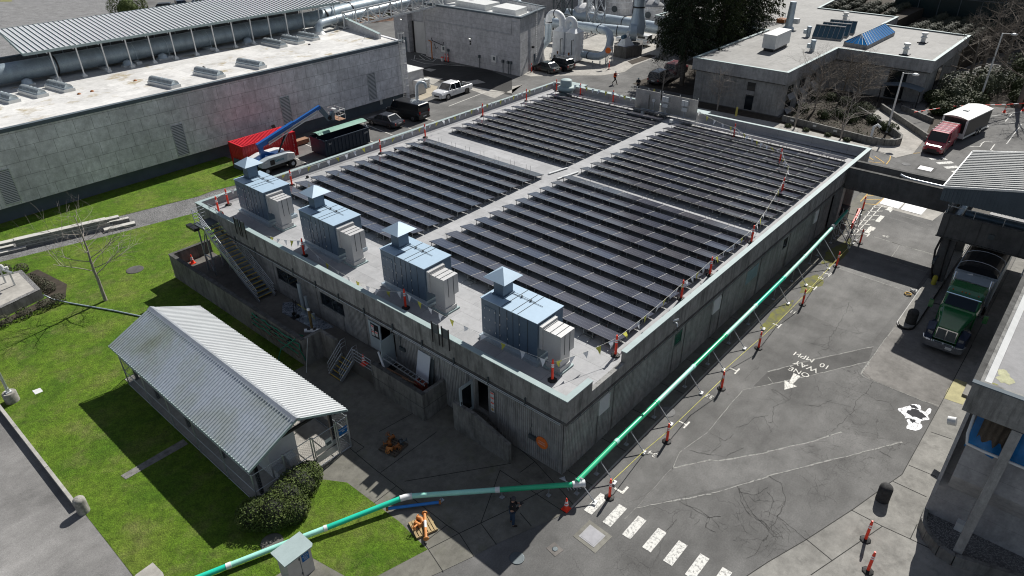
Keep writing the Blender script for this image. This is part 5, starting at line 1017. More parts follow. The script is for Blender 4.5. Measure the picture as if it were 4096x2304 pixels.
def bunting(pts, lab, sag=.12, step=.66, seed=1, lay=False):
    rnd = random.Random(seed); t = thing('pennant_string', lab, 'pennant string', pts[0], 0, 'white and yellow pennant strings on the roof'); path = []; 
    for (p,q) in zip(pts, pts[1:]):
        p = Vector(p); q = Vector(q); n = 10
        for i in range(n): f = i/n; v = p.lerp(q,f); v.z -= sag*4*f*(1-f)*(1 if (q-p).length > 2 else .3); path.append(v)
    path.append(Vector(pts[-1])); MB().tube(path,.010,4).build('rope', mRope, t)
    k = 0; acc = 0
    for a, c in zip(path, path[1:]):
        acc += (c-a).length
        if acc > step:
            acc = 0; k += 1; d = (c-a).normalized(); dn = Vector((rnd.gauss(0,.22)-.15,rnd.gauss(0,.22),-1)).normalized(); w_ = d*.17; tip = a+dn*.44; mid = a+dn*.2+Vector((rnd.gauss(0,.03),rnd.gauss(0,.03),0))
            MB().add([a-w_,a+w_,mid+w_*.55,mid-w_*.55,tip],[(0,1,2,3),(3,2,4)]).build('pennant', mFlagY if k%3 == 2 else mFlagW, t)
            if k > 95: break
RZ = lambda x,y,h_=1.1: (x,y,rz(x,y)+h_)
bunting([RZ(2,32.7),RZ(7.1,32.2),RZ(16.1,32.3),RZ(21.4,32.4),RZ(29.3,32.6),RZ(36,32.6),RZ(41,32.5)],'pennant string along the left parapet')
bunting([RZ(41,32.5),RZ(41.2,29.5),RZ(41.2,25.3),RZ(41.2,21.7)],'pennant string along the far parapet left of the inverters',seed=2)
bunting([RZ(41.6,16.0,1.0),RZ(39.3,10.9,.9),RZ(35.9,5.2),RZ(33.0,3.4),RZ(30.1,2.6),RZ(21.2,.92)],'pennant string curving over the far right panels',seed=3,sag=.2)
bunting([RZ(21.2,.92),RZ(15.6,1.0),RZ(12.1,.98),RZ(5.2,.85)],'pennant string along the street parapet',seed=4)
bunting([RZ(5.2,.85),RZ(1.55,2.05),RZ(1.1,8,.95),RZ(1.15,12.2)],'pennant string around the near corner past two units',seed=5)
bunting([RZ(1.15,12.2),RZ(.9,16.6,.3),RZ(1.0,21.7)],'pennant string sagging along the near edge between units',seed=6,sag=.3)
bunting([RZ(1.0,21.7),RZ(.6,25,.5),RZ(.3,27.5,.2)],'short pennant string lying over the near parapet',seed=7)
bunting([RZ(2,32.7),RZ(.85,32.0)],'short bare rope between the two posts at the stair',seed=8,step=9)
b = MB(); b.tube([(.9,-2.05,1.05),(4.5,-1.75,.18),(6.0,-2.2,.75),(9,-2.1,.35),(11.8,-2.4,.8),(13.4,-1.8,.15),(16.9,-2.35,.8),(20,-2.2,.25),(23.6,-2.5,.8),(27,-2.2,.25),(30.4,-2.4,.75),(33,-2.2,.3),(35.4,-2.5,.85)],.02,4)
tag(b.build('barrier_tape', M('tape_pale_yellow',(.62,.58,.16),.25,8,40)), 'yellow barrier tape sagging between the street posts', 'tape')
# inverter boards, conduits, vent and roof bits at the far edge
t = thing('inverter_board', 'row of steel boards with white inverters at the far end of the centre aisle', 'inverter board', (41.0,18.5,4.78))
mSS = metal_m('stainless', (.50,.49,.46), .32, .18, .75)
for (y0,y1) in ((19.6,22.4),(15.6,19.45)): MB().box(40.9,y0,4.95,40.95,y1,6.85).build('board', mSS, t)
b = MB(); [b.box(40.96,y,4.8,41.02,y+.06,7.0) for y in (15.6,17.5,19.4,19.7,21,22.3)]; b.build('post', mGalv, t)
for y in (18.6,16.5):
    for k in range(2): MB().box(40.62,y+.33*k,6.15,40.88,y+.33*k+.3,6.65).build('inverter', mWhite, t)
    MB().box(40.7,y+.05,5.6,40.88,y+.6,5.95).build('switch_box', mWhite, t)
MB().box(40.72,20.1,5.9,40.88,20.4,6.15).build('switch_box', mWhite, t); MB().box(40.75,20.8,5.1,40.89,21.4,6.5).build('cable_duct', mSS, t)
b = MB()
for y in (20.25,18.8,18.95,16.7,16.85): b.tube([(40.8,y,5.9),(40.8,y,5.1),(40.5,y,4.95)],.025,6)
b.tube([(40.7,21.5,5.0),(40.7,15.8,5.0)],.03,6); b.tube([(40.6,21.5,5.08),(40.6,15.8,5.08)],.03,6); b.build('conduit', mGalv, t)
for x,y,l in ((39.6,20.6,'small white junction box left of the centre aisle end'),(38.9,17.0,'small white junction box right of the centre aisle end')): tag(MB().box(x,y,4.85,x+.35,y+.3,5.15).build('junction_box', mWhite), l, 'box')
t = thing('roof_vent', 'round grey roof vent drum in the far roof corner', 'roof vent', (40.6,30.9,4.78)); MB().lathe((40.6,30.9,4.78),[(.75,0),(.75,.5),(.95,.55),(.95,.8),(.8,.9),(.7,.92)],24).build('base', mCop, t); MB().lathe((40.6,30.9,5.7),[(.62,0),(.62,.6),(.5,.68),(.05,.7)],24).build('drum', mCop, t)
for x,y in ((8.8,32.6),(17.5,32.0)): tag(MB().lathe((x,y,4.78),[(.13,0),(.1,.08),(.13,.1),(.05,.18)],8).build('roof_drain', mBlk), 'small black roof drain by the left parapet, %s the stair' % ('nearer' if x < 10 else 'farther from'), 'drain', 'black roof drains')
# ---------------- big concrete building on the left
ZB = 7.5
t = thing('long_concrete_building', 'huge plain concrete building with white flat roof left of the solar roof', 'building', (0,65,0))
MB().box(-75,54.3,1.4,38.2,54.75,7.55).build('wall', mBigWall, t); MB().box(-75,54.9,0,38.0,55.2,1.4).build('plinth', mPlinth, t)
MB().add([(-75,54.75,1.4),(38.2,54.75,1.4),(38.2,55.2,1.4),(-75,55.2,1.4)],[(0,1,2,3)]).build('plinth_ledge', mPlinth, t)
MB().box(-75,54.22,7.5,38.3,54.7,7.82).build('coping', mCop if 0 else mPlinth, t)
MB().prism([(38.2,54.3),(38.6,54.3),(42.2,80.5),(41.8,80.5)],0,7.6).build('side_wall', mBigWall, t)
mWhW = concrete_m('white_wall',.55,(1,1,1),.15); 
MB().prism([(37.7,58.2),(38.05,58.2),(41.2,73.6),(40.8,73.6)],7.3,[8.1,8.1,9.1,9.1]).build('end_parapet', mWhW, t); MB().prism([(37.65,58.2),(38.1,58.2),(41.25,73.6),(40.75,73.6)],[8.1,8.1,9.1,9.1],[8.15,8.15,9.15,9.15]).build('coping', mCop, t)
MB().add([(-75,54.7,ZB),(38.2,54.7,ZB),(41.6,80,ZB),(-75,80,ZB)],[(0,1,2,3)]).build('roof', mBigRoof, t)
MB().box(-75,72.6,ZB,36,73.0,9.7).build('back_wall', concrete_m('back_wall',.20,(1,1,1),.4,.3), t); MB().box(-75,72.5,9.7,36,73.1,9.8).build('coping', mPlinth, t)
MB().box(-75,79.8,0,41.6,80.0,ZB).build('rear_wall', mBigWall, t)
for k,(x0,x1,z0,z1) in enumerate(((-7.1,-5.95,1.65,4.55),(8.1,9.2,1.6,4.6),(20.25,21.35,1.65,4.65),(32.25,33.35,1.7,4.8))):
    w_ = MB().box(x0-.05,54.24,z0-.05,x1+.05,54.298,z0).box(x0-.05,54.24,z1,x1+.05,54.298,z1+.05).box(x0-.05,54.24,z0,x0,54.298,z1).box(x1,54.24,z0,x1+.05,54.298,z1).build('louvre_frame', mGalv, t)
    b = MB(); n = 20; MB().box(x0,54.285,z0,x1,54.299,z1).build('louvre_gap_shade', mSteelD, w_)  # added dark sheet, its colour gives the shade between the slats
    for i in range(n): z = z0+(z1-z0)*i/n; b.add([(x0,54.25,z),(x1,54.25,z),(x1,54.28,z+.075),(x0,54.28,z+.075)],[(0,1,2,3)])
    b.build('louvre', mDuctS, w_)
MB().box(36.2,54.86,.05,37.1,54.9,2.2-.85).build('door', mPlinth, t); q = MB().box(34.2,54.84,.65,34.55,54.9,1.25).build('wall_sign', mWhite, t)
for x in (35.2,36.0,36.7): pass
def steps_lad(p0, z0, z1, nrm, name, lab, cage=True):
    t = thing(name, lab, 'ladder', (p0[0],p0[1],z0)); n = Vector(nrm); s_ = Vector((-n.y,n.x,0)); p = Vector((p0[0],p0[1],0)); b = MB()
    for e in (-.25,.25): b.tube([p+n*.15+s_*e+Vector((0,0,z0)),p+n*.15+s_*e+Vector((0,0,z1+1.1))],.03,5)
    b.build('rail', mWhiteM, t); b = MB()
    for k in range(int((z1-z0)/.3)): q = p+n*.15+Vector((0,0,z0+.2+.3*k)); b.tube([q-s_*.25,q+s_*.25],.015,4)
    b.build('rung', mWhiteM, t)
    if cage:
        b = MB(); z = z0+2.3
        while z < z1+1.2:
            b.tube([p+n*(.15+.7*math.sin(a))+s_*.4*math.cos(a)*-1+Vector((0,0,z)) for a in [PI*i/6 for i in range(7)]],.018,4); z += .9
        for a in (.3,.9,1.57,2.2,2.8): b.tube([p+n*(.15+.7*math.sin(a))-s_*.4*math.cos(a)+Vector((0,0,z0+2.3)),p+n*(.15+.7*math.sin(a))-s_*.4*math.cos(a)+Vector((0,0,z1+1.1))],.015,4)
        b.build('cage', mWhiteM, t)
    return t
steps_lad((37.7,54.3),.2,7.7,(0,-1,0),'caged_ladder','tall caged ladder at the right end of the big concrete wall')
# canopy along the back of the roof with its posts
ZC = 10.75
t = thing('roof_canopy', 'long white standing seam canopy on thin posts over the big pipe', 'canopy', (18,70,ZB))
def cz(y): return 10.62+(y-67.0)*.12
b = MB(); b.add([(1.6,67.9,cz(67.9)),(39.5,67.9,cz(67.9)),(39.5,76.8,cz(76.8)),(2.4,76.8,cz(76.8))],[(0,1,2,3)]); b.build('roof', mCorrW, t)
b = MB(); x = 2.0
while x < 39.4: b.bar((x,67.9,cz(67.9)+.04),(x+.3,76.8,cz(76.8)+.03),.05,.07); x += .5
b.build('seam', mPlinth, t); b = MB(); b.bar((1.6,67.85,cz(67.9)-.1),(39.5,67.85,cz(67.9)-.1),.08,.26); b.bar((1.6,67.9,cz(67.9)-.1),(2.4,76.8,cz(76.8)-.1),.08,.26); b.bar((2.4,76.85,cz(76.8)-.05),(39.5,76.85,cz(76.8)-.05),.06,.16); b.build('fascia', mCop, t)
b = MB(); b.bar((1.9,68.6,cz(68.6)-.2),(39.5,68.6,cz(68.6)-.2),.08,.15); b.bar((1.9,72.2,cz(72)-.2),(39.5,72.2,cz(72)-.2),.08,.15)
for k in range(16): x = 3.7+2.47*k-.0; b.bar((x,68,cz(68)-.3),(x,76.5,cz(76.5)-.3),.08,.16)
b.build('purlin', mGalv, t)
for k in range(15):
    x = 3.95+2.47*k
    if x > 39.3: break
    MB().bar((x,68.0,ZB+.3),(x,68.0,cz(68)-.2),.11).build('post', mWhiteM, t); MB().bar((x,72.3,ZB),(x,72.3,cz(72)-.2),.1).build('post', mGalv, t)
    MB().box(x-.22,67.8,ZB,x+.22,68.25,ZB+.2).add([(x-.2,67.82,ZB+.2),(x+.2,67.82,ZB+.2),(x+.2,68.22,ZB+.2),(x-.2,68.22,ZB+.2),(x,68.02,ZB+.5)],[(0,1,4),(1,2,4),(2,3,4),(3,0,4)]).build('post_foot', mWhiteM, t)
t = thing('large_duct', 'very large grey duct lying along the roof under the canopy', 'duct', (10,70.3,ZB)); mBigD = metal_m('big_duct', (.27,.33,.37), .45, .2, .3); 
MB().tube([(-75,70.3,8.75),(37,70.3,8.75),(44,71.0,9.0),(62,72.5,9.4)],.95,24).build('duct', mBigD, t)
b = MB()
for x in (4.6,38.4,43,50,56): b.tube([(x,70.3 if x < 40 else 70.9+(x-43)*.09,8.75 if x<40 else 8.98+(x-43)*.022),(x+.16,70.3 if x < 40 else 70.92+(x-43)*.09,8.75 if x < 40 else 8.98+(x-43)*.022)],1.0,24)
b.build('band', mBlk, t)
for k,x in enumerate((4.2,9.2,12.6,16.2,21.3,26.5,31.6)):
    MB().box(x-.35,68.9,ZB,x+.25,71.2,ZB+.28).build('saddle', mWhiteM, t); MB().tube([(x,69.2,ZB+.28),(x,69.3,9.1),(x,69.9,9.7)],.025,5).build('strap', mDuctG, t)
for k,x in enumerate((1.4,11.4,15.3,26.0)):
    q = thing('roof_dome_vent', ['low grey dome vent on white base at the left under the duct','low grey dome vent beside the second saddle of the duct','low grey dome vent near the middle of the duct','low grey dome vent at the far part of the duct'][k], 'roof vent', (x,69.4,ZB)); MB().box(x-.6,68.7,ZB,x+.6,69.5,ZB+.2).build('base', mWhiteM, q); MB().lathe((x,69.1,ZB+.2),[(.6,0),(.5,.15),(.45,.35),(.1,.5)],18).build('dome', mDuctG, q)
t = thing('slim_duct', 'slimmer pale duct from the roof along the truss bridge', 'duct', (45,68,9)); MB().tube([(35.0,66.9,7.6),(35.0,66.9,8.4),(35.6,67.1,8.7),(38,67.6,8.75),(58,69.5,9.2),(61,69.9,9.3)],.5,18).build('duct', mDuctG, t)
b = MB(); [b.tube([(x,67.6+(x-38)*.095,8.75+(x-38)*.0225),(x+.1,67.61+(x-38)*.095,8.75+(x-38)*.0225)],.54,18) for x in (38.2,41,45,49.5,54)]; b.lathe((35,66.9,7.5),[(.8,0),(.5,.35)],18); b.build('band', mWhiteM, t)
t = thing('truss_bridge', 'white steel truss carrying the ducts between the two buildings', 'truss', (49,67,8)); b = MB(); N_ = 9
fy0, fy1 = (lambda x: 66.6+(x-39)*.095), (lambda x: 71.8+(x-39)*.095)
for f_ in (fy0,fy1):
    zt, zb = 9.6, 7.7
    b.bar((38.6,f_(38.6),zt),(59,f_(59),zt+.3),.2,.2); b.bar((38.6,f_(38.6),zb),(59,f_(59),zb+.2),.2,.2)
    for i in range(N_+1): x = 38.8+20*i/N_; b.bar((x,f_(x),zb),(x,f_(x),zt+.2),.15)
    for i in range(N_): x = 38.8+20*i/N_; x2 = 38.8+20*(i+1)/N_; b.bar((x,f_(x),zt if i%2 == 0 else zb),(x2,f_(x2),zb if i%2 == 0 else zt),.13)
for i in range(N_+1): x = 38.8+20*i/N_; b.bar((x,fy0(x),7.75),(x,fy1(x),7.75),.13)
for i in range(N_): x = 38.8+20*i/N_; x2 = 38.8+20*(i+1)/N_; b.bar((x,fy0(x),7.7),(x2,fy1(x2),7.7),.09)
b.build('truss', mWhiteM, t)
# skylights
def skylight(x0,y0,x1,y1,lab):
    t = thing('skylight', lab, 'skylight', ((x0+x1)/2,(y0+y1)/2,ZB), 0, 'barrel skylights on the white roof')
    w_ = .42; a = Vector((x0,y0,0)); c = Vector((x1,y1,0)); d = (c-a).normalized(); L = (c-a).length; m = (a+c)/2; rz_ = math.atan2(d.y,d.x)
    MB().obox((m.x,m.y,ZB+.14),(L,w_*2+.25,.28),rz_).build('curb', mWhiteM, t); MB().obox((m.x,m.y,ZB+.36),(L-.1,w_*2,.14),rz_).build('frame', mDuctG, t)
    n = Vector((-d.y,d.x,0)); v = []; f = []; k_ = 8
    for i,e in enumerate((a+d*.08,c-d*.08)):
        for k in range(k_+1): an = PI*k/k_; v.append(e+n*w_*.9*math.cos(an)+Vector((0,0,ZB+.43+.3*math.sin(an))))
    f = [(k,k+1,k_+2+k,k_+1+k) for k in range(k_)]+[tuple(range(k_+1)),tuple(range(k_+1,2*k_+2))]
    MB().add(v,f,True).build('barrel', metal_m('skylight_glaze',(.36,.40,.42),.3,.1,.2) if 'skylight_glaze' not in bpy.data.materials else bpy.data.materials['skylight_glaze'], t)
    b = MB()
    for i in range(1,int(L/.85)+1):
        e = a+d*(.08+(L-.16)*i/(int(L/.85)+1)); b.tube([e+n*w_*.92*math.cos(PI*k/8)+Vector((0,0,ZB+.43+.31*math.sin(PI*k/8))) for k in range(9)],.02,4)
    b.build('rib', mDuctG, t)
rows = [(-1.6,63.2,-2.2,67.2,'barrel skylight nearest the left edge of the roof'),(.8,63.2,.3,66.9,'second barrel skylight from the left edge'),(3.2,63.2,2.7,66.9,'third barrel skylight from the left edge'),(10.5,56.3,9.9,60.2,'long barrel skylight at the coping, leftmost of three'),(15.3,56.3,14.7,60.2,'long barrel skylight at the coping, middle of three'),(20.2,56.4,19.6,60.2,'long barrel skylight at the coping, rightmost of three'),(27.5,63.6,27.3,67.4,'barrel skylight near the slim duct, leftmost of three'),(30.0,63.6,29.8,67.2,'barrel skylight near the slim duct, middle of three'),(32.4,63.8,32.2,67.2,'barrel skylight closest to the slim duct')]
for r_ in rows: skylight(*r_)
for k,(x,y) in enumerate(((9.1,53.4+8.9),(3.4,61.6),(4.6,61.6),(15.8,61.9),(16.4,62),(30.3,62.4))): tag(MB().lathe((x,y,ZB),[(.2,0),(.12,.12),(.02,.14)],8).build('roof_drain', mRust if k < 3 else mBlk), 'small low drain on the white roof, %s from its left end' % ORD[[3,0,1,2,4,5][k] if 0 else k], 'drain', 'drains on the white roof')
t = tag(MB().add([(36.0,59.0,ZB+.1),(36.4,58.8,ZB+1.2),(36.2,59.2,ZB+.3),(36.7,59.3,ZB+.9),(36.3,59.4,ZB+.05)],[(0,1,2),(2,3,4)]).build('cloth', mWhite), 'white rag fluttering on the roof by the end parapet', 'rag')
# ---------------- things in the yard between the buildings
mRed = paint('container_red',(.52,.014,.02),.4,.2,0,.12)
t = thing('shipping_container', 'bright red shipping container beside the big concrete wall', 'container', (15.2,50.9,0)); X0,Y0,X1,Y1 = 12.3,49.3,18.3,51.8
b = MB(); n = 40; h_ = 2.55
v=[]; 
def corrw(p,q,nn):
    b = MB(); p = Vector(p); q = Vector(q); L = (q-p).length; d = (q-p)/L; k = int(L/.28); pr = []
    for i in range(k): s0 = i*L/k; pr += [(s0,0),(s0+.1,0),(s0+.14,.04),(s0+.24,.04)]
    pr.append((L,0)); vv = []
    for z in (.1,h_-.05):
        for s_,e in pr: c = p+d*s_-Vector(nn)*e; vv.append((c.x,c.y,z))
    m = len(pr); b.add(vv,[(i,i+1,m+i+1,m+i) for i in range(m-1)]); return b
sd = corrw((X0,Y0,0),(X1,Y0,0),(0,-1,0)); e2 = corrw((X0,Y1,0),(X0,Y0,0),(-1,0,0)); sd.add(e2.v,e2.f); e2 = corrw((X1,Y1,0),(X0,Y1,0),(0,1,0)); sd.add(e2.v,e2.f); sd.box(X1-.06,Y0+.05,.1,X1-.02,Y1-.05,h_-.1); sd.build('side', mRed, t)
b = MB(); b.box(X0,Y0,h_-.06,X1,Y1,h_-.02)
for i in range(24): x = X0+.3+(X1-X0-.6)*i/23; b.bar((x,Y0+.15,h_),(x,Y1-.15,h_),.12,.05)
b.build('roof', M('container_roof',(.55,.02,.035),.08,1,20,.75,spec=.2), t)
b = MB()
for x in (X0,X1):
    for y in (Y0,Y1): b.box(x-.06,y-.06,0,x+.06,y+.06,h_)
for z in (.08,h_-.06): b.bar((X0,Y0,z),(X1,Y0,z),.1); b.bar((X0,Y1,z),(X1,Y1,z),.1); b.bar((X0,Y0,z),(X0,Y1,z),.1); b.bar((X1,Y0,z),(X1,Y1,z),.1)
b.build('frame', mRed, t)
for k,ch in enumerate('ROOFLINE INC'): text(ch,.17,(X1-.28,Y0-.02,2.2-.165*k),frame((1,0,0),(0,0,1)),mWhite,'container_lettering',t)
tag(MB().bar((18.9,52.9,.05),(18.6,53.9,2.2),.5,.05).build('board', mWoodD), 'brown boards leaning on the plinth behind the container', 'boards'); tag(MB().obox((12.05,50.4,.55),(.06,1.3,1.0),R(5),R(12)).build('board', mPlinth), 'grey board leaning against the left end of the red container', 'board')
b = MB(); [b.box(19.6,51.5+.0*k,.1+.12*k,21.3,52.3,.19+.12*k) for k in range(4)]; tag(b.build('lumber_stack', mPly), 'low stack of brown planks between container and skip', 'lumber')
# lift
mLB = paint('lift_blue',(.012,.12,.42),.35,.4,0,.1); mLG = paint('lift_grey',(.42,.47,.50),.4,.2,0,.1); mLW = paint('lift_white',(.72,.73,.72),.35,.2,0,.06)
t = thing('boom_lift', 'blue and white boom lift with raised arm in front of the container', 'boom lift', (14.3,47.7,0))
MB().box(12.6,46.9,.35,16.2,48.6,.75).build('chassis', mBlk, t)
for x in (13.0,15.9):
    for y in (46.7,48.6): w_ = MB().lathe((x,y,.45),[(.30,-.2),(.44,-.15),(.44,.15),(.30,.2)],20,False,(0,1,0)).build('wheel', mTyre, t); MB().lathe((x,y,.45),[(.2,-.21),(.2,.21)],12,False,(0,1,0)).build('rim', mLG, w_)
prof = [(12.4,.95),(12.55,1.55),(13.4,1.75),(15.4,1.75),(16.1,1.55),(16.2,1.1),(15.9,.9),(12.8,.85)]
MB().extr(prof,46.35,47.15).build('hood', mLG, t, 'grey lift hood with lettering', bevel=.06); MB().extr([(p[0],p[1]-.02) for p in prof],48.15,48.9).build('hood', mLW, t, bevel=.06)
MB().extr([(15.2,1.0),(15.35,1.77),(16.15,1.57),(16.25,1.0)],46.33,47.17).build('counterweight', mLW, t, bevel=.05); MB().box(12.7,47.2,.8,15.8,48.1,1.25).build('turntable', mLB, t)
Pv = Vector((13.6,47.65,2.35)); Tp = Vector((20.2,47.3,4.9)); 
Tp = at(1,0,640,1075,0); d_ = ray(1,0,640,1075); k_ = (47.3-CP.y)/d_.y; Tp = CP+d_*k_; d_ = ray(1,1,40,10); k_ = (47.6-CP.y)/d_.y; Pv = CP+d_*k_
dd = (Tp-Pv).normalized(); MB().bar(Pv-dd*.3,Pv+(Tp-Pv)*.55,.42,.5).build('boom', mLB, t); MB().bar(Pv+(Tp-Pv)*.5,Tp,.3,.36).build('boom_section', mLB, t)
MB().bar(Pv+dd*.8+Vector((0,-.27,-.12)),Tp-dd*.5+Vector((0,-.27,-.12)),.06,.14).build('cable_track', mGalv, t); MB().bar(Pv+dd*.8+Vector((0,-.3,-.32)),Tp-dd*.6+Vector((0,-.3,-.30)),.06,.1).build('cable_rail', mLW, t)
MB().bar(Pv+Vector((0,0,-.1)),(13.4,47.65,1.2),.3,.4).bar((13.5,47.65,2.0),(15.3,47.65,1.1),.3,.35).build('riser', mLB, t); MB().tube([(15.0,47.6,1.3),Pv+(Tp-Pv)*.42+Vector((0,0,-.25))],.09,8).build('lift_cylinder', mBlk, t); MB().tube([(15.4,47.6,1.9),Pv+(Tp-Pv)*.48+Vector((0,0,-.25))],.05,8).build('rod', mGalv, t)
d_ = ray(1,0,735,1185); Jn = CP+d_*((47.1-CP.y)/d_.y); d_ = ray(1,0,790,1190); Bs = CP+d_*((46.9-CP.y)/d_.y)
MB().bar(Tp,Jn,.2,.3).bar(Tp+Vector((-.1,0,-.35)),Jn+Vector((-.05,0,-.3)),.12,.16).build('jib', mBlueG, t); MB().lathe(Jn,[(.2,-.2),(.2,.2)],14,False,(0,1,0)).build('jib_joint', mBlk, t)
bx, by, bz = Jn.x+.45, Jn.y-.3, Jn.z-.25; MB().box(bx,by-.75,bz,bx+.85,by+1.0,bz+.05).build('basket_floor', mPly, t); b = MB()
for z in (bz+1.1,bz+.55): b.tube([(bx,by-.75,z),(bx+.85,by-.75,z),(bx+.85,by+1.0,z),(bx,by+1.0,z),(bx,by-.75,z)],.022,6)
for x in (bx,bx+.85):
    for y in (by-.75,by+.1,by+1.0): b.tube([(x,y,bz),(x,y,bz+1.1)],.02,6)
b.build('basket_rail', mWhiteM, t); MB().box(bx-.05,by-.2,bz+.75,bx+.25,by+.4,bz+1.15).build('control_box', mWhiteM, t); MB().box(bx-.3,by-.1,bz,bx,by+.3,bz+.9).build('basket_bracket', mBlueG, t)
fl = frame((1,0,0),(0,0,1)); text('Genie',.42,(14.4,46.33,1.33),fl,M('lift_teal',(.01,.20,.26),.05),'lift_lettering',t); MB().box(13.35,46.325,1.0,13.85,46.34,1.5).build('label_plate', mBlk, t); MB().box(15.5,46.31,1.15,15.9,46.325,1.5).build('label_plate', mWhite, t); MB().box(12.75,46.325,1.35,13.05,46.34,1.45).build('label_plate', mWhite, t)
# dumpster
mSkip = paint('skip_paint',(.008,.022,.045),.6,.1,0,.2); t = thing('roll_off_skip', 'dark green roll off skip with a pale green sheet cover', 'skip', (22.9,47.6,0)); X0,X1,Y0,Y1 = 19.7,25.5,46.2,48.8
b = MB(); b.box(X0,Y0,.2,X1,Y0+.06,1.75); b.box(X0,Y1-.06,.2,X1,Y1,1.75); b.box(X0,Y0+.06,.2,X0+.06,Y1-.06,1.75); b.box(X1-.06,Y0+.06,.2,X1,Y1-.06,1.75); b.box(X0,Y0,.14,X1,Y1,.2); b.build('body', mSkip, t)
b = MB()
for k in range(12): x = X0+.3+k*.47; b.box(x-.06,Y0-.07,.2,x+.06,Y0,1.65)
b.bar((X0,Y0-.03,1.75),(X1,Y0-.03,1.75),.12); b.bar((X0,Y1+.03,1.75),(X1,Y1+.03,1.75),.12); b.bar((X0,Y0,1.75),(X0,Y1,1.75),.12); b.bar((X1,Y0,1.75),(X1,Y1,1.75),.12); b.build('rib', mSkip, t)
b = MB(); v = []; 
for x in (X0+.1,X1+.6):
    for k in range(7): q = k/6; y = Y1+.1-q*1.75; v.append((x,y,1.9+.42*math.sin(PI*q*.8)))
b.add(v,[(k,k+1,8+k,7+k) for k in range(6)],True); b.build('sheet_cover', M('sheet_green',(.20,.36,.29),.12,1,10,.6), t); b = MB(); b.tube([(X1,Y0+.2,1.75),(X1+.5,Y1-1.2,2.1),(X1+.2,Y1,1.8)],.03,5); b.tube([(X0,Y0+1.4,1.75),(X0,Y1-1.3,1.98)],.03,5); b.build('arm', mGalv, t)
for x in (X0+.5,X1-.5): MB().lathe((x,Y0+.3,.12),[(.12,-.1),(.12,.1)],12,False,(0,1,0)).build('roller', mTyre, t)
text('207',.26,(X0+.6,Y0-.08,1.35),fl,mWhite,'skip_number',t); text('2077',.26,(X1-.45,Y0-.08,1.35),fl,mWhite,'skip_number',t)
t = thing('gooseneck_pipe', 'pale blue hooked vent pipe by the corner of the big building', 'pipe', (39.8,54.4,0)); MB().tube([(39.8,54.4,0)]+[(39.8+.55-.55*math.cos(a),54.2-.25*(1-math.cos(a)),1.75+.55*math.sin(a)) for a in [PI*i/10 for i in range(11)]]+[(40.9,53.7,1.55)],.19,14).build('pipe', mDuctG, t); MB().lathe((39.8,54.4,0),[(.34,0),(.34,.05),(.25,.06)],16).build('flange', mDuctG, t)
t = thing('equipment_hut', 'small pale hut with louvres behind the corner of the big building', 'hut', (42.5,58,0)); MB().box(39.8,57.0,0,43.6,60.6,2.9).build('body', mWhW, t); MB().box(39.7,56.9,2.9,43.7,60.7,2.98).build('roof', mWhite, t); MB().box(41.6,56.0,0,43.0,57.0,1.8).build('louvred_box', mDuctS, t)
t = thing('ibc_tank', 'white caged liquid tank on a pallet behind the hooked pipe', 'tank', (44.6,58.2,0)); MB().box(44.1,57.6,.2,45.2,58.8,1.15).build('tank', mWhite, t, bevel=.05); b = MB()
for k in range(5): b.tube([(44.05,57.6+.3*k,.15),(44.05,57.6+.3*k,1.2)],.015,4); b.tube([(44.1+.27*k,57.55,.15),(44.1+.27*k,57.55,1.2)],.015,4)
for z in (.4,.8,1.2): b.tube([(44.05,57.55,z),(45.25,57.55,z),(45.25,58.85,z),(44.05,58.85,z),(44.05,57.55,z)],.015,4)
b.box(44.05,57.55,0,45.25,58.85,.15); b.build('cage', mGalv, t)
# ---------------- control building and its wall equipment
mCB = panelled_m('cast_wall_cb', .46, 'YZ', 30, .78, .012, .5, (1,1.0,1.03), streak=.3, holes=False); mCB2 = panelled_m('cast_wall_cb2', .5, 'XZ', 1.6, .95, .016, .5, (1,1.01,1.03), streak=.3)
t = thing('control_building', 'tall windowless concrete block with white roof hatches in the middle distance', 'building', (61,62,0)); HC = 8.1
A0,A1,A2,A3 = (57.4,51.7),(57.4,71.2),(71.6,72.2),(65.6,54.0)
MB().prism([A0,A1,(57.75,71.2),(57.75,52.2)],0,HC-.1).build('wall', mCB, t); MB().prism([A0,(57.75,52.2),(65.4,54.4),(65.6,54.0)],0,HC-.1).build('wall', mCB2, t); MB().prism([(65.6,54.0),(65.4,54.4),(68.6,72.0),(69,72)],0,HC).build('wall', mCB2, t); MB().prism([(57.75,71.2),(69,71.8),(69,72.2),(57.4,71.5)],0,HC+.6).build('wall', mWhW, t)
MB().prism([(57.7,52.2),(65.4,54.3),(68.7,72),(57.7,71.2)],7.2,7.3).build('roof', mWhite, t)
b = MB(); b.prism([(57.25,51.4),(57.25,71.2),(57.8,71.2),(57.8,52.1)],HC-.25,HC); b.prism([(57.25,51.4),(57.8,52.1),(65.4,54.3),(65.8,53.8)],HC-.25,HC); b.prism([(65.8,53.8),(65.4,54.3),(68.6,72),(69.1,72)],HC-.1,HC+.1); b.build('coping', mPlinth, t)
MB().prism([(61.2,61.8),(64.6,61.9),(65.5,68.6),(61.8,68.8)],7.3,8.15).build('roof_hatch', mWhite, t); MB().prism([(60.6,55.3),(64.0,56.0),(64.6,60.6),(61.0,60.2)],7.3,8.15).build('roof_hatch', mWhite, t); MB().lathe((63.5,66.8,8.15),[(.5,0),(.5,.1),(.1,.3)],14).build('roof_cowl', mGalv, t)
MB().prism([(58.3,71.2),(58.7,71.2),(59.2,79),(58.8,79)],0,HC-.2).build('wall', mCB, t); MB().prism([(59.2,75.6),(59.2,79),(57.6,79),(57.6,75.6)],0,HC-.2).build('pier', mCB, t)
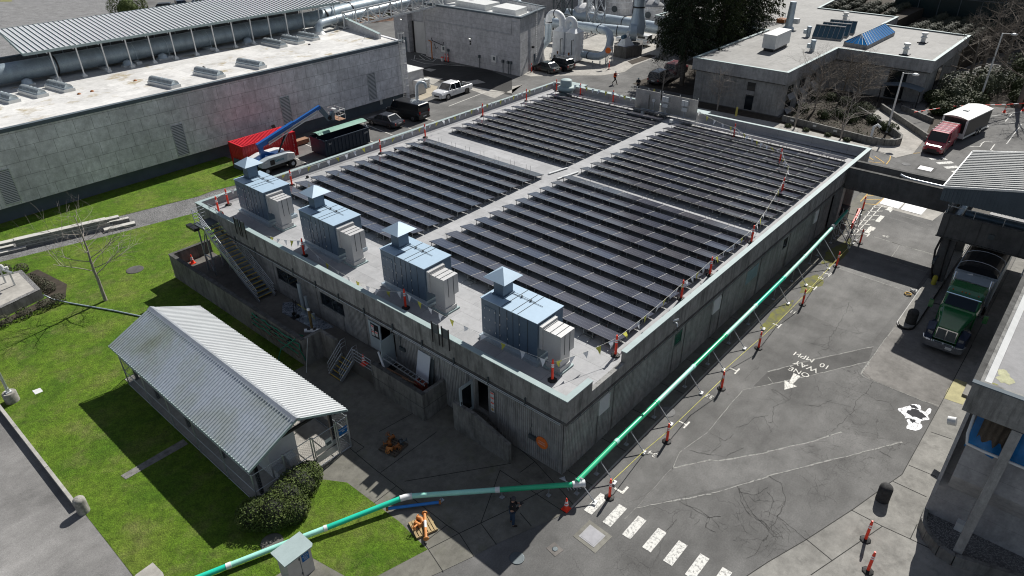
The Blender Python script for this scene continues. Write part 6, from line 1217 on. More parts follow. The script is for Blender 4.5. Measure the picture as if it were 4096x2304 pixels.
MB().box(58.26,71.6,0,58.3,74.9,4.9).build('garage_door', mDuctS, t); MB().box(58.24,74.9,0,58.3,75.3,4.9).build('door_reveal', mBlk, t); MB().box(57.57,76.2,0,57.6,77.4,2.3).build('door', mPlinth, t)
def wl_(x,y,z,lab): 
    q = MB().box(x-.12,y-.2,z,x,y+.2,z+.22).build('wall_lamp', mBlk, t); MB().box(x-.14,y-.16,z+.03,x-.12,y+.16,z+.16).build('lens', emit_m('lamp_lens',(1,.98,.9),1.2) if 'lamp_lens' not in bpy.data.materials else bpy.data.materials['lamp_lens'], q)
wl_(57.4,61.5,3.9,''); wl_(57.6,77.0,4.9,'')
q = MB().box(57.36,61.35,3.1,57.4,61.65,3.7).build('wall_number', mBlk, t); text('24',.26,(57.35,61.5,3.4),frame((0,-1,0),(0,0,1)),mWhite,'number_lettering',q)
b = MB(); [b.tube([(57.33,y0,5.6),(57.33,y1,5.6)],.03,5) for y0,y1 in ((53.5,71),)]; b.tube([(57.33,53.5,5.6),(57.33,53.3,5.6),(57.33,53.3,7.4),(57.33,52,7.4)],.03,5)
b.build('conduit', mGalv, t)
for y in (67.2,56.6): q = MB().box(57.1,y-.45,1.3,57.4,y+.45,2.3).build('panel_box', mWhite, t); MB().box(57.08,y-.3,1.6,57.1,y+.1,2.1).build('panel_mark', mSteelD, q)
for y in (59.6,54.9,53.9,53.4,66.2): b = MB(); b.tube([(57.25,y,0),(57.25,y,1.8)],.05,6); b.box(57.1,y-.15,1.5,57.35,y+.15,1.9); b.build('valve_riser', mSteelD, t)
t = thing('pipework_stand', 'orange post with black pipework against the control building wall', 'pipe frame', (57,69.5,0)); MB().bar((56.9,69.6,0),(56.9,69.6,2.6),.14).bar((56.9,69.6,2.6),(57.3,70.6,2.6),.12).build('post', M('post_orange',(.50,.20,.07),.15), t); MB().tube([(56.8,69.4,3.2),(56.8,69.2,2.8),(56.8,66.8,2.4),(56.8,66.7,2.9)],.06,6).tube([(56.9,68.9,2.4),(56.9,68.6,1.6),(56.9,68.1,2.0)],.04,6).build('pipework', mBlk, t)
for k,y in enumerate((66.5,65.9)): delineator(56.8,y,0,['left of two orange posts leaning by the control building wall','right of two orange posts leaning by the control building wall'][k],0,'red tube posts on the ground')
t = thing('bucket', 'white bucket with red lid at the control building wall', 'bucket', (56.8,67.2,0)); MB().lathe((56.8,67.2,0),[(.2,0),(.25,.55)],14).build('bucket', mWhite, t); MB().lathe((56.8,67.2,.55),[(.26,0),(.26,.06)],14).build('lid', mOrange, t)
steps_lad((62.4,53.0),1.5,7.9,(.27,-.96,0),'wall_ladder','pale ladder on the right face of the control building',False)
q = MB(); q.box(61.0,52.3,3.2,61.3,52.6,3.5); tag(q.build('wall_lamp', mBlk), 'black lamp on the right face of the control building', 'lamp')
tag(MB().prism([(61.6,52.72),(62.2,52.88),(62.2,52.84),(61.6,52.68)],0,2.2).build('service_door', mPlinth), 'grey door in the right face of the control building', 'door')
# metal office roof just behind the far parapet
t = thing('site_office', 'white roofed dark blue site cabin behind the far roof corner', 'cabin', (47,36,0)); MB().box(44.6,35.8,0,51.4,38.6,2.6).build('body', M('cabin_navy',(.02,.05,.12),.1), t); MB().box(44.5,35.7,2.6,51.5,38.7,2.7).build('roof', mCop, t); q = MB().box(44.56,36.9,1.3,44.6,38.2,2.1).build('cabin_sign', mWhite, t)
for k,s_ in enumerate(('PACIFIC','Mobile Structures')): text(s_,.22 if k == 0 else .13,(44.55,37.55,1.85-.3*k),frame((0,-1,0),(0,0,1)),bpy.data.materials['cabin_navy'],'cabin_lettering',q)
t = thing('roof_hatch_curb', 'pale membrane covered upstand behind the far parapet', 'upstand', (43.6,30,0)); MB().box(42.2,26.2,4.2,43.4,32.6,5.1).build('body', mCop, t); 
tag(MB().box(42.1,15.2,4.4,43.2,17.6,5.3).build('parapet_box', mCop), 'small membrane covered box outside the far parapet by the inverters', 'box')
tag(MB().tube([(45,43.5,0),(45,43.5,.7),(45.3,43.1,.85),(45.5,42.9,.6)],.13,10).build('vent_pipe', mPVC), 'small white gooseneck vent by the site cabin', 'pipe')
# ---------------- odour control ducts and tanks
t = thing('scrubber_tower', 'twin white scrubber towers with arched ducts on top', 'scrubber', (69,53,0))
sx0, sy0 = 67.6, 50.4
def arch(c0, c1, z, r_, h_, mat, name, n=10):
    a = Vector(c0); b_ = Vector(c1); m = (a+b_)/2; R_ = (b_-a).length/2; d = (b_-a).normalized()
    pts = [m-d*R_*math.cos(PI*i/n)+Vector((0,0,z+h_*math.sin(PI*i/n))) for i in range(n+1)]; return MB().tube(pts,r_,16)
for k,(x0,x1,y0,y1,lab) in enumerate(((68.3,70.5,50.2,52.0,'right'),(68.1,70.2,52.2,54.3,'left'))):
    H_ = 4.3
    MB().box(x0,y0,.2,x1,y1,H_).build('tower', mDuctW, t); b = MB()
    for z in (1.4,2.3,3.3,4.25): b.box(x0-.05,y0-.05,z,x1+.05,y1+.05,z+.08)
    b.build('flange', mDuctW, t); cx, cy = (x0+x1)/2,(y0+y1)/2; v = [(x0,y0,H_+.05),(x1,y0,H_+.05),(x1,y1,H_+.05),(x0,y1,H_+.05)]; r_=.42; v2 = [(cx+r_*math.cos(a),cy+r_*math.sin(a),H_+.75) for a in (PI*1.25,PI*1.75,PI*.25,PI*.75)]
    MB().add(v+v2,[(0,1,5,4),(1,2,6,5),(2,3,7,6),(3,0,4,7),(4,5,6,7)]).build('hood', mDuctW, t)
    MB().box(x0-.7,y0+.3,.3,x0,y1-.3,1.2).build('sump', mDuctW, t); MB().lathe((x0-.72,(y0+y1)/2,.75),[(.26,0),(.26,.03)],16,False,(-1,0,0)).build('manway', mBlk, t)
    MB().tube([(x0-.25,y0+.4,.3),(x0-.25,y0+.4,3.4),(x0-.1,y0+.1,3.45)],.06,6).build('riser_pipe', mSteelD, t); MB().tube([(x0-.5,y0+.7,.3),(x0-.5,y0+.7,1.6)],.13,8).build('pump', mRust, t)
MB().tube([(69.4,51.1,4.9),(69.4,51.1,5.4)]+[(69.4-.0,51.1+.75-.75*math.cos(PI*i/8),5.4+.75*math.sin(PI*i/8)) for i in range(1,9)]+[(69.4,52.6,4.4)],.42,16).build('arch_duct', mDuctW, t)
MB().tube([(69.2,53.3,4.9),(69.2,53.3,5.7)]+[(69.2-.1*i/8,53.3+1.3-1.3*math.cos(PI*i/8),5.7+1.0*math.sin(PI*i/8)) for i in range(1,9)]+[(69.1,55.9,5.4),(69.0,55.9,5.0)],.52,16).build('arch_duct', mDuctW, t)
MB().tube([(69.1,55.9,5.3),(69.0,55.9,2.6),(68.5,56.6,1.6),(67.8,57.5,1.4)],.54,16).build('down_duct', mDuctG, t)
b = MB(); b.tube([(69.15,54.55,6.68),(69.15,54.68,6.68)],.56,16); b.lathe((69.1,55.9,5.2),[(.56,0),(.56,.15)],16); b.build('band', mBlk, t)
b = MB()
for k in range(14): x = 67.3+.3*(k%4); y = 50.2+.32*k; b.tube([(x,y,.1),(x,y,.5+.5*((k*7)%3)),(x+.2,y,.6+.5*((k*7)%3))],.04,5)
b.build('pipework', mSteelD, t)
def fluebar(lab, pts, r_, mat, bands, cat='duct', name='duct_run'):
    t = thing(name, lab, cat, pts[0]); MB().tube(pts,r_,18).build('duct', mat, t)
    if bands:
        b = MB()
        for i,f in bands: p = Vector(pts[i]).lerp(Vector(pts[i+1]),f); d = (Vector(pts[i+1])-Vector(pts[i])).normalized(); b.tube([p-d*.06,p+d*.06],r_*1.07,18)
        b.build('band', mBlk, t)
    return t
fluebar('grey duct that leaves the towers and swings down to the pavement', [(70.4,50.6,1.0),(70.6,49.6,.95),(70.6,48.5,.9),(70.7,47.3,1.0),(71.2,46.5,1.5),(71.6,46.2,2.4),(72.0,46.3,3.4),(72.7,47.0,4.1),(73.6,48.4,4.3),(74.2,51,4.3),(74.4,55,4.2)],.55,mDuctG,[(1,.4),(8,.5)])
fluebar('long grey duct lying behind the towers towards the fan', [(80.6,48.5,3.0),(79.4,52,3.1),(79.0,57,3.0),(78.8,64,3.0)],.8,mDuctG,[(0,.5),(1,.2),(1,.5),(1,.9),(2,.3)])
fluebar('largest grey duct crossing behind the fan', [(90.6,42,1.9),(91.4,52,1.8),(92.0,61,1.8),(92.4,70,1.8)],1.0,mDuctG,[(0,.4),(1,.5)])
tag(MB().tube([(60.6,74,10.2),(66.5,70,10.6),(67.9,64,9.6),(68.1,60,6.5),(68.1,59,2.0)],.75,16).build('duct_run', mDuctG), 'tall pale duct dropping behind the control building', 'duct')
t = thing('pipe_trestle', 'steel trestle legs holding the grey duct over the pavement', 'trestle', (70,46,0)); b = MB()
for x,y in ((68.6,47.0),(69.4,46.2),(70.8,46.1),(71.4,45.4)): b.bar((x,y,0),(x,y,2.6 if x > 70 else .8),.12)
b.bar((70.8,46.1,.1),(71.4,45.4,2.4),.07); b.bar((70.8,46.1,2.6),(71.4,45.4,2.6),.1); b.build('frame', mGalv, t)
t = thing('round_sign', 'orange round sign on a thin pole beside the duct', 'sign', (69.3,44.8,0)); MB().tube([(69.3,44.8,0),(69.3,44.8,2.6)],.04,6).build('pole', mGalv, t); MB().lathe((69.26,44.78,2.5),[(.42,0),(.42,.03)],20,False,(-.8,-.5,.2)).build('sign_face', bpy.data.materials['orange_sign'], t)
t = thing('exhaust_fan', 'large grey blower with white motor housing on a concrete block', 'fan', (78.5,47,0)); MB().prism([(75.6,45.6),(79.0,44.9),(82.0,46.6),(79.5,49.0),(75.9,48.1)],0,1.7).build('plinth', concrete_m('fan_block',.14,(1,.98,.94),.5,.6), t)
MB().lathe((78.9,46.7,3.3),[(1.25,-.5),(1.25,.5)],24,False,(.6,-.8,0)).build('casing', mDuctG, t); v = [(75.9,46.2,1.7),(78.0,45.7,1.7),(78.2,47.4,1.7),(76.2,47.8,1.7),(76.7,46.6,2.9),(77.4,46.4,2.9),(77.5,47.0,2.9),(76.9,47.2,2.9)]; MB().add(v,[(0,1,5,4),(1,2,6,5),(2,3,7,6),(3,0,4,7),(4,5,6,7)]).build('housing', mDuctW, t)
MB().lathe((76.2,46.6,3.1),[(.3,-.4),(.3,.4)],14,False,(1,0,0)).build('motor', M('motor_blue',(.06,.12,.18),.1), t); MB().lathe((77.6,46.6,3.3),[(.25,-.4),(.25,.4)],12,False,(1,0,0)).build('shaft_guard', mPVC, t)
MB().tube([(79.6,46.7,3.0),(80.2,46.7,4.3),(80.3,46.8,5.9),(80.3,46.8,6.9)],[1.35,1.3,.95,.85],18).build('transition', mDuctG, t); MB().tube([(80.3,46.8,6.9),(80.3,46.8,9.0),(80.0,47.6,10.6),(79,50,12.2),(78,55,13)],.9,18).build('stack', mDuctG, t); MB().tube([(80.3,46.8,6.85),(80.3,46.8,7.05)],.97,18).build('band', mBlk, t)
for (x,y,h_,lab) in ((88.8,60.9,9.5,'braced steel tower between the white tanks'),(83.0,64.0,11,'braced steel tower behind the scrubbers')):
    t = thing('steel_tower', lab, 'tower frame', (x,y,0)); b = MB(); w_ = 2.2; P4 = [(x,y),(x+w_,y-.6),(x+w_+.5,y+w_-.6),(x+.5,y+w_)]
    for p in P4: b.bar((*p,0),(*p,h_),.2)
    for i in range(4):
        p = P4[i]; q = P4[(i+1)%4]
        for z in (3.2,6.4,h_): b.bar((*p,z),(*q,z),.14)
        for z0,z1 in ((0,3.2),(3.2,6.4),(6.4,h_)): b.bar((*p,z0),(*q,z1),.1); b.bar((*q,z0),(*p,z1),.1)
    b.build('frame', mGalv if h_ < 10 else mSteelD, t)
mTank = concrete_m('tank_white',.75,(1,1,1.01),.15,.35); mTankTop = concrete_m('tank_top',.30,(1,1.02,1.05),.3)
for k,(x,y,r_,h_,lab) in enumerate(((93.5,66.5,2.0,2.9,'white domed tank left of the steel tower'),(107.5,68.0,2.65,3.0,'white tank behind the steel tower'),(105.5,59.3,2.25,2.7,'white tank with weathered grey dome beside the conifers'))):
    t = thing('domed_tank', lab, 'tank', (x,y,0)); MB().lathe((x,y,0),[(r_,0),(r_,h_)],32).build('shell', mTank, t); MB().lathe((x,y,h_),[(r_*1.02,0),(r_*1.02,.1),(r_*.8,.45),(r_*.45,.85),(.5,1.0)],32).build('dome', mTank if k == 0 else mTankTop, t)
    b = MB(); [b.lathe((x,y,z),[(r_*1.02,0),(r_*1.02,.1)],32) for z in (h_*.45,h_*.8)]; b.build('hoop', mDuctW, t)
    for q,(dx,dy) in enumerate(((-.3,-1.2),(.0,1.1))): MB().tube([(x+dx,y+dy,h_+.5),(x+dx,y+dy,h_+5.5+q)],.5,14).build('stack', mDuctW, t)
    MB().lathe((x-r_,y-.6,1.3),[(.6,-.05),(.6,.08)],16,False,(-1,-.2,0)).build('manway', mSteelD, t)
t = thing('rear_building', 'ribbed grey process building behind the tanks', 'building', (112,70,0)); MB().prism([(88,80),(113,78),(124,52),(145,52),(145,120),(88,120)],0,11).build('wall', panelled_m('cast_wall_far',.36,'YZ',40,1.2,.02,.5), t)
# ---------------- far concrete building with blue skylights
HN = 5.25; mNEr = sheets_m('gravelled_roof', .27, 6, 2.4, 0, .5, (1,.99,.95), .7, streaks=.45)
mNEb = concrete_m('ne_band',.34,(1,1,1),.35,.3); t = thing('far_office_building', 'L shaped concrete office building with blue roof skylights', 'building', (84,16,0))
b1 = [(62.2,15.3),(106,15.3),(106,27.4),(62.2,27.4)]; b2 = [(78.4,3.9),(97.3,3.9),(97.3,15.3),(78.4,15.3)]; b3 = [(84,27.4),(106,27.4),(106,34),(84,34)]
full = [(62.2,27.4),(62.2,15.3),(78.4,15.3),(78.4,3.9),(97.3,3.9),(98.4,15.6),(105.8,15.6),(106.4,28),(130,30),(130,46),(84,46),(84,27.4)]
def inset(poly, d):
    n = len(poly); out = []
    ar = sum(poly[i][0]*poly[(i+1)%n][1]-poly[(i+1)%n][0]*poly[i][1] for i in range(n)); s_ = 1 if ar > 0 else -1
    for i in range(n):
        p0 = Vector(poly[i-1]); p1 = Vector(poly[i]); p2 = Vector(poly[(i+1)%n]); e1 = (p1-p0).normalized(); e2 = (p2-p1).normalized(); n1 = Vector((-e1.y,e1.x))*s_; n2 = Vector((-e2.y,e2.x))*s_; m = (n1+n2); m = m/ max(.2,m.dot(n1)); out.append(tuple(p1+m*d))
    return out
full = [tuple(p) for p in full]; ins = inset(full,.45); inn = inset(full,.3)
def ringwall(poly_o, poly_i, z0, z1):
    b = MB(); n = len(poly_o)
    for i in range(n): j = (i+1)%n; b.add([(*poly_o[i],z0),(*poly_o[j],z0),(*poly_i[j],z0),(*poly_i[i],z0),(*poly_o[i],z1),(*poly_o[j],z1),(*poly_i[j],z1),(*poly_i[i],z1)],[(0,1,5,4),(3,2,6,7),(4,5,6,7),(0,3,2,1)])
    return b
ringwall(full,inn,3.87,HN).build('parapet', mNEb, t); ringwall(inset(full,-.04),inset(full,.34),HN,HN+.06).build('coping', mCop, t)
MB().add([(*p,HN-.12) for p in inset(full,.25)],[tuple(range(len(full)))]).build('roof', mNEr, t)
MB().prism(ins,0,3.9).build('wall', mPil, t); ringwall(inset(full,.2),inset(full,.5),3.72,3.87).build('ledge', mLedge, t)
def rb_add(q): q.build('ribbed_cladding', mWall, t)
for a,b_ in ((15.9,18.9),(20.2,27.0)): rb_add(ribwall('x',62.61,a,b_,.1,3.6,1))
for a,b_ in ((4.4,6.2),(9.2,15)): rb_add(ribwall('x',78.81,a,b_,.1,3.6,1))
for a,b_ in ((79.0,84),(86.8,92),(93.5,96.8)): rb_add(ribwall('y',4.31,a,b_,.1,3.6,1))
for k,(y0,y1,z0,z1) in enumerate(((19.05,20.05,.1,3.4),)): w_ = MB().box(62.6,y0,z0,62.64,y1,z1).build('window', mGlass, t); MB().box(62.55,y0,1.9,62.6,y1,2.4).build('sill', mNEb, w_)
for x0,x1 in ((64.3,66),(68,69.7),(71.6,73.2)):
    for z0,z1 in ((.5,1.5),(2.2,3.2)): w_ = MB().box(x0,15.71,z0,x1,15.74,z1).build('window', mGlass, t); MB().add([(x0-.2,15.2,z0-.5),(x1+.2,15.2,z0-.5),(x1,15.7,z0),(x0,15.7,z0)],[(0,1,2,3)]).build('sill', mNEb, w_)
for y0,y1 in ((5.8,8.2),(10.8,13.0)): MB().box(96.82,y0,1,96.85,y1,3).build('window', mGlass, t)
MB().box(78.8,6.5,.1,78.84,8.6,3.5).build('window', mGlass, t); MB().box(84.3,4.27,.1,86.3,4.32,3.5).build('window', mGlass, t)
q = thing('entrance_canopy', 'curved dark canopy over the bike racks at the far office building', 'canopy', (77,6.3,0)); b = MB(); v = []
for x in (76.2,78.4):
    for k in range(6): v.append((x,4.0+4.6*k/5,2.0+.35*math.sin(PI*k/5)))
b.add(v,[(k,k+1,7+k,6+k) for k in range(5)]); b.build('roof', mPlinth, q)
for x in (4.1,6.3,8.5): MB().bar((76.3,x,0),(76.3,x,2.0+(.3 if x == 6.3 else 0)),.1).build('post', mBlk, q)
for k in range(4): tag(MB().tube([(74.6,7.6-1.1*k,0),(74.6,7.6-1.1*k,.7),(75.0,7.6-1.1*k,.85),(75.4,7.6-1.1*k,.7),(75.4,7.6-1.1*k,0)],.03,6).build('bike_rack', mBlk), 'black hoop bike rack, %s from the left under the entrance canopy' % ORD[k], 'bike rack', 'black hoop bike racks')
# rooftop objects
ZN = HN-.12
def at3(x,y,z=ZN): return at(3,0,x,y,z)
mBG = paint('skylight_blue',(.015,.16,.42),.08,0,0,.1); mBG2 = paint('skylight_teal',(.02,.08,.12),.08,0,0,.1)
A = at3(755,460); B_ = at3(990,500); C_ = at3(1270,360); t = thing('pyramid_skylight', 'long hipped blue glass skylight on the far roof', 'skylight', tuple(A))
p0 = (A.x,A.y); p1 = (B_.x,B_.y); p2 = (C_.x,C_.y); p3 = (A.x+C_.x-B_.x,A.y+C_.y-B_.y); MB().prism([p0,p1,p2,p3],ZN,ZN+.5).build('curb', mNEb, t)
V2 = lambda p: Vector((p[0],p[1],0)); m0 = (V2(p0)+V2(p1))/2; m1 = (V2(p2)+V2(p3))/2; dr = (m1-m0).normalized(); hw = (V2(p1)-V2(p0)).length/2; r0 = m0+dr*hw; r1 = m1-dr*hw*.3; zz = ZN+.5; zr = zz+1.0
e = lambda p,z: (p[0],p[1],z)
MB().add([e(p0,zz),e(p1,zz),e(r0,zr)],[(0,1,2)]).add([e(p1,zz),e(p2,zz),e(r1,zr),e(r0,zr)],[(0,1,2,3)]).add([e(p3,zz),e(p0,zz),e(r0,zr),e(r1,zr)],[(0,1,2,3)]).add([e(p2,zz),e(p3,zz),e(r1,zr)],[(0,1,2)]).build('glass', mBG, t)
b = MB()
for k in range(13): f = k/12; b.bar(e(V2(p1).lerp(V2(p2),f),zz),e(r0.lerp(r1,f),zr+.01),.05); b.bar(e(V2(p0).lerp(V2(p3),f),zz),e(r0.lerp(r1,f),zr+.01),.05)
for k in range(6): b.bar(e(V2(p0).lerp(V2(p1),k/5),zz),e(r0,zr+.01),.05)
b.bar(e(r0,zr),e(r1,zr),.08); b.build('glazing_bar', mSteelD, t)
for k in range(3):
    dx = k*2.4; a0 = at3(440+75*k,385-27*k); a1 = at3(735+62*k,415-30*k); u = (a1-a0).normalized(); w_ = Vector((-u.y,u.x,0)); 
    if w_.x < 0: w_ = -w_
    t = thing('sawtooth_skylight', ['front','middle','rear'][k]+' of three teal sawtooth skylights', 'skylight', tuple(a0)); h_ = 1.55; b0 = a0+w_*1.4; b1 = a1+w_*1.4
    MB().add([e(a0,ZN+.25),e(a1,ZN+.25),e(b1,ZN+h_),e(b0,ZN+h_)],[(0,1,2,3)]).build('glass', mBG2, t)
    MB().add([e(a0,ZN),e(b0,ZN),e(b0,ZN+h_),e(a0,ZN+.25)],[(0,1,2,3)]).add([e(a1,ZN),e(b1,ZN),e(b1,ZN+h_),e(a1,ZN+.25)],[(0,1,2,3)]).add([e(a0,ZN),e(a1,ZN),e(a1,ZN+.24),e(a0,ZN+.24)],[(0,1,2,3)]).add([e(b0,ZN),e(b1,ZN),e(b1,ZN+h_),e(b0,ZN+h_)],[(0,1,2,3)]).build('cheek', mNEb, t)
    b = MB(); [b.bar(e(a0.lerp(a1,i/6),ZN+.27),e(b0.lerp(b1,i/6),ZN+h_+.02),.06) for i in range(7)]; b.bar(e(b0,ZN+h_+.05),e(b1,ZN+h_+.05),.25,.12); b.build('glazing_bar', mNEb, t)
P_ = at3(60,540); t = thing('rooftop_ac_unit', 'large white air unit on the far office roof', 'air unit', tuple(P_)); 
c = [at(3,0,-64,478,ZN+.4),at(3,0,65,500,ZN+.4),at(3,0,215,430,ZN+.4)]; c.append(c[0]+c[2]-c[1]); pl = [(q.x,q.y) for q in c]
MB().prism(pl,ZN+.4,ZN+2.1).build('body', mWhite, t); MB().prism(inset(pl,.2),ZN,ZN+.4).build('base', mBlk, t)
def vent(x,y,r_,h_,lab,cap=True):
    P_ = at3(x,y); t = thing('roof_cowl', lab, 'roof vent', tuple(P_)); MB().lathe(P_,[(r_,0),(r_,h_*.45),(r_*1.5,h_*.5),(r_*1.5,h_*.6),(r_*.9,h_*.65),(r_*.9,h_*.8),(r_*1.4,h_*.84),(r_*1.4,h_)],14,False).build('cowl', mWhiteM, t); MB().obox((P_.x,P_.y,ZN+.06),(r_*4,r_*4,.12)).build('base', mBlk, t)
vent(1375,550,.28,1.4,'white round cowl at the front right of the far roof'); vent(1555,430,.28,1.3,'white round cowl at the back right of the far roof'); vent(770,205,.3,1.2,'white round cowl at the back left of the far roof')
for x,y,l in ((400,370,'grey boxy vent left of the sawtooth skylights'),(440,515,'grey boxy vent in front of the sawtooth skylights')):
    P_ = at3(x,y); t = thing('vent_box', l, 'roof vent', tuple(P_)); MB().lathe(P_,[(.3,0),(.3,1.2),(.35,1.25),(.3,1.4)],12,False).build('drum', mDuctG, t); MB().obox((P_.x-.3,P_.y+.3,ZN+.7),(.5,.5,.5)).build('fan_box', mDuctG, t)
P_ = at3(200,300); t = thing('exhaust_stack', 'tall slanted cut exhaust stack on the far office roof', 'stack', tuple(P_)); MB().tube([P_,P_+Vector((.2,0,3.8))],[.55,.45],14).build('stack', mDuctG, t); MB().lathe(P_,[(.8,0),(.8,.3),(.55,.5)],14).build('base', mDuctG, t); MB().obox((P_.x+.7,P_.y-.7,ZN+1.2),(.8,.8,.7)).build('fan_box', mWhite, t)
P_ = at3(140,225); t = thing('roof_access', 'red hatch with white guard rail near the stack', 'hatch', tuple(P_)); MB().obox((P_.x,P_.y,ZN+.3),(1.5,1.2,.5)).build('hatch', mRust, t); b = MB(); [b.tube([(P_.x-.7,P_.y-.6,ZN+z),(P_.x+.7,P_.y-.6,ZN+z)],.03,5) for z in (1,1.4)]; [b.tube([(P_.x+q,P_.y-.6,ZN),(P_.x+q,P_.y-.6,ZN+1.4)],.03,5) for q in (-.7,.7)]; b.build('rail', mWhiteM, t)
# raised roof garden and dark glass building behind
t = thing('dark_glass_building', 'dark green glazed building at the top right edge', 'building', (135,0,0)); MB().box(120.6,-40,0,150,20.3,13).build('wall', M('dark_green_wall',(.008,.022,.024),.2,1,10,.3), t); b = MB()
for k in range(16): y = -30+3.1*k; b.bar((120.5,y,0),(120.5,y,13),.12)
for z in (3,6.5,10): b.bar((120.5,-38,z),(120.5,20,z),.12)
b.build('mullion', mSteelD, t)
t = thing('dark_glass_building', 'dark green building wall behind the roof garden', 'building', (136,25,0)); MB().box(132,28,0,150,60,11).build('wall', bpy.data.materials['dark_green_wall'], t)
t = thing('planted_roof', 'low roof terrace planted with rounded shrubs behind the far office', 'terrace', (115,15,0)); MB().prism([(106.6,15.8),(120.5,15.5),(131,28),(131,30),(108,30)],0,4.6).build('slab', mSoil, t); MB().prism([(99.5,4.5),(120.5,1),(120.5,15.3),(99.5,15.3)],0,3.2).build('lower_slab', mSoil, t)
mBall = leaf_m('clipped_shrub',(.028,.032,.022),(.075,.080,.055)); rnd = random.Random(5)
bs = []
for k in range(10):
    for j in range(5): bs.append((108.6+k*1.15+rnd.uniform(-.3,.3),18.0+j*2.3+rnd.uniform(-.3,.3),4.6,.75))
for k in range(13):
    for j in range(5): bs.append((100.8+k*1.5+rnd.uniform(-.3,.3),5.2+j*2.0-k*.1+rnd.uniform(-.2,.2),3.2,.95))
proto = None
for k,(x,y,z,r_) in enumerate(bs):
    if proto is None: b = MB(); b.lathe((0,0,0),[(.3,0),(.75,.3),(.8,.7),(.5,1.05),(.05,1.2)],10); leafcloud(b,(0,0,.6),(1,1,.75),260,.10,rnd); proto = b.build('clipped_shrub', mBall); o = proto
    else: o = proto.copy(); COL.objects.link(o)
    o.location = (x,y,z); o.scale = (r_*rnd.uniform(.8,1.15),)*3; o.rotation_euler = (0,0,rnd.uniform(0,6)); o['label'] = 'clipped round shrub, %s in the %s row of the %s terrace' % ((ORD[(k if k < 50 else k-50)//5]), ORD[k%5], 'upper' if k < 50 else 'lower'); o['category'] = 'shrub'; o['group'] = 'round shrubs on the planted terrace'
# planter wall with lights
t = thing('planter_wall', 'low curved concrete planter wall in front of the far office building', 'wall', (60,8,0)); pts = [(61.2,14.6),(60.7,10.5),(59.8,4.7),(60.0,3.0),(60.6,2.1),(61.5,1.8),(62.6,2.0),(63.8,2.9),(67.7,6.5),(70.5,9.2)]; b = MB()
for a,c in zip(pts,pts[1:]): b.bar((*a,.35),(*c,.35),.22,.75)
b.build('wall', mRet, t); b = MB(); [b.obox((60.95-(14-y)*.105,y,.45),(.06,.35,.18),R(80)) if 0 else b.obox((60.62-(12-y)*.12+.02,y,.45),(.08,.4,.2),R(-6)) for y in (13.3,10.6,8.2,5.4)]; b.build('step_light', mWhiteM, t)
t = thing('planter_wall', 'straight concrete planter wall beside the ramp and red van', 'wall', (66,1.8,0)); b = MB(); b.bar((64.6,-.1,.35),(73.2,7.2,.35),.25,.7); b.bar((71.3,1.0,.3),(74.5,5.2,.3),.25,.6); b.build('wall', mRet, t)
tag(MB().tube([(60.9,4.6,0),(60.9,4.6,1.5),(61.0,4.3,1.75),(61.1,4.0,1.5)],.14,10).build('vent_pipe', mPVC), 'white gooseneck pipe at the front of the planter wall', 'pipe')
def lamp(x,y,h_,lab,dx=(.0,-1.0)):
    t = thing('street_lamp', lab, 'street lamp', (x,y,0)); MB().tube([(x,y,0),(x,y,h_)],[.13,.08],10).build('pole', mWhiteM, t); MB().bar((x,y,h_-.05),(x+dx[0]*.8,y+dx[1]*.8,h_+.05),.06).build('arm', mWhiteM, t)
    c = (x+dx[0]*1.2,y+dx[1]*1.2,h_); MB().lathe(c,[(.05,-.14),(.3,-.08),(.38,.02),(.2,.12),(.03,.15)],16).build('lamp_head', mWhiteM, t)
lamp(64.6,4.0,6.6,'tall lamp post rising from the planter in front of the far office'); lamp(83.9,-1.3,8.3,'tallest lamp post behind the black and white trailer'); lamp(97,-7.5,6.5,'distant lamp post among the bare trees at the right edge'); lamp(108,43,8,'distant lamp behind the far office roof')
for x,y,l in ((59.6,19.6,'yellow bollard by the path right of the inverter boards'),(60.2,31.3,'yellow bollard left of the inverter boards')): tag(MB().lathe((x,y,0),[(.13,0),(.13,1.0),(.06,1.12)],12).build('bollard', M('bollard_yellow',(.55,.48,.12),.1) if 'bollard_yellow' not in bpy.data.materials else bpy.data.materials['bollard_yellow']), l, 'bollard')
def hydrant(x,y,lab):
    t = thing('fire_hydrant', lab, 'hydrant', (x,y,0)); m_ = M('hydrant_yellow',(.62,.38,.03),.1) if 'hydrant_yellow' not in bpy.data.materials else bpy.data.materials['hydrant_yellow']; MB().lathe((x,y,0),[(.2,0),(.2,.06),(.13,.08),(.13,.6),(.17,.65),(.13,.78),(.03,.85)],14).build('barrel', m_, t)
    MB().tube([(x-.22,y,.5),(x+.22,y,.5)],.07,10).tube([(x,y-.22,.5),(x,y+.22,.5)],.06,10).build('nozzle', m_, t)
hydrant(46.6,.9,'yellow fire hydrant at the far corner of the solar roof'); tag(MB().lathe((47.6,1.5,0),[(.13,0),(.13,1.0),(.05,1.1)],12).build('bollard', bpy.data.materials['bollard_yellow']), 'yellow bollard next to the hydrant at the far corner', 'bollard'); hydrant(69.5,84,'yellow hydrant seen under the truss bridge')
# red tape line
t = thing('barrier_tape', 'red and white barrier tape strung behind the trailer', 'tape', (80,-3,1)); b = MB(); b.tube([(70.5,3.0,1.1),(76,.4,1.0),(81.2,-4.5,.95),(83.2,-6.1,.95),(88,-10,1.0)],.05,4); b.build('tape', mOrange, t); b = MB(); tp_ = [Vector((70.5,3.0,1.1)),Vector((76,.4,1.0)),Vector((81.2,-4.5,.95)),Vector((88,-10,1.0))]
for a,c in zip(tp_,tp_[1:]):
    for k in range(5): b.tube([a.lerp(c,.1+.2*k),a.lerp(c,.18+.2*k)],.055,4)
b.build('white_stripe', mWhiteP, t)
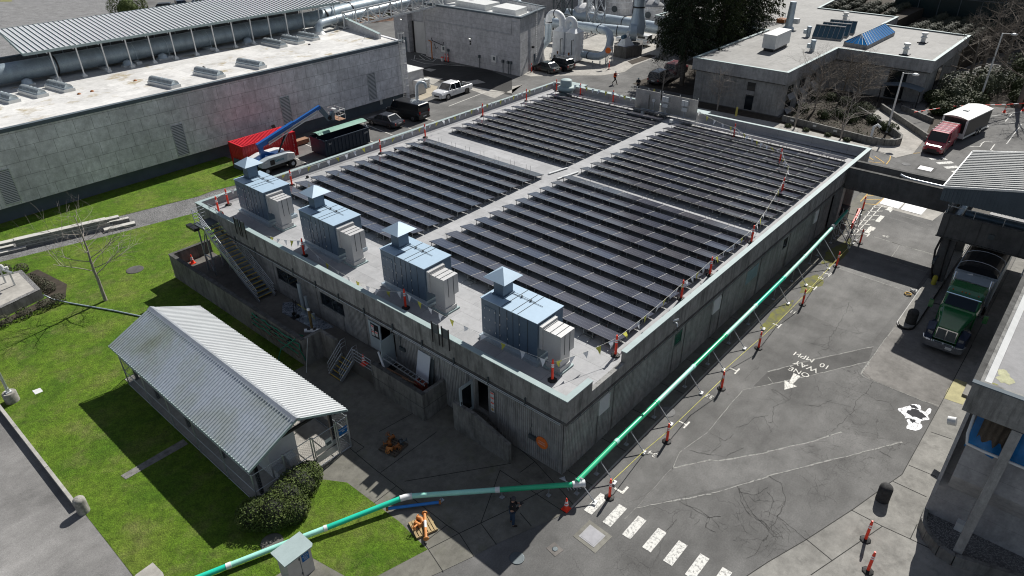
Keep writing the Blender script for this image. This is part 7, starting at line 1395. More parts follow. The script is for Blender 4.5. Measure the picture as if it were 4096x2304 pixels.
# ---------------- trees
def branch(b, p, d, L, r, depth, rnd, up=.12, n=4, spread=.7, twigs=None):
    pts = [p]; q = p.copy(); dd = d.copy(); rs = [r]
    for i in range(n):
        dd = (dd+Vector((rnd.gauss(0,.13),rnd.gauss(0,.13),rnd.gauss(0,.08)+up*.3))).normalized(); q = q+dd*(L/n); pts.append(q.copy()); rs.append(r*(1-.55*(i+1)/n))
    (b if depth > 1 or twigs is None else twigs).tube(pts, rs, 5 if r > .03 else 3, False)
    if depth <= 0: return
    k = rnd.randint(3,4) if depth > 1 else rnd.randint(3,5)
    for j in range(k):
        f = rnd.uniform(.35,1); i = min(n-1,int(f*n)); base = pts[i].lerp(pts[i+1],f*n-i); ax = Vector((rnd.gauss(0,1),rnd.gauss(0,1),rnd.gauss(0,.5))); ax = (ax-dd*ax.dot(dd)).normalized()
        nd = (dd*(1-spread*.45)+ax*spread+Vector((0,0,up))).normalized(); branch(b, base, nd, L*rnd.uniform(.5,.75), r*.48, depth-1, rnd, up, max(2,n-1), spread, twigs)
def baretree(x,y,h_,r_,lab,seed,nb=14,depth=2,mat=None,name='bare_tree',lean=(0,0),multi=1,z=0,spread=.7,fork=.3,tw=1.0,group=None):
    rnd = random.Random(seed); t = thing(name, lab, 'tree', (x,y,z), 0, group); tr = MB(); cr = MB(); tw_ = MB()
    for m in range(multi):
        lx = lean[0]+(rnd.uniform(-.25,.25) if multi > 1 else 0); ly = lean[1]+(rnd.uniform(-.25,.25) if multi > 1 else 0); n = 8; H_ = h_*(1 if multi == 1 else rnd.uniform(.75,1)); q = []
        for i in range(n+1): f = i/n; q.append(Vector((x+lx*f*H_*.5+rnd.uniform(-.04,.04)*f*H_*.3,y+ly*f*H_*.5+rnd.uniform(-.04,.04)*f*H_*.3,z+f*H_*.92)))
        rr_ = [r_/math.sqrt(multi)*(1-.85*(i/n)) for i in range(n+1)]; tr.tube(q, rr_, 7)
        for k in range(nb):
            f = fork+(1-fork)*(k+.5)/nb; i = min(n-1,int(f*n)); base = q[i].lerp(q[i+1],f*n-i); a = k*2.4+rnd.uniform(-.4,.4); L = h_*(.36 if f < .8 else .24)*rnd.uniform(.75,1.15)*(1.15-f*.45); d = Vector((math.cos(a)*spread*1.3,math.sin(a)*spread*1.3,.45)).normalized()
            branch(cr, base, d, L, r_*.34*(1.15-f)*.9/math.sqrt(multi)+.006*tw, depth, rnd, .14, 4, spread, tw_)
    tr.build('trunk', mat or mBark, t); cr.add(tw_.v,tw_.f); cr.build('crown', mat or mTwig, t); return t
baretree(-7.3,35.0,7.2,.13,'slender bare young tree on the lawn below the gravel path',3,18,2,mBarkP,spread=.8,tw=.8)
baretree(59.3,12.4,6.5,.14,'pale multi stemmed bare tree at the left of the planter',4,9,2,mBarkP,multi=3,fork=.25,tw=1.3); baretree(59.2,7.2,6.0,.12,'pale bare birch in the path strip in front of the planter',5,9,2,mBarkP,multi=2,fork=.2,tw=1.3); baretree(60.3,22.4,5.6,.14,'bare tree in front of the ribbed far wall right of the inverters',6,12,2,mBarkP,multi=3,fork=.3,tw=1.3); baretree(61.7,31.0,5.5,.11,'bare forked tree left of the inverter boards near the parked cars',7,12,3,mBarkP,multi=3,fork=.3,spread=.8,tw=1.3)
baretree(72.6,9.9,7.0,.2,'broad bare tree in the middle of the planted court',8,14,3,mTwig,multi=3,fork=.25,spread=.9,tw=1.6); baretree(67.5,13.2,7.5,.18,'taller bare tree close to the window wall of the far office',9,13,3,mTwig,multi=3,fork=.2,tw=1.6); baretree(74.5,12.4,6.5,.16,'bare tree in the inner corner of the far office',29,12,3,mTwig,multi=2,fork=.3,tw=1.6)
rt = [(84.3,-5.4,13,.32,'large bare tree right of the tallest lamp post'),(98,-1,12,.3,'bare tree behind the far office corner'),(103,2.0,10,.25,'bare tree beside the planted terrace'),(92,-8,12,.3,'bare tree at the right edge behind the trailer'),(106,-6,14,.35,'bare tree in front of the dark glass building'),(113,-1,12,.3,'bare tree close to the dark glass wall'),(100,-13,14,.35,'bare tree at the far right edge'),(90,1.5,9,.25,'bare tree beside the end of the entrance canopy'),(118,-12,15,.35,'tall bare tree in the top right corner')]
for k,(x,y,h_,r_,l) in enumerate(rt): baretree(x,y,h_,r_,l,40+k,15,3,mTwig,fork=.2,spread=.85,tw=2.2)
mSpr = leaf_m('conifer_foliage',(.010,.020,.008),(.055,.070,.022)); mSpr2 = leaf_m('conifer_foliage_dark',(.007,.014,.007),(.030,.042,.016))
def conifer(x,y,h_,R_,z0,lab,seed,mat,dense=5200,sz=.17):
    rnd = random.Random(seed); t = thing('conifer_tree', lab, 'tree', (x,y,0)); tr = MB(); tr.tube([(x,y,0),(x,y,h_*.5),(x+.1,y,h_)],[.34,.22,.04],9); tr.build('trunk', mBark, t); b = MB(); lb = MB(); nb = int(h_*9)
    for k in range(nb):
        f = (k/nb); z = z0+(h_-z0)*f; rad = R_*((1-f)**.6)*rnd.uniform(.6,1.12)+.25; a = k*2.399+rnd.uniform(-.3,.3); d = Vector((math.cos(a),math.sin(a),0)); base = Vector((x,y,z+.5)); tip = base+d*rad+Vector((0,0,-.30*rad+.1)); lb.tube([base,base.lerp(tip,.5)+Vector((0,0,.1)),tip],[.05,.03,.01],3,False)
        m = int(dense/nb*(rad/R_+.25))
        for _ in range(m):
            g_k = rnd.random()**.6; c = base.lerp(tip,g_k)+Vector((rnd.gauss(0,.22),rnd.gauss(0,.22),rnd.gauss(-.12,.2))); s_ = sz*rnd.uniform(.5,1.3); dn = (d*rnd.uniform(.2,1)+Vector((rnd.gauss(0,.4),rnd.gauss(0,.4),-rnd.uniform(.3,1.2)))).normalized(); sd = dn.cross(Vector((rnd.gauss(0,1),rnd.gauss(0,1),rnd.gauss(0,1)))).normalized()
            b.add([c-sd*s_*.28, c+dn*s_*.9, c+sd*s_*.28, c-dn*s_*.5],[(0,1,2,3)])
    lb.build('branch', mBark, t); b.build('crown', mat, t)
conifer(67.6,31.4,24,4.4,4.0,'nearest dark cedar with a bare lower trunk beside the road',1,mSpr2,26000,.26); conifer(71.5,34.0,22,3.8,4.2,'dark cedar behind the nearest one on the road side',2,mSpr2,18000,.26); conifer(75.5,30.4,24,4.2,3.2,'dark cedar leaning over the far office parapet',3,mSpr,24000,.26); conifer(82.5,31.0,23,4.4,3.2,'dark cedar farther along the far office parapet',4,mSpr2,22000,.28); conifer(91,32.5,23,4.8,2.5,'farthest dark cedar over the office roof',5,mSpr,20000,.30)
def shrub(x,y,r_,h_,lab,seed,mat=None,grp=None,n=900,z=0,sz=.09,name='shrub'):
    rnd = random.Random(seed); b = MB(); leafcloud(b,(x,y,z+h_*.5),(r_,r_,h_*.55),n,sz,rnd); b.lathe((x,y,z),[(r_*.3,0),(r_*.55,h_*.4),(r_*.3,h_*.75),(.01,h_*.8)],8); o = tag(b.build(name, mat or mShrub2), lab, 'shrub', grp); return o
mShrub2 = leaf_m('court_shrub',(.022,.032,.012),(.07,.085,.035)); mRho = leaf_m('glossy_shrub',(.035,.045,.022),(.11,.12,.075),.6)
crt = P2(3,0,[(620,1010),(760,1050),(860,1120),(960,1110),(1000,1140),(560,1190),(480,1010),(890,1180),(700,1180),(1050,1240),(820,1230),(1230,1330),(1180,1310),(420,990),(340,1120)])
for k,(x,y) in enumerate(crt): shrub(x,y,.85,1.0,'low evergreen shrub, %s in the planted court from the window side' % (ORD+['fourteenth','fifteenth'])[k],60+k,None,'low evergreen shrubs in the planted court',600)
sp2 = P2(3,0,[(200,1280),(380,1320),(600,1370),(790,1420)])
for k,(x,y) in enumerate(sp2): shrub(x,y,.4,.4,'tiny shrub in the path strip, %s from the left' % ORD[k],90+k,None,'tiny shrubs in the path strip',300)
for k,(x,y,r_,h_) in enumerate(((78,-.3,1.7,1.8),(80.5,-1.2,1.6,2.0),(75.5,1.2,1.3,1.5),(84,1.5,2.4,3.2),(87.5,-.8,2.5,3.4),(82,1.0,2.0,2.4),(90.5,-4.5,2.3,2.8),(86.5,-5.6,1.8,1.8),(95,-6,2.2,2.6),(99,-8.5,2.6,3.2),(80,2.8,1.5,1.6),(93,-1.0,2.3,2.6),(102,-3,3,3),(104,-11,3,3.5))): shrub(x,y,r_,h_,['glossy leaved shrub behind the trailer','rhododendron clump beside the lamp post'][k%2]+' %s' % ['at its left','closest to it','near the canopy','with pale buds','tallest of the clump','in the shade','by the red tape','low at the tape end','by the right edge','far at the right edge','by the ramp end','behind the clump','below the bare trees','in the far corner'][k],120+k,mRho if k in (3,4,5,0,11) else mShrub2,None,1500,sz=.13)
for k,(x,y,r_) in enumerate(((118,40,3),(124,37,3.5),(130,41,4),(114,48,3),(110,33.5,2.2))): shrub(x,y,r_,r_,'dense dark bush behind the far roof edge, %s' % ['nearest','second','third','by the white car','closest to the parapet'][k],150+k,None,None,1500,sz=.16)
# background on the far left / top
t_ = shrub(43,146,4.0,4.2,'round dark evergreen bush beside the gravel field',161,mHedge,n=3500,sz=.14); baretree(47.4,149,9,.3,'thin tree with brown leaves beside the evergreen bush',162,9,2,mBark,tw=3)
for k,(x,y,h_) in enumerate(((62,108,6),(68,104,6.5),(76,101,6),(84,97,6),(92,93,6),(98,90,6),(66,78,4))): baretree(x,y,h_,.14,'bare brown tree %s behind the truss bridge' % ['at the left end','second from the left','third from the left','fourth from the left','fifth from the left','farthest right','lowest and nearest'][k],170+k,10,2,mTwig,tw=3)
sheet('garden_bed', [(36,112),(60,104),(110,86),(110,96),(60,125),(36,128)], .03, M('mulch',(.13,.075,.05),.4,1,10,.95), label='brown mulch bed behind the truss bridge')
sheet('pavement', [(57,80),(57,86),(110,80),(110,74),(84,74)], .012, mWalk)
b = MB(); rnd = random.Random(77)
for k in range(160): x = rnd.uniform(50,108); y = 112-(x-50)*.42+rnd.uniform(-3,3); leafcloud(b,(x,y,.4),(.7,.7,.5),26,.16,rnd)
o = b.build('ground_cover', mShrub2); struct(o,'stuff','dark ground cover plants along the mulch bed')
b = MB(); rnd = random.Random(78)
for k in range(420):
    x = rnd.uniform(61,74); y = rnd.uniform(4,15)
    if y < 4+(x-61)*.9-2 and x > 63: continue
    leafcloud(b,(x,y,.12),(.35,.35,.2),10,.08,rnd)
struct(b.build('ground_cover', mShrub2),'stuff','patchy ground cover in the planted court')
# ---------------- footbridge, dock and right-hand building
mBr = concrete_m('bridge_concrete',.13,(1,1,.99),.5,.35,.2)
t = thing('footbridge', 'dark concrete trough footbridge from the solar roof to the truck dock', 'bridge', (37,-4,4)); b = MB(); b.box(36.5,-8.0,3.7,36.75,-.02,5.4); b.box(38.3,-8.0,3.7,38.55,-.02,5.38); b.build('side_wall', mBr, t); MB().box(36.75,-8.0,3.75,38.3,-.02,3.95).build('deck', mPlat, t); b = MB(); b.box(36.46,-8.0,5.4,36.79,.0,5.44); b.box(38.27,-8,5.38,38.6,0,5.42); b.build('coping', mLedge, t)
MB().tube([(37.0,-3.6,5.6),(37.0,-3.9,5.5),(36.95,-4.4,5.45),(36.9,-8.0,5.45)],.09,10).build('conduit', mGalv, t)
tag(MB().box(36.6,.0,0,37.3,.55,3.7).build('bridge_pier', mPil), 'concrete pier at the near side of the opening under the footbridge', 'pier'); tag(MB().box(39.6,-.05,0,39.9,.55,3.7).build('bridge_pier', mPil), 'thinner concrete pier at the far side of the opening', 'pier')
tag(MB().box(36.9,.62,.3,39.2,.9,2.6).box(37.4,-.4,.2,38.6,.5,1.5).build('covered_machine', mBlk), 'dark covered machinery in the opening beneath the footbridge', 'machine')
t = thing('red_barrier', 'red and white folded barrier leaning beside the pipeline end', 'barrier', (38.2,-1.2,0)); MB().bar((35.8,-1.5,1.0),(39.2,-1.0,1.0),.12,.5).build('panel', mOrange, t); MB().bar((35.8,-1.62,1.1),(39.2,-1.12,1.1),.03,.1).build('stripe', mWhiteP, t); b = MB(); [b.bar((x,-1.3,0),(x,-1.3,.9),.06) for x in (36.2,38.8)]; b.build('leg', mGalv, t)
delineator(39.0,-.9,.005,'red post leaning behind the red barrier',0,'red tube posts on the ground')
t = thing('scaffold', 'loose frame of grey scaffold tubes at the pipeline end', 'scaffold', (35.6,-1.2,0)); b = MB()
for x,y in ((34.9,-.6),(36.1,-.6),(34.9,-1.9),(36.1,-1.9)): b.tube([(x,y,0),(x+.05,y+.1,2.2)],.025,6)
for z in (.9,1.9): b.tube([(34.9,-.6,z),(36.1,-.6,z),(36.1,-1.9,z),(34.9,-1.9,z),(34.9,-.6,z)],.02,5)
b.tube([(34.9,-.6,0),(36.1,-1.9,1.9)],.02,5); b.build('tube', mGalv, t)
t = thing('truck_dock', 'raised concrete dock platform over the truck lane', 'dock', (35,-11,0)); b = MB(); b.box(32.2,-22,3.75,32.45,-7.75,5.4); b.box(32.45,-8.0,3.75,42,-7.75,5.4); b.build('parapet', mBr, t); MB().box(32.45,-22,3.8,42,-8.0,4.1).build('deck', mPlat, t)
b = MB(); b.box(32.15,-22,3.66,32.5,-7.70,3.75); [b.box(32.17,y,3.75,32.2,y+.05,5.4) for y in (-8.2,-10.1,-12.6)]; b.build('drip_edge', mLedge, t)
for x,y0,y1 in ((32.6,-9.0,-8.1),(38.5,-9.0,-8.1),(32.6,-14.6,-13.8)): MB().box(x,y0,.2,x+.7,y1,3.75).build('pillar', mBr, t)
b = MB(); b.tube([(32.3,-7.85,5.95),(32.3,-22,5.95)],.03,6); [b.tube([(32.3,y,5.4),(32.3,y,5.95)],.025,5) for y in (-7.9,-9.5,-11.2,-13)]; b.tube([(32.3,-7.85,5.95),(38,-7.85,5.95)],.03,6); b.build('handrail', mGalv, t)
b = MB(); b.tube([(32.4,-8.1,3.6),(32.2,-8.0,2.6),(32.3,-8.2,1.0),(32.4,-8.4,.3)],.07,8); b.tube([(32.5,-8.6,3.7),(32.3,-8.7,2.0),(32.4,-8.8,.3)],.05,6); b.build('standpipe_hose', mBlk, t); MB().box(32.13,-11.0,4.4,32.2,-10.65,4.75).build('junction_box', mSteelD, t); MB().box(31.6,-8.3,2.0,32.4,-8.1,2.15).box(31.3,-8.3,1.95,31.6,-8.15,2.2).build('arm', mSteelD, t)
MB().box(36,-13.5,4.1,39,-10,4.6).box(34,-12.5,4.1,35.4,-9.6,4.3).build('floor_hatch', mBlk, t); MB().tube([(33.4,-8.4,4.8),(41,-8.4,4.8)],.25,10).tube([(34,-8.8,5.0),(34,-20,5.0)],.3,10).build('dock_pipe', mBlueG, t)
t = thing('dock_roof', 'ribbed grey metal roof above the truck dock', 'roof', (36,-12,7)); zr_ = lambda y: 7.9+(-7.5-y)*.2
b = MB(); v = []; n = 20
for y in (-7.5,-20):
    for i in range(n):
        x = 30.2+8.1*i/n; q = 8.1/n
        for a,h_ in ((0,0),(.45,0),(.5,.11),(.95,.11)): v.append((x+q*a,y,zr_(y)+h_))
m = n*4; b.add(v,[(i,i+1,m+i+1,m+i) for i in range(m-1)]); b.build('roof', M('dock_roof_metal',(.19,.20,.20),.08,2,20,.5), t)
b = MB(); n = 60
for i in range(n): y0 = -7.5-12.5*i/n; b.box(30.2,y0-.15,7.0,30.23,y0,zr_(y0-.1)-.02); b.box(30.15,y0-.21,7.0,30.2,y0-.15,zr_(y0-.17)-.02)
b.box(30.23,-20,7.0,30.3,-7.5,7.8); b.build('cladding', mPlinth, t)
b = MB(); b.bar((30.15,-7.45,zr_(-7.5)),(30.15,-20,zr_(-20)),.08,.14); b.bar((30.15,-7.45,zr_(-7.5)),(38.4,-7.45,zr_(-7.5)),.08,.1); b.bar((38.4,-7.45,zr_(-7.5)+.03),(38.4,-20,zr_(-20)+.03),.1,.16); b.build('gutter', mWhiteM, t)
for x,y in ((32.6,-7.9),(38.0,-7.9),(32.6,-14),(38.0,-14)): MB().bar((x,y,4.1),(x,y,7.9),.16).build('post', mSteelD, t)
b = MB(); b.bar((32.5,-7.85,5.4),(33.6,-7.9,7.8),.12); b.bar((30.4,-8.0,7.7),(38.2,-8,7.7),.15,.25); b.build('brace', mSteelD, t)
t = thing('lane_island', 'raised concrete island with rounded nose beside the truck', 'island', (30,-8.6,0)); pts = [(46,-8.1),(25.4,-8.1),(25.05,-8.25),(24.9,-8.55),(25.0,-8.85),(25.3,-9.05),(26,-9.1),(46,-9.1)]; MB().prism(pts,0,.2).build('island', mSlab, t); MB().prism(inset(pts,-.05),0,.12).build('rubber_edge', mBlk, t)
tag(MB().lathe((31.9,-8.6,.2),[(.16,0),(.16,.6),(.08,.7)],14).build('bollard', M('bollard_yellow2',(.45,.40,.05),.1)), 'short yellow bollard at the foot of the dock pillar', 'bollard'); tag(MB().tube([(30.2,-7.7,.06),(30.4,-7.9,.1),(30.0,-8.0,.06),(30.3,-7.6,.1)],.08,6).build('gloves', mWhite), 'white cloths lying on the asphalt by the dock pillar', 'cloth')
t = thing('yellow_hose_valve', 'yellow and white rings lying on the lane edge near the dock', 'rings', (29.6,-7.6,0)); MB().tube([(29.6+.2*math.cos(a),-7.6+.2*math.sin(a),.08) for a in [PI*k/8 for k in range(16)]],.045,6,closed=True).build('ring', mYel, t)
# right-hand building
t = thing('right_building', 'two storey concrete building with flat roof cut by the right edge', 'building', (14,-20,0)); mRB = panelled_m('rb_wall',.36,'YZ',2.4,1.5,.01,0,(1,1,1.02),holes=False,streak=.3,jd=.6)
MB().box(9.3,-50,0,28,-13.62,8.6).build('wall', mRB, t); b = MB(); b.box(7.6,-50,7.55,8.0,-13.45,8.9); b.box(8.0,-13.75,7.55,28,-13.45,8.9); b.build('fascia', mBand, t)
b = MB(); b.add([(7.6,-50,7.55),(7.6,-13.45,7.55),(7.95,-13.75,7.3),(7.95,-50,7.3)],[(0,1,2,3)]); b.add([(7.6,-13.45,7.55),(28,-13.45,7.55),(28,-13.75,7.3),(7.95,-13.75,7.3)],[(0,1,2,3)]); b.box(7.95,-50,7.3,9.3,-13.75,7.5); b.build('ledge', mLedge, t)
b = MB(); b.box(7.56,-50,8.9,7.8,-13.41,8.95); b.build('coping', mPlinth, t); b = MB(); b.box(7.8,-13.62,8.9,28,-13.41,8.95); b.build('coping', mLedge, t)
MB().box(8.0,-50,8.55,28,-13.75,8.72).build('roof', sheets_m('rb_roof',.27,6,3,0,.45,(1,1,1.02)), t); b = MB(); b.add([(8.0,-13.62,8.9),(28,-13.62,8.9),(28,-14.0,8.74),(8.0,-14.0,8.74)],[(0,1,2,3)]); b.build('cant_strip', mWhite, t)
blobs('roof_puddle', [(8.9,-14.35,.35,.28),(9.3,-14.2,.25,.2)], M('lichen',(.36,.36,.22),.2,4,20), 8.725, 4, 20, 'pale lichen patch on the right roof'); blobs('roof_moss',[(8.6,-15.4,.5,.12),(8.3,-14.0,.08,.2)], M('moss2',(.22,.22,.05),.2), 8.725, 5, 16)
b = MB()
for y0,y1,z0,z1 in ((-50,-14.05,3.8,5.55),): b.box(8.3,y0,z0,9.3,y1,z1)
b.add([(8.3,-50,3.8),(8.3,-14.05,3.8),(9.0,-14.05,2.6),(9.0,-50,2.6)],[(0,1,2,3)]); b.add([(8.3,-14.05,3.8),(9.3,-14.05,3.8),(9.3,-14.05,2.6),(9.0,-14.05,2.6)],[(0,1,2,3)]); b.build('balcony', mRB, t)
tb = MB(); v = []; n = 40; rnd = random.Random(2)
for z,dx in ((7.4,.5),(6.5,.15),(5.75,-.02),(5.45,.04)):
    for i in range(n): y = -14.0-8*i/(n-1); v.append((8.3+dx+.07*math.sin(i*1.3+z),y,z+.08*math.sin(i*.8)))
tb.add(v,[(r_*n+i,r_*n+i+1,(r_+1)*n+i+1,(r_+1)*n+i) for r_ in range(3) for i in range(n-1)],True); tag(tb.build('tarpaulin', M('blue_tarp',(.01,.16,.42),.15,2,10,.4)), 'bright blue tarpaulin behind the balcony rail of the right building', 'tarpaulin')
v = []; tb = MB(); n = 16
for z,dx in ((7.45,.3),(6.6,-.02),(6.15,-.06)):
    for i in range(n): y = -14.25-1.1*i/(n-1)*(1 if z > 7 else .85); v.append((8.25+dx+.08*math.sin(i*1.7),y,z+(.15*math.sin(i*1.1) if z < 6.3 else 0)))
tb.add(v,[(r_*n+i,r_*n+i+1,(r_+1)*n+i+1,(r_+1)*n+i) for r_ in range(2) for i in range(n-1)],True); tag(tb.build('wood_bundle', mWoodD), 'brown folded sheet hanging over the blue tarpaulin', 'sheet')
b = MB(); b.tube([(8.6,-13.9,6.9),(8.0,-13.95,6.3),(7.85,-14.05,5.95),(7.85,-14.6,5.9),(7.85,-24,5.9)],.06,8); [b.tube([(7.85,y,5.9),(8.3,y,5.55)],.035,6) for y in (-15.0,-16.2,-17.5)]; b.build('handrail', mWhiteM, t)
for y in (-15.5,-19.6): MB().box(7.62,y,0,7.98,y+.34,7.5).build('column', mWall, t)
MB().box(8.6,-13.75,2.2,9.3,-13.62,7.4).build('fin', mRB, t)
tt = thing('curved_planter', 'curved concrete planter with gravel at the foot of the right building', 'planter', (8.4,-14.5,0)); pts = [(9.3,-13.7),(8.6,-13.75),(8.0,-14.1),(7.5,-14.7),(7.4,-15.3),(7.75,-16.5),(8.2,-18)]; b = MB()
for a,c in zip(pts,pts[1:]): b.bar((*a,.3),(*c,.3),.2,.6)
b.build('wall', mRet, tt); MB().prism(pts+[(9.3,-18)],.0,.45).build('gravel_fill', mGravel, tt); MB().box(9.0,-15.5,.45,9.3,-14.9,.9).build('tap_box', mWhite, tt)
tag(MB().tube([(14.6,-13.35,2.0),(14.6,-13.0,1.9)],.22,14).build('wall_tube', mWhiteM), 'white horizontal tube projecting from the side of the right building', 'tube')
# catwalk glimpsed right of the truck
t = thing('steel_catwalk', 'white barred steel walkway to the right of the truck', 'catwalk', (32,-13.5,0)); b = MB()
for k in range(12): b.bar((31+.35*k,-13.2,3.0),(31+.35*k,-14.8,3.0),.04,.06)
b.bar((31,-13.2,3.0),(35,-13.2,3.0),.08,.1); b.tube([(31,-13.2,3.9),(35,-13.2,3.9)],.025,5); b.build('grating', mWhiteM, t)
tag(MB().box(20,-13.4,.012,30,-13.0,.16).build('kerb', mSlab), 'concrete kerb of the lane on the truck driver side', 'kerb')
# ---------------- green truck
mTG = paint('truck_green',(.008,.13,.035),.25,.7,0,.1); mChr = metal_m('chrome',(.72,.74,.76),.12,.04,1); t = thing('green_truck', 'dark green bonneted tipper truck with chrome grille and black sheeted body under the dock', 'truck', (28,-11,0))
yc = -11.0
def loft(secs, name, mat, par, bevel=0, smooth=False, label=None):
    """secs: list of (x, [(y,z)...]) with equal counts"""
    b = MB(); m = len(secs[0][1]); v = [(x,y,z) for x,pr in secs for y,z in pr]; b.add(v,[(i*m+k,i*m+(k+1)%m,(i+1)*m+(k+1)%m,(i+1)*m+k) for i in range(len(secs)-1) for k in range(m)],smooth); b.add(v[:m],[tuple(range(m))[::-1]]); b.add(v[-m:],[tuple(range(m))]); return b.build(name,mat,par,label,bevel)
def sec(w_,z0,z1,tw): return [(yc-w_,z0),(yc+w_,z0),(yc+w_,z1-.15),(yc+tw,z1),(yc-tw,z1),(yc-w_,z1-.15)]
loft([(23.75,sec(.62,.85,1.75,.52)),(24.3,sec(.68,.8,1.86,.58)),(25.7,sec(.98,.8,2.15,.8))],'hood',mTG,t,.03)
loft([(25.6,sec(1.0,.9,2.1,.9)),(25.75,sec(1.02,.9,2.2,.92)),(27.6,sec(1.05,.9,2.3,.95))],'cab',mTG,t,.03)
loft([(25.95,sec(.95,2.1,2.25,.9)),(26.35,sec(.98,2.1,3.0,.84)),(26.7,sec(1.0,2.1,3.12,.85)),(27.6,sec(1.02,2.1,3.15,.88))],'cab_roof',mTG,t,.04)
MB().add([(25.82,yc-.84,2.17),(25.82,yc+.84,2.17),(26.24,yc+.8,2.86),(26.24,yc-.8,2.86)],[(0,1,2,3)]).build('windscreen', mGlass, t); b = MB(); [b.add([(26.3,yc+s_*1.035,2.2),(27.3,yc+s_*1.05,2.2),(27.3,yc+s_*.99,2.85),(26.5,yc+s_*.97,2.85)],[(0,1,2,3)]) for s_ in (1,-1)]; b.build('side_window', mGlass, t)
b = MB(); b.obox((26.08,yc,2.92),(.28,1.9,.05),0,R(20)); b.build('sun_visor', mChr, t); b = MB(); b.box(23.70,yc-.55,.9,23.745,yc+.55,1.68); b.build('grille_frame', mChr, t); b = MB(); b.box(23.685,yc-.50,.95,23.70,yc-.03,1.6); b.box(23.685,yc+.03,.95,23.70,yc+.5,1.6); b.build('grille', mSteelD, t)
loft([(23.45,[(yc-.85,.35),(yc+.85,.35),(yc+.85,.75),(yc-.85,.75)]),(23.6,[(yc-1.1,.35),(yc+1.1,.35),(yc+1.1,.78),(yc-1.1,.78)]),(24.0,[(yc-1.2,.4),(yc+1.2,.4),(yc+1.2,.78),(yc-1.2,.78)])],'bumper',mChr,t,.03); MB().box(23.42,yc-.55,.5,23.45,yc-.2,.65).build('number_plate', mWhite, t)
for s_ in (1,-1):
    loft([(23.8,[(yc+s_*.66,.8),(yc+s_*1.1,.7),(yc+s_*1.08,1.25),(yc+s_*.66,1.4)]),(24.5,[(yc+s_*.7,.8),(yc+s_*1.18,.9),(yc+s_*1.16,1.45),(yc+s_*.7,1.55)]),(25.3,[(yc+s_*.9,.7),(yc+s_*1.18,.6),(yc+s_*1.16,1.05),(yc+s_*.9,1.3)])],'fender',M('fender_navy',(.01,.02,.05),.1,rough=.3) if 'fender_navy' not in bpy.data.materials else bpy.data.materials['fender_navy'],t,.03)
    MB().obox((23.83,yc+s_*.88,1.13),(.1,.36,.2),R(-12*s_)).build('headlight', mChr, t); w_ = MB().lathe((24.65,yc+s_*1.0,.52),[(.3,-.15),(.52,-.13),(.52,.13),(.3,.15)],22,False,(0,1,0)).build('wheel', mTyre, t); MB().lathe((24.65,yc+s_*1.0,.52),[(.26,-.16),(.26,.16)],14,False,(0,1,0)).build('rim', mChr, w_)
    MB().tube([(27.75,yc+s_*1.0,.9),(27.75,yc+s_*1.0,3.2),(27.95,yc+s_*1.0,3.5)],.09,10).build('exhaust_stack', mChr, t); m_ = MB().obox((25.55,yc+s_*1.5,2.1),(.15,.25,.5)).build('mirror', mTG, t); MB().tube([(25.9,yc+s_*1.02,2.0),(25.6,yc+s_*1.4,2.1)],.025,5).build('mirror_arm', mBlk, m_)
    for x in (30.2,31.5,32.8): w_ = MB().lathe((x,yc+s_*.95,.52),[(.3,-.25),(.52,-.22),(.52,.22),(.3,.25)],20,False,(0,1,0)).build('wheel', mTyre, t); MB().lathe((x,yc+s_*.95,.52),[(.26,-.26),(.26,.26)],12,False,(0,1,0)).build('rim', mChr, w_)
b = MB(); [b.lathe((26.35,yc+q,3.03),[(.05,0),(.03,.07)],8) for q in (-.7,-.2,0,.2,.7)]; b.build('marker_light', mRust, t); MB().box(24.0,yc-.45,.5,36,yc+.45,.85).build('chassis', mBlk, t); MB().box(27.7,yc-.9,.7,28.9,yc+.9,1.6).build('fuel_tank', mBlk, t)
loft([(29.1,[(yc-1.2,1.1),(yc+1.2,1.1),(yc+1.22,3.1),(yc-1.22,3.1)]),(36.5,[(yc-1.2,1.1),(yc+1.2,1.1),(yc+1.22,3.1),(yc-1.22,3.1)])],'tipper_body',mDuctG,t,.03)
v = []; 
for x in (29.3,36.5):
    for k in range(9): a = PI*k/8; v.append((x,yc+1.15*math.cos(a),3.1+.5*math.sin(a)))
MB().add(v,[(k,k+1,10+k,9+k) for k in range(8)]+[tuple(range(9))],True).build('load_sheet', mBlk, t); b = MB()
for x in (30.0,31.8,33.6): b.tube([(x,yc+1.17*math.cos(PI*k/8),3.12+.51*math.sin(PI*k/8)) for k in range(9)],.025,5)
b.build('sheet_bow', mGalv, t); b = MB(); b.tube([(28.9,yc+.9,2.9),(28.9,yc+.2,3.15),(28.95,yc,2.6),(28.9,yc-.05,1.4)],.06,8); b.build('hydraulic_hose', mWhiteM, t)
b = MB(); [b.bar((29.0,yc-.75,1.2+.3*k),(29.0,yc-1.15,1.2+.3*k),.04) for k in range(7)]; b.bar((29.0,yc-.75,1.0),(29.0,yc-.75,3.1),.04); b.bar((29.0,yc-1.15,1.0),(29.0,yc-1.15,3.1),.04); b.build('ladder', mGalv, t); MB().add([(27.8,yc-1.1,3.1),(29.0,yc-1.15,3.1),(29.0,yc+1.15,3.1),(27.9,yc+1.1,3.1)],[(0,1,2,3)]).build('cab_shield', mDuctG, t)
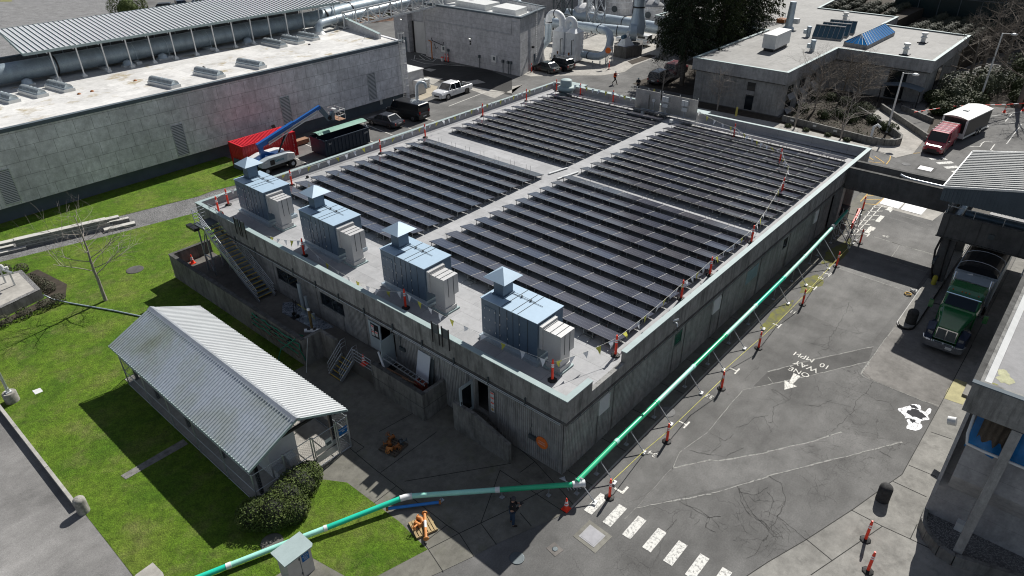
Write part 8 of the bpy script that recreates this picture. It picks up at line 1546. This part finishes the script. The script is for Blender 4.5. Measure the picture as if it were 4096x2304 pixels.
# ---------------- vehicles: profile lofts.  local +X is forward
def vehicle(kind, x, y, rz_, col, lab, cat, z=0, name=None, extra=None, grp=None):
    S = {'sedan':dict(L=4.7,W=1.82,belt=.92,H=1.45,hood=.88,g=(-1.75,-1.15,.35,1.15),wb=2.75,r=.33),
         'suv':dict(L=4.75,W=1.9,belt=1.08,H=1.75,hood=1.02,g=(-2.25,-1.95,.55,1.15),wb=2.75,r=.37),
         'van':dict(L=5.7,W=2.0,belt=1.2,H=2.1,hood=1.15,g=(-2.80,-2.70,1.30,1.85),wb=3.5,r=.37),
         'pickup':dict(L=6.0,W=2.0,belt=1.15,H=1.9,hood=1.15,g=(-.75,-.62,1.0,1.55),wb=3.7,r=.40)}[kind]
    L,W,H,belt,hd = S['L'],S['W'],S['H'],S['belt'],S['hood']; g0,g1,g2,g3 = S['g']; wb = S['wb']; r_ = S['r']
    t = thing(name or {'sedan':'parked_car','suv':'parked_suv','van':'van','pickup':'pickup_truck'}[kind], lab, cat, (x,y,z), rz_, grp); M_ = WM(t); pm = paint('paint_%s' % lab[:14], col, .3, .6, .05, .06)
    def tr(b): b.v = [tuple(M_ @ Vector(v)) for v in b.v]; return b
    h2 = L/2; w2 = W/2
    def sc2(xx,zl,zh,wl,wh): return (xx,[(-wl,zl),(wl,zl),(wl+.0,zl+.25),(w2 if wl > w2-.15 else wl,(zl+zh)/2+.1),(wh,zh-.04),(wh-.08,zh),(-(wh-.08),zh),(-wh,zh-.04),(-(w2 if wl > w2-.15 else wl),(zl+zh)/2+.1),(-wl,zl+.25)])
    rear_top = belt+.02 if kind != 'pickup' else 1.12
    if kind == 'pickup':
        secs = [sc2(-h2,.45,rear_top,w2-.1,w2-.08),sc2(-h2+.1,.38,rear_top,w2-.03,w2-.05),sc2(g0-.02,.35,rear_top,w2-.03,w2-.05),sc2(g3,.35,belt,w2-.03,w2-.05),sc2(h2-.5,.35,hd,w2-.05,w2-.12),sc2(h2-.06,.38,hd-.1,w2-.12,w2-.25),sc2(h2,.45,hd-.25,w2-.2,w2-.3)]
    else: secs = [sc2(-h2,.5,belt-.2,w2-.2,w2-.25),sc2(-h2+.08,.35,belt-.05,w2-.08,w2-.12),sc2(-h2+.5,.3,belt,w2-.03,w2-.07),sc2(g3,.28,belt,w2-.03,w2-.06),sc2(h2-.7,.28,hd-.05,w2-.04,w2-.14),sc2(h2-.1,.32,hd-.2,w2-.15,w2-.28),sc2(h2,.42,hd-.34,w2-.3,w2-.4)]
    b = MB(); m = 10; v = [(s_[0],q[0],q[1]) for s_ in secs for q in s_[1]]; b.add(v,[(i*m+k,i*m+(k+1)%m,(i+1)*m+(k+1)%m,(i+1)*m+k) for i in range(len(secs)-1) for k in range(m)]); b.add(v[:m],[tuple(range(m))[::-1]]); b.add(v[-m:],[tuple(range(m))]); body = tr(b).build('body', pm, t, bevel=.03)
    tw = w2-.24 if kind != 'van' else w2-.14; bw = w2-.08
    gh = MB(); P = [(g0,bw,belt-.02),(g1,tw,H-.04),(g2,tw,H-.04),(g3,bw,belt-.02)]
    v = [(p[0],-p[1],p[2]) for p in P]+[(p[0],p[1],p[2]) for p in P]; gh.add(v,[(0,1,5,4),(1,2,6,5),(2,3,7,6),(0,3,2,1),(4,5,6,7),(0,4,7,3)]); tr(gh).build('windows', mGlass, t, bevel=.03)
    rf = MB(); rf.add([(g1-.04,-tw,H-.05),(g2+.05,-tw,H-.05),(g2+.05,tw,H-.05),(g1-.04,tw,H-.05),(g1+.08,-tw+.1,H+.01),(g2-.1,-tw+.1,H+.01),(g2-.1,tw-.1,H+.01),(g1+.08,tw-.1,H+.01)],[(4,5,6,7),(0,1,5,4),(1,2,6,5),(2,3,7,6),(3,0,4,7)])
    for s_ in (1,-1):
        for (a,c,ww) in ((P[0],P[1],.12),(P[3],P[2],.07)): rf.bar((a[0],s_*a[1],a[2]),(c[0],s_*c[1],c[2]),ww,.05)
        mids = {'sedan':(-.35,),'suv':(-.45,-1.45),'van':(.75,),'pickup':(.3,)}[kind]
        for mx in mids: rf.bar((mx,s_*(bw+.005),belt),(mx-.02,s_*(tw+.005),H-.04),.10,.04)
        if kind == 'van': rf.add([(g0,s_*(bw+.012),belt-.02),(.7,s_*(bw+.012),belt-.02),(.68,s_*(tw+.012),H-.04),(g1,s_*(tw+.012),H-.04)],[(0,1,2,3)])
    tr(rf).build('roof', pm, t)
    for sx in (1,-1):
        for s_ in (1,-1):
            b = MB(); b.lathe((sx*wb/2,s_*(w2-.13),r_),[(r_*.6,-.11),(r_,-.1),(r_,.1),(r_*.6,.115)],20,False,(0,1,0)); w_ = tr(b).build('wheel', mTyre, t); b = MB(); b.lathe((sx*wb/2,s_*(w2-.13),r_),[(r_*.62,-.12),(r_*.62,.12)],14,False,(0,1,0)); tr(b).build('rim', mRim, w_)
            b = MB(); b.lathe((sx*wb/2,s_*(w2-.2),r_),[(r_*1.18,-.2),(r_*1.18,.19)],20,False,(0,1,0)); tr(b).build('wheel_arch', mBlk, t)
    for s_ in (1,-1):
        b = MB(); b.obox((h2-.14,s_*(w2-.33),hd-.3),(.16,.36,.15),-s_*.3); tr(b).build('headlight', mChr, t); b = MB(); b.obox((-h2+.03,s_*(w2-.2),belt-.25 if kind != 'van' else 1.15),(.08,.16,.28)); tr(b).build('tail_light', M('tail_red',(.35,.01,.01),.05,rough=.2) if 'tail_red' not in bpy.data.materials else bpy.data.materials['tail_red'], t)
        b = MB(); b.obox((g3-.35,s_*(w2+.06),belt+.08),(.12,.16,.14)); tr(b).build('mirror', pm if kind != 'van' else mBlk, t)
    b = MB(); b.box(h2-.05,-.45,.5,h2+.01,.45,.68); tr(b).build('grille', mBlk, t); b = MB(); b.box(-h2-.01,-.26,.6,-h2+.02,.26,.74); tr(b).build('number_plate', mWhite, t)
    b = MB(); b.box(h2-.02,-w2+.25,.3,h2+.06,w2-.25,.5); b.box(-h2-.06,-w2+.15,.38,-h2+.02,w2-.15,.55); tr(b).build('bumper', mBlk if col[0] < .5 else mChr, t)
    if kind == 'pickup' and not extra:
        b = MB(); b.box(-h2+.12,-w2+.16,1.121,g0-.12,w2-.16,1.128); tr(b).build('bed', mBlk, t); b = MB(); b.bar((g0-.2,-.8,1.15),(g0-.2,-.8,1.85),.07); b.bar((g0-.2,.8,1.15),(g0-.2,.8,1.85),.07); b.bar((g0-.2,-.8,1.85),(g0-.2,.8,1.85),.07); tr(b).build('rack', mBlk, t); b = MB(); b.box(g0-.75,-.75,1.13,g0-.25,.75,1.35); tr(b).build('tool_box', mSteelD, t)
    if kind in ('suv',) : b = MB(); [b.bar((g1+.2,s_*(tw-.05),H+.05),(g2-.2,s_*(tw-.05),H+.05),.04) for s_ in (1,-1)]; tr(b).build('roof_rail', mGalv, t)
    if extra == 'rack':
        for k in range(5): b = MB(); xx = -2.2+.85*k; b.bar((xx,-.85,H+.12),(xx,.85,H+.12),.05); b.bar((xx,-.8,H),(xx,-.8,H+.12),.04); b.bar((xx,.8,H),(xx,.8,H+.12),.04); tr(b).build('roof_bar', mWhiteM, t)
    if extra == 'canopy': b = MB(); b.box(-h2+.05,-.9,1.12,g0-.05,.9,1.85); tr(b).build('canopy', pm, t, bevel=.06); b = MB(); [b.box(-h2+.5,s_*.905-.005,1.3,g0-.4,s_*.905+.005,1.65) for s_ in (1,-1)]; b.box(-h2+.04,-.6,1.3,-h2+.05,.6,1.7); tr(b).build('canopy_window', mGlass, t)
    return t, M_
vehicle('sedan',30.6,49.7,R(97),(.030,.034,.045),'dark grey sedan parked between the skip and the black van','car')
vehicle('van',34.35,50.0,R(95),(.012,.012,.013),'black cargo van parked nose to the plinth wall','van')
tv, M_ = vehicle('pickup',44.3,52.35,R(180+3),(.72,.73,.74),'white pickup with dark lettering on its door','pickup'); fr = frame(M_.to_3x3() @ Vector((-1,0,0)),(0,0,1)); text('OLLOWS',.22,M_ @ Vector((.55,.995,.85)),fr,mSteelD,'door_lettering',tv)
vehicle('suv',64.3,49.9,R(85),(.02,.022,.026),'black SUV parked beside the scrubber towers','car'); vehicle('sedan',61.9,50.6,R(85),(.02,.03,.03),'dark green saloon glinting in the sun by the control building','car')
vehicle('suv',67.3,34.5,R(3),(.03,.033,.038),'dark grey SUV parked behind the bare forked tree','car'); vehicle('suv',72.8,35.2,R(3),(.16,.012,.02),'dark red SUV parked under the cedars','car')
vehicle('pickup',85.2,50.3,R(93),(.75,.76,.76),'white pickup with a white bed canopy behind the blower','pickup',extra='canopy')
vehicle('van',62.9,-1.65,R(180-2),(.32,.012,.03),'red van with a roof rack in front of the enclosed trailer','van',extra='rack')
P_ = at(0,0,1655,125); vehicle('suv',P_.x,P_.y+1,R(150),(.02,.022,.026),'black SUV at the far edge of the gravel field','car'); P_ = at(0,0,1850,100); vehicle('pickup',P_.x,P_.y+1,R(-20),(.02,.03,.055),'dark blue pickup beyond the canopy roof','pickup'); P_ = at(0,0,2000,72); vehicle('sedan',P_.x+1,P_.y+1,R(-10),(.45,.46,.47),'silver car behind the dark blue pickup','car')
P_ = at(1,0,1530,235); vehicle('sedan',P_.x+1,P_.y+1,R(10),(.6,.6,.6),'white car seen under the truss bridge','car'); P_ = at(3,0,0,130); vehicle('sedan',P_.x,P_.y,R(180),(.7,.7,.72),'white car far behind the cedars','car'); P_ = at(1,0,1525,385); vehicle('sedan',P_.x+.8,P_.y,R(85),(.02,.02,.022),'black car half hidden behind the ladder corner','car')
P_ = at(0,0,2250,30); vehicle('sedan',P_.x+1,P_.y,R(0),(.5,.5,.5),'pale car among the brown trees beyond the canopy','car')
# enclosed trailer
t = thing('enclosed_trailer', 'black and white enclosed trailer hitched behind the red van', 'trailer', (69.4,-2.45,0), R(-10.3)); M_ = WM(t)
def trb(b): b.v = [tuple(M_ @ Vector(v)) for v in b.v]; return b
trb(MB().box(-3.15,-1.25,.45,3.15,1.25,2.5)).build('body', mBlk, t, bevel=.04); v = []
for x in (-3.25,3.2):
    for k in range(9): q = k/8; v.append((x,-1.3+2.6*q,2.48+.22*math.sin(PI*q)))
trb(MB().add(v,[(k,k+1,10+k,9+k) for k in range(8)]+[tuple(range(9)),tuple(range(9,18))],True)).build('roof', mWhite, t); trb(MB().box(-3.2,-1.29,2.42,3.2,-1.25,2.52).box(-3.2,1.25,2.42,3.2,1.29,2.52).box(-3.2,-1.29,.45,-3.14,-1.1,2.5).box(-3.2,1.1,.45,-3.14,1.29,2.5).box(-3.2,-1.28,.42,3.2,-1.25,.62).box(-3.19,-1.1,.42,-3.15,1.1,.95).build('trim', mWhiteM, t) if 0 else MB().box(-3.2,-1.29,2.42,3.2,-1.25,2.52).box(-3.2,1.25,2.42,3.2,1.29,2.52).box(-3.2,-1.29,.45,-3.14,-1.1,2.5).box(-3.2,1.1,.45,-3.14,1.29,2.5).box(-3.2,-1.28,.42,3.2,-1.25,.62).box(-3.19,-1.1,.42,-3.15,1.1,.95)).build('trim', mWhiteM, t)
trb(MB().obox((-.6,.1,2.75),(.5,.5,.15))).build('roof_vent', mWhiteM, t)
for x in (.35,1.15):
    for s_ in (1,-1): w_ = trb(MB().lathe((x,s_*1.2,.35),[(.2,-.1),(.35,-.1),(.35,.1),(.2,.1)],16,False,(0,1,0))).build('wheel', mTyre, t); trb(MB().lathe((x,s_*1.2,.35),[(.19,-.11),(.19,.11)],10,False,(0,1,0))).build('rim', mChr, w_)
trb(MB().add([(-.15,-1.3,.6),(.1,-1.3,.85),(1.4,-1.3,.85),(1.65,-1.3,.6),(-.15,-1.05,.6),(.1,-1.05,.85),(1.4,-1.05,.85),(1.65,-1.05,.6)],[(0,1,5,4),(1,2,6,5),(2,3,7,6)])).build('mudguard', mChr, t); trb(MB().bar((-3.15,-.6,.45),(-4.1,0,.45),.08).bar((-3.15,.6,.45),(-4.1,0,.45),.08)).build('drawbar', mBlk, t); trb(MB().obox((3.7,0,.25),(1.3,2.2,.06),0,R(8))).build('ramp', mWhiteM, t)
# ---------------- people
def skinned(name, verts, edges, mat, parent, root=0, sub=2, label=None):
    me = bpy.data.meshes.new(name); bm = bmesh.new(); ly = bm.verts.layers.skin.verify(); vs_ = []
    for i,(p,r_) in enumerate(verts): v = bm.verts.new(p); v[ly].radius = (r_,r_) if not hasattr(r_,'__len__') else r_; v[ly].use_root = (i == root); vs_.append(v)
    for a,c in edges: bm.edges.new((vs_[a],vs_[c]))
    bm.to_mesh(me); bm.free(); me.materials.append(mat); o = bpy.data.objects.new(name, me); COL.objects.link(o); o.parent = parent
    s_ = o.modifiers.new('skin','SKIN'); s_.use_smooth_shade = True; q = o.modifiers.new('sub','SUBSURF'); q.levels = sub; q.render_levels = sub
    return o
mSkin = M('skin',(.42,.24,.17),.05,rough=.5)
def person(x,y,rz_,lab,J,top,legs,shoe,hat,extra=None):
    """J: joints in metres, facing +X"""
    t = thing('person', lab, 'person', (x,y,0), rz_)
    pel,chest,neck,head = J['pel'],J['chest'],J['neck'],J['head']
    V = [(pel,(.12,.15)),(tuple((Vector(pel)+Vector(chest))/2),(.11,.14)),(chest,(.12,.17)),(neck,.055),(tuple((Vector(neck)+Vector(head))/2),.06),(head,(.085,.10))]; E = [(0,1),(1,2),(2,3),(3,4),(4,5)]
    for s_ in ('r','l'):
        sh,el,wr,ha = J['sh'+s_],J['el'+s_],J['wr'+s_],J['ha'+s_]; n = len(V); V += [(sh,.062),(el,.045),(wr,.030),(tuple(Vector(wr).lerp(Vector(ha),.6)),.034)]; E += [(2,n),(n,n+1),(n+1,n+2),(n+2,n+3)]
        pm_ = Vector(wr).lerp(Vector(ha),.6); hd_ = (Vector(ha)-Vector(wr)).normalized(); sd = hd_.cross(Vector((0,0,1))); sd = sd.normalized() if sd.length > .1 else Vector((0,1,0)); nf = hd_.cross(sd)
        for f_,(o_,L) in enumerate(((-.03,.07),(-.01,.08),(.012,.075),(.03,.06),(.045,.045))):
            n2 = len(V); bs_ = pm_+sd*o_*(1 if s_ == 'r' else -1)+hd_*(.02 if f_ < 4 else -.03); md = bs_+hd_*L*.55+nf*.012+(sd*.02*(1 if s_ == 'r' else -1) if f_ == 4 else Vector()); tp_ = md+hd_*L*.4+nf*.03; V += [(tuple(md),.010),(tuple(tp_),.008)]; E += [(n+3,n2),(n2,n2+1)]
        hp,kn,an,to = J['hp'+s_],J['kn'+s_],J['an'+s_],J['to'+s_]; n = len(V); V += [(hp,.095),(kn,.062),(an,.042),(to,.038)]; E += [(0,n),(n,n+1),(n+1,n+2),(n+2,n+3)]
    skinned('body',V,E,mSkin,t)
    # jacket
    V = [(pel,(.145,.175)),(tuple((Vector(pel)+Vector(chest))/2),(.14,.17)),(chest,(.145,.195)),(tuple(Vector(neck)-Vector((0,0,.02))),.085)]; E = [(0,1),(1,2),(2,3)]
    for s_ in ('r','l'): n = len(V); V += [(J['sh'+s_],.11),(J['el'+s_],.085),(tuple(Vector(J['el'+s_]).lerp(Vector(J['wr'+s_]),.93)),.06)]; E += [(2,n),(n,n+1),(n+1,n+2)]
    skinned('jacket',V,E,top,t)
    V = [(pel,(.135,.165))]; E = []
    for s_ in ('r','l'): n = len(V); V += [(J['hp'+s_],.11),(J['kn'+s_],.078),(tuple(Vector(J['kn'+s_]).lerp(Vector(J['an'+s_]),.95)),.065)]; E += [(0,n),(n,n+1),(n+1,n+2)]
    skinned('trousers',V,E,legs,t)
    for s_ in ('r','l'): a = Vector(J['an'+s_]); c = Vector(J['to'+s_]); skinned('shoe',[(tuple(a+Vector((-.04,0,-.02))),.05),(tuple(a.lerp(c,.6)),.05),(tuple(c+Vector((.03,0,0))),.035)],[(0,1),(1,2)],shoe,t)
    h_ = Vector(head); b = MB(); m_ = WM(t); q = m_ @ h_
    b.lathe(q+Vector((0,0,.0)),[(.118,0),(.120,.045),(.10,.10),(.05,.135),(.005,.145)],16); b.build('hat' if hat[1] else 'hair', hat[0], t)
    fc = m_.to_3x3() @ Vector((1,0,0)); sd = Vector((-fc.y,fc.x,0)); b = MB(); b.obox(tuple(q+fc*.105+Vector((0,0,-.02))),(.03,.022,.04),rz_); [b.obox(tuple(q-sd*s_*.10+Vector((0,0,-.01))),(.03,.02,.055),rz_) for s_ in (1,-1)]; b.build('nose_and_ears', mSkin, t); b = MB(); [b.lathe(q+fc*.098+sd*s_*.035,[(.012,0),(.008,.01)],8) for s_ in (1,-1)]; b.build('eye', mBlk, t); b = MB(); b.obox(tuple(q+fc*.10+Vector((0,0,-.065))),(.01,.05,.01),rz_); b.build('mouth', M('lip',(.3,.1,.08),.05) if 'lip' not in bpy.data.materials else bpy.data.materials['lip'], t)
    return t, m_
stand = dict(pel=(0,0,.95),chest=(.02,0,1.32),neck=(.03,0,1.50),head=(.07,0,1.64),shr=(.02,-.19,1.42),shl=(.02,.19,1.42),elr=(.08,-.26,1.17),ell=(.08,.26,1.17),wrr=(.30,-.10,1.24),wrl=(.30,.10,1.24),har=(.38,-.03,1.28),hal=(.38,.03,1.28),hpr=(0,-.1,.88),hpl=(0,.1,.88),knr=(.03,-.13,.49),knl=(.0,.12,.49),anr=(0,-.14,.08),anl=(-.04,.14,.08),tor=(.17,-.17,.04),tol=(.13,.17,.04))
walk = dict(stand, knr=(.22,-.1,.50),anr=(.32,-.1,.10),tor=(.48,-.1,.05),knl=(-.06,.1,.48),anl=(-.36,.1,.16),tol=(-.25,.1,.04))
bend = dict(walk, chest=(.14,0,1.25),neck=(.24,0,1.40),head=(.32,0,1.50),shr=(.16,-.19,1.34),shl=(.16,.19,1.34),elr=(.22,-.25,1.08),ell=(.26,.24,1.08),wrr=(.40,-.15,1.0),wrl=(.42,.14,1.0),har=(.5,-.1,.97),hal=(.52,.1,.97))
mJk = M('jacket_black',(.012,.012,.014),.2,rough=.85); mJn = M('jeans',(.02,.045,.085),.2,8,40); mVest = M('vest_orange',(.80,.10,.02),.08); mShoe = M('shoe',(.02,.018,.016),.1)
t, m_ = person(-3.3,.45,R(-38),'person in black jacket, jeans and dark knitted cap holding a camera in the yard',stand,mJk,mJn,mShoe,(M('knit_cap',(.05,.05,.055),.3,10,60),1)); q = MB(); q.obox(tuple(m_ @ Vector((.40,0,1.31))),(.09,.13,.09),R(-38)); q.lathe(m_ @ Vector((.44,0,1.31)),[(.035,0),(.035,.08)],12,False,tuple(m_.to_3x3() @ Vector((1,0,0)))); tag(q.build('camera', mBlk), 'small black camera held by the person in the yard', 'camera')
t, m_ = person(62.5,38.9,R(-75),'person in orange vest and white helmet walking on the far road with papers',walk,mJk,mJk,mShoe,(mWhite,1)); b = MB(); mi = m_.inverted()
MB().add([tuple(m_ @ Vector(p)) for p in ((-.18,-.22,.98),(.18,-.22,.98),(.20,-.25,1.46),(-.14,-.24,1.46),(-.18,.22,.98),(.18,.22,.98),(.20,.25,1.46),(-.14,.24,1.46))],[(0,1,2,3),(5,4,7,6),(1,5,6,2),(4,0,3,7)]).build('vest', mVest, t); b = MB(); [b.obox(tuple(m_ @ Vector((.205,s_*.12,1.22))),(.01,.05,.45),R(-75)) for s_ in (1,-1)]; b.obox(tuple(m_ @ Vector((.19,0,1.1))),(.01,.46,.05),R(-75)); b.build('reflective_band', mWhiteP, t)
tag(MB().obox(tuple(m_ @ Vector((.42,0,1.3))),(.22,.3,.01),R(-75),R(-15)).build('papers', mWhiteP), 'white papers held by the person in the orange vest', 'papers')
person(61.6,34.6,R(35),'person in dark clothes and pale cap leaning forward near the parked SUVs',bend,mJk,mJk,mShoe,(mCop,1))
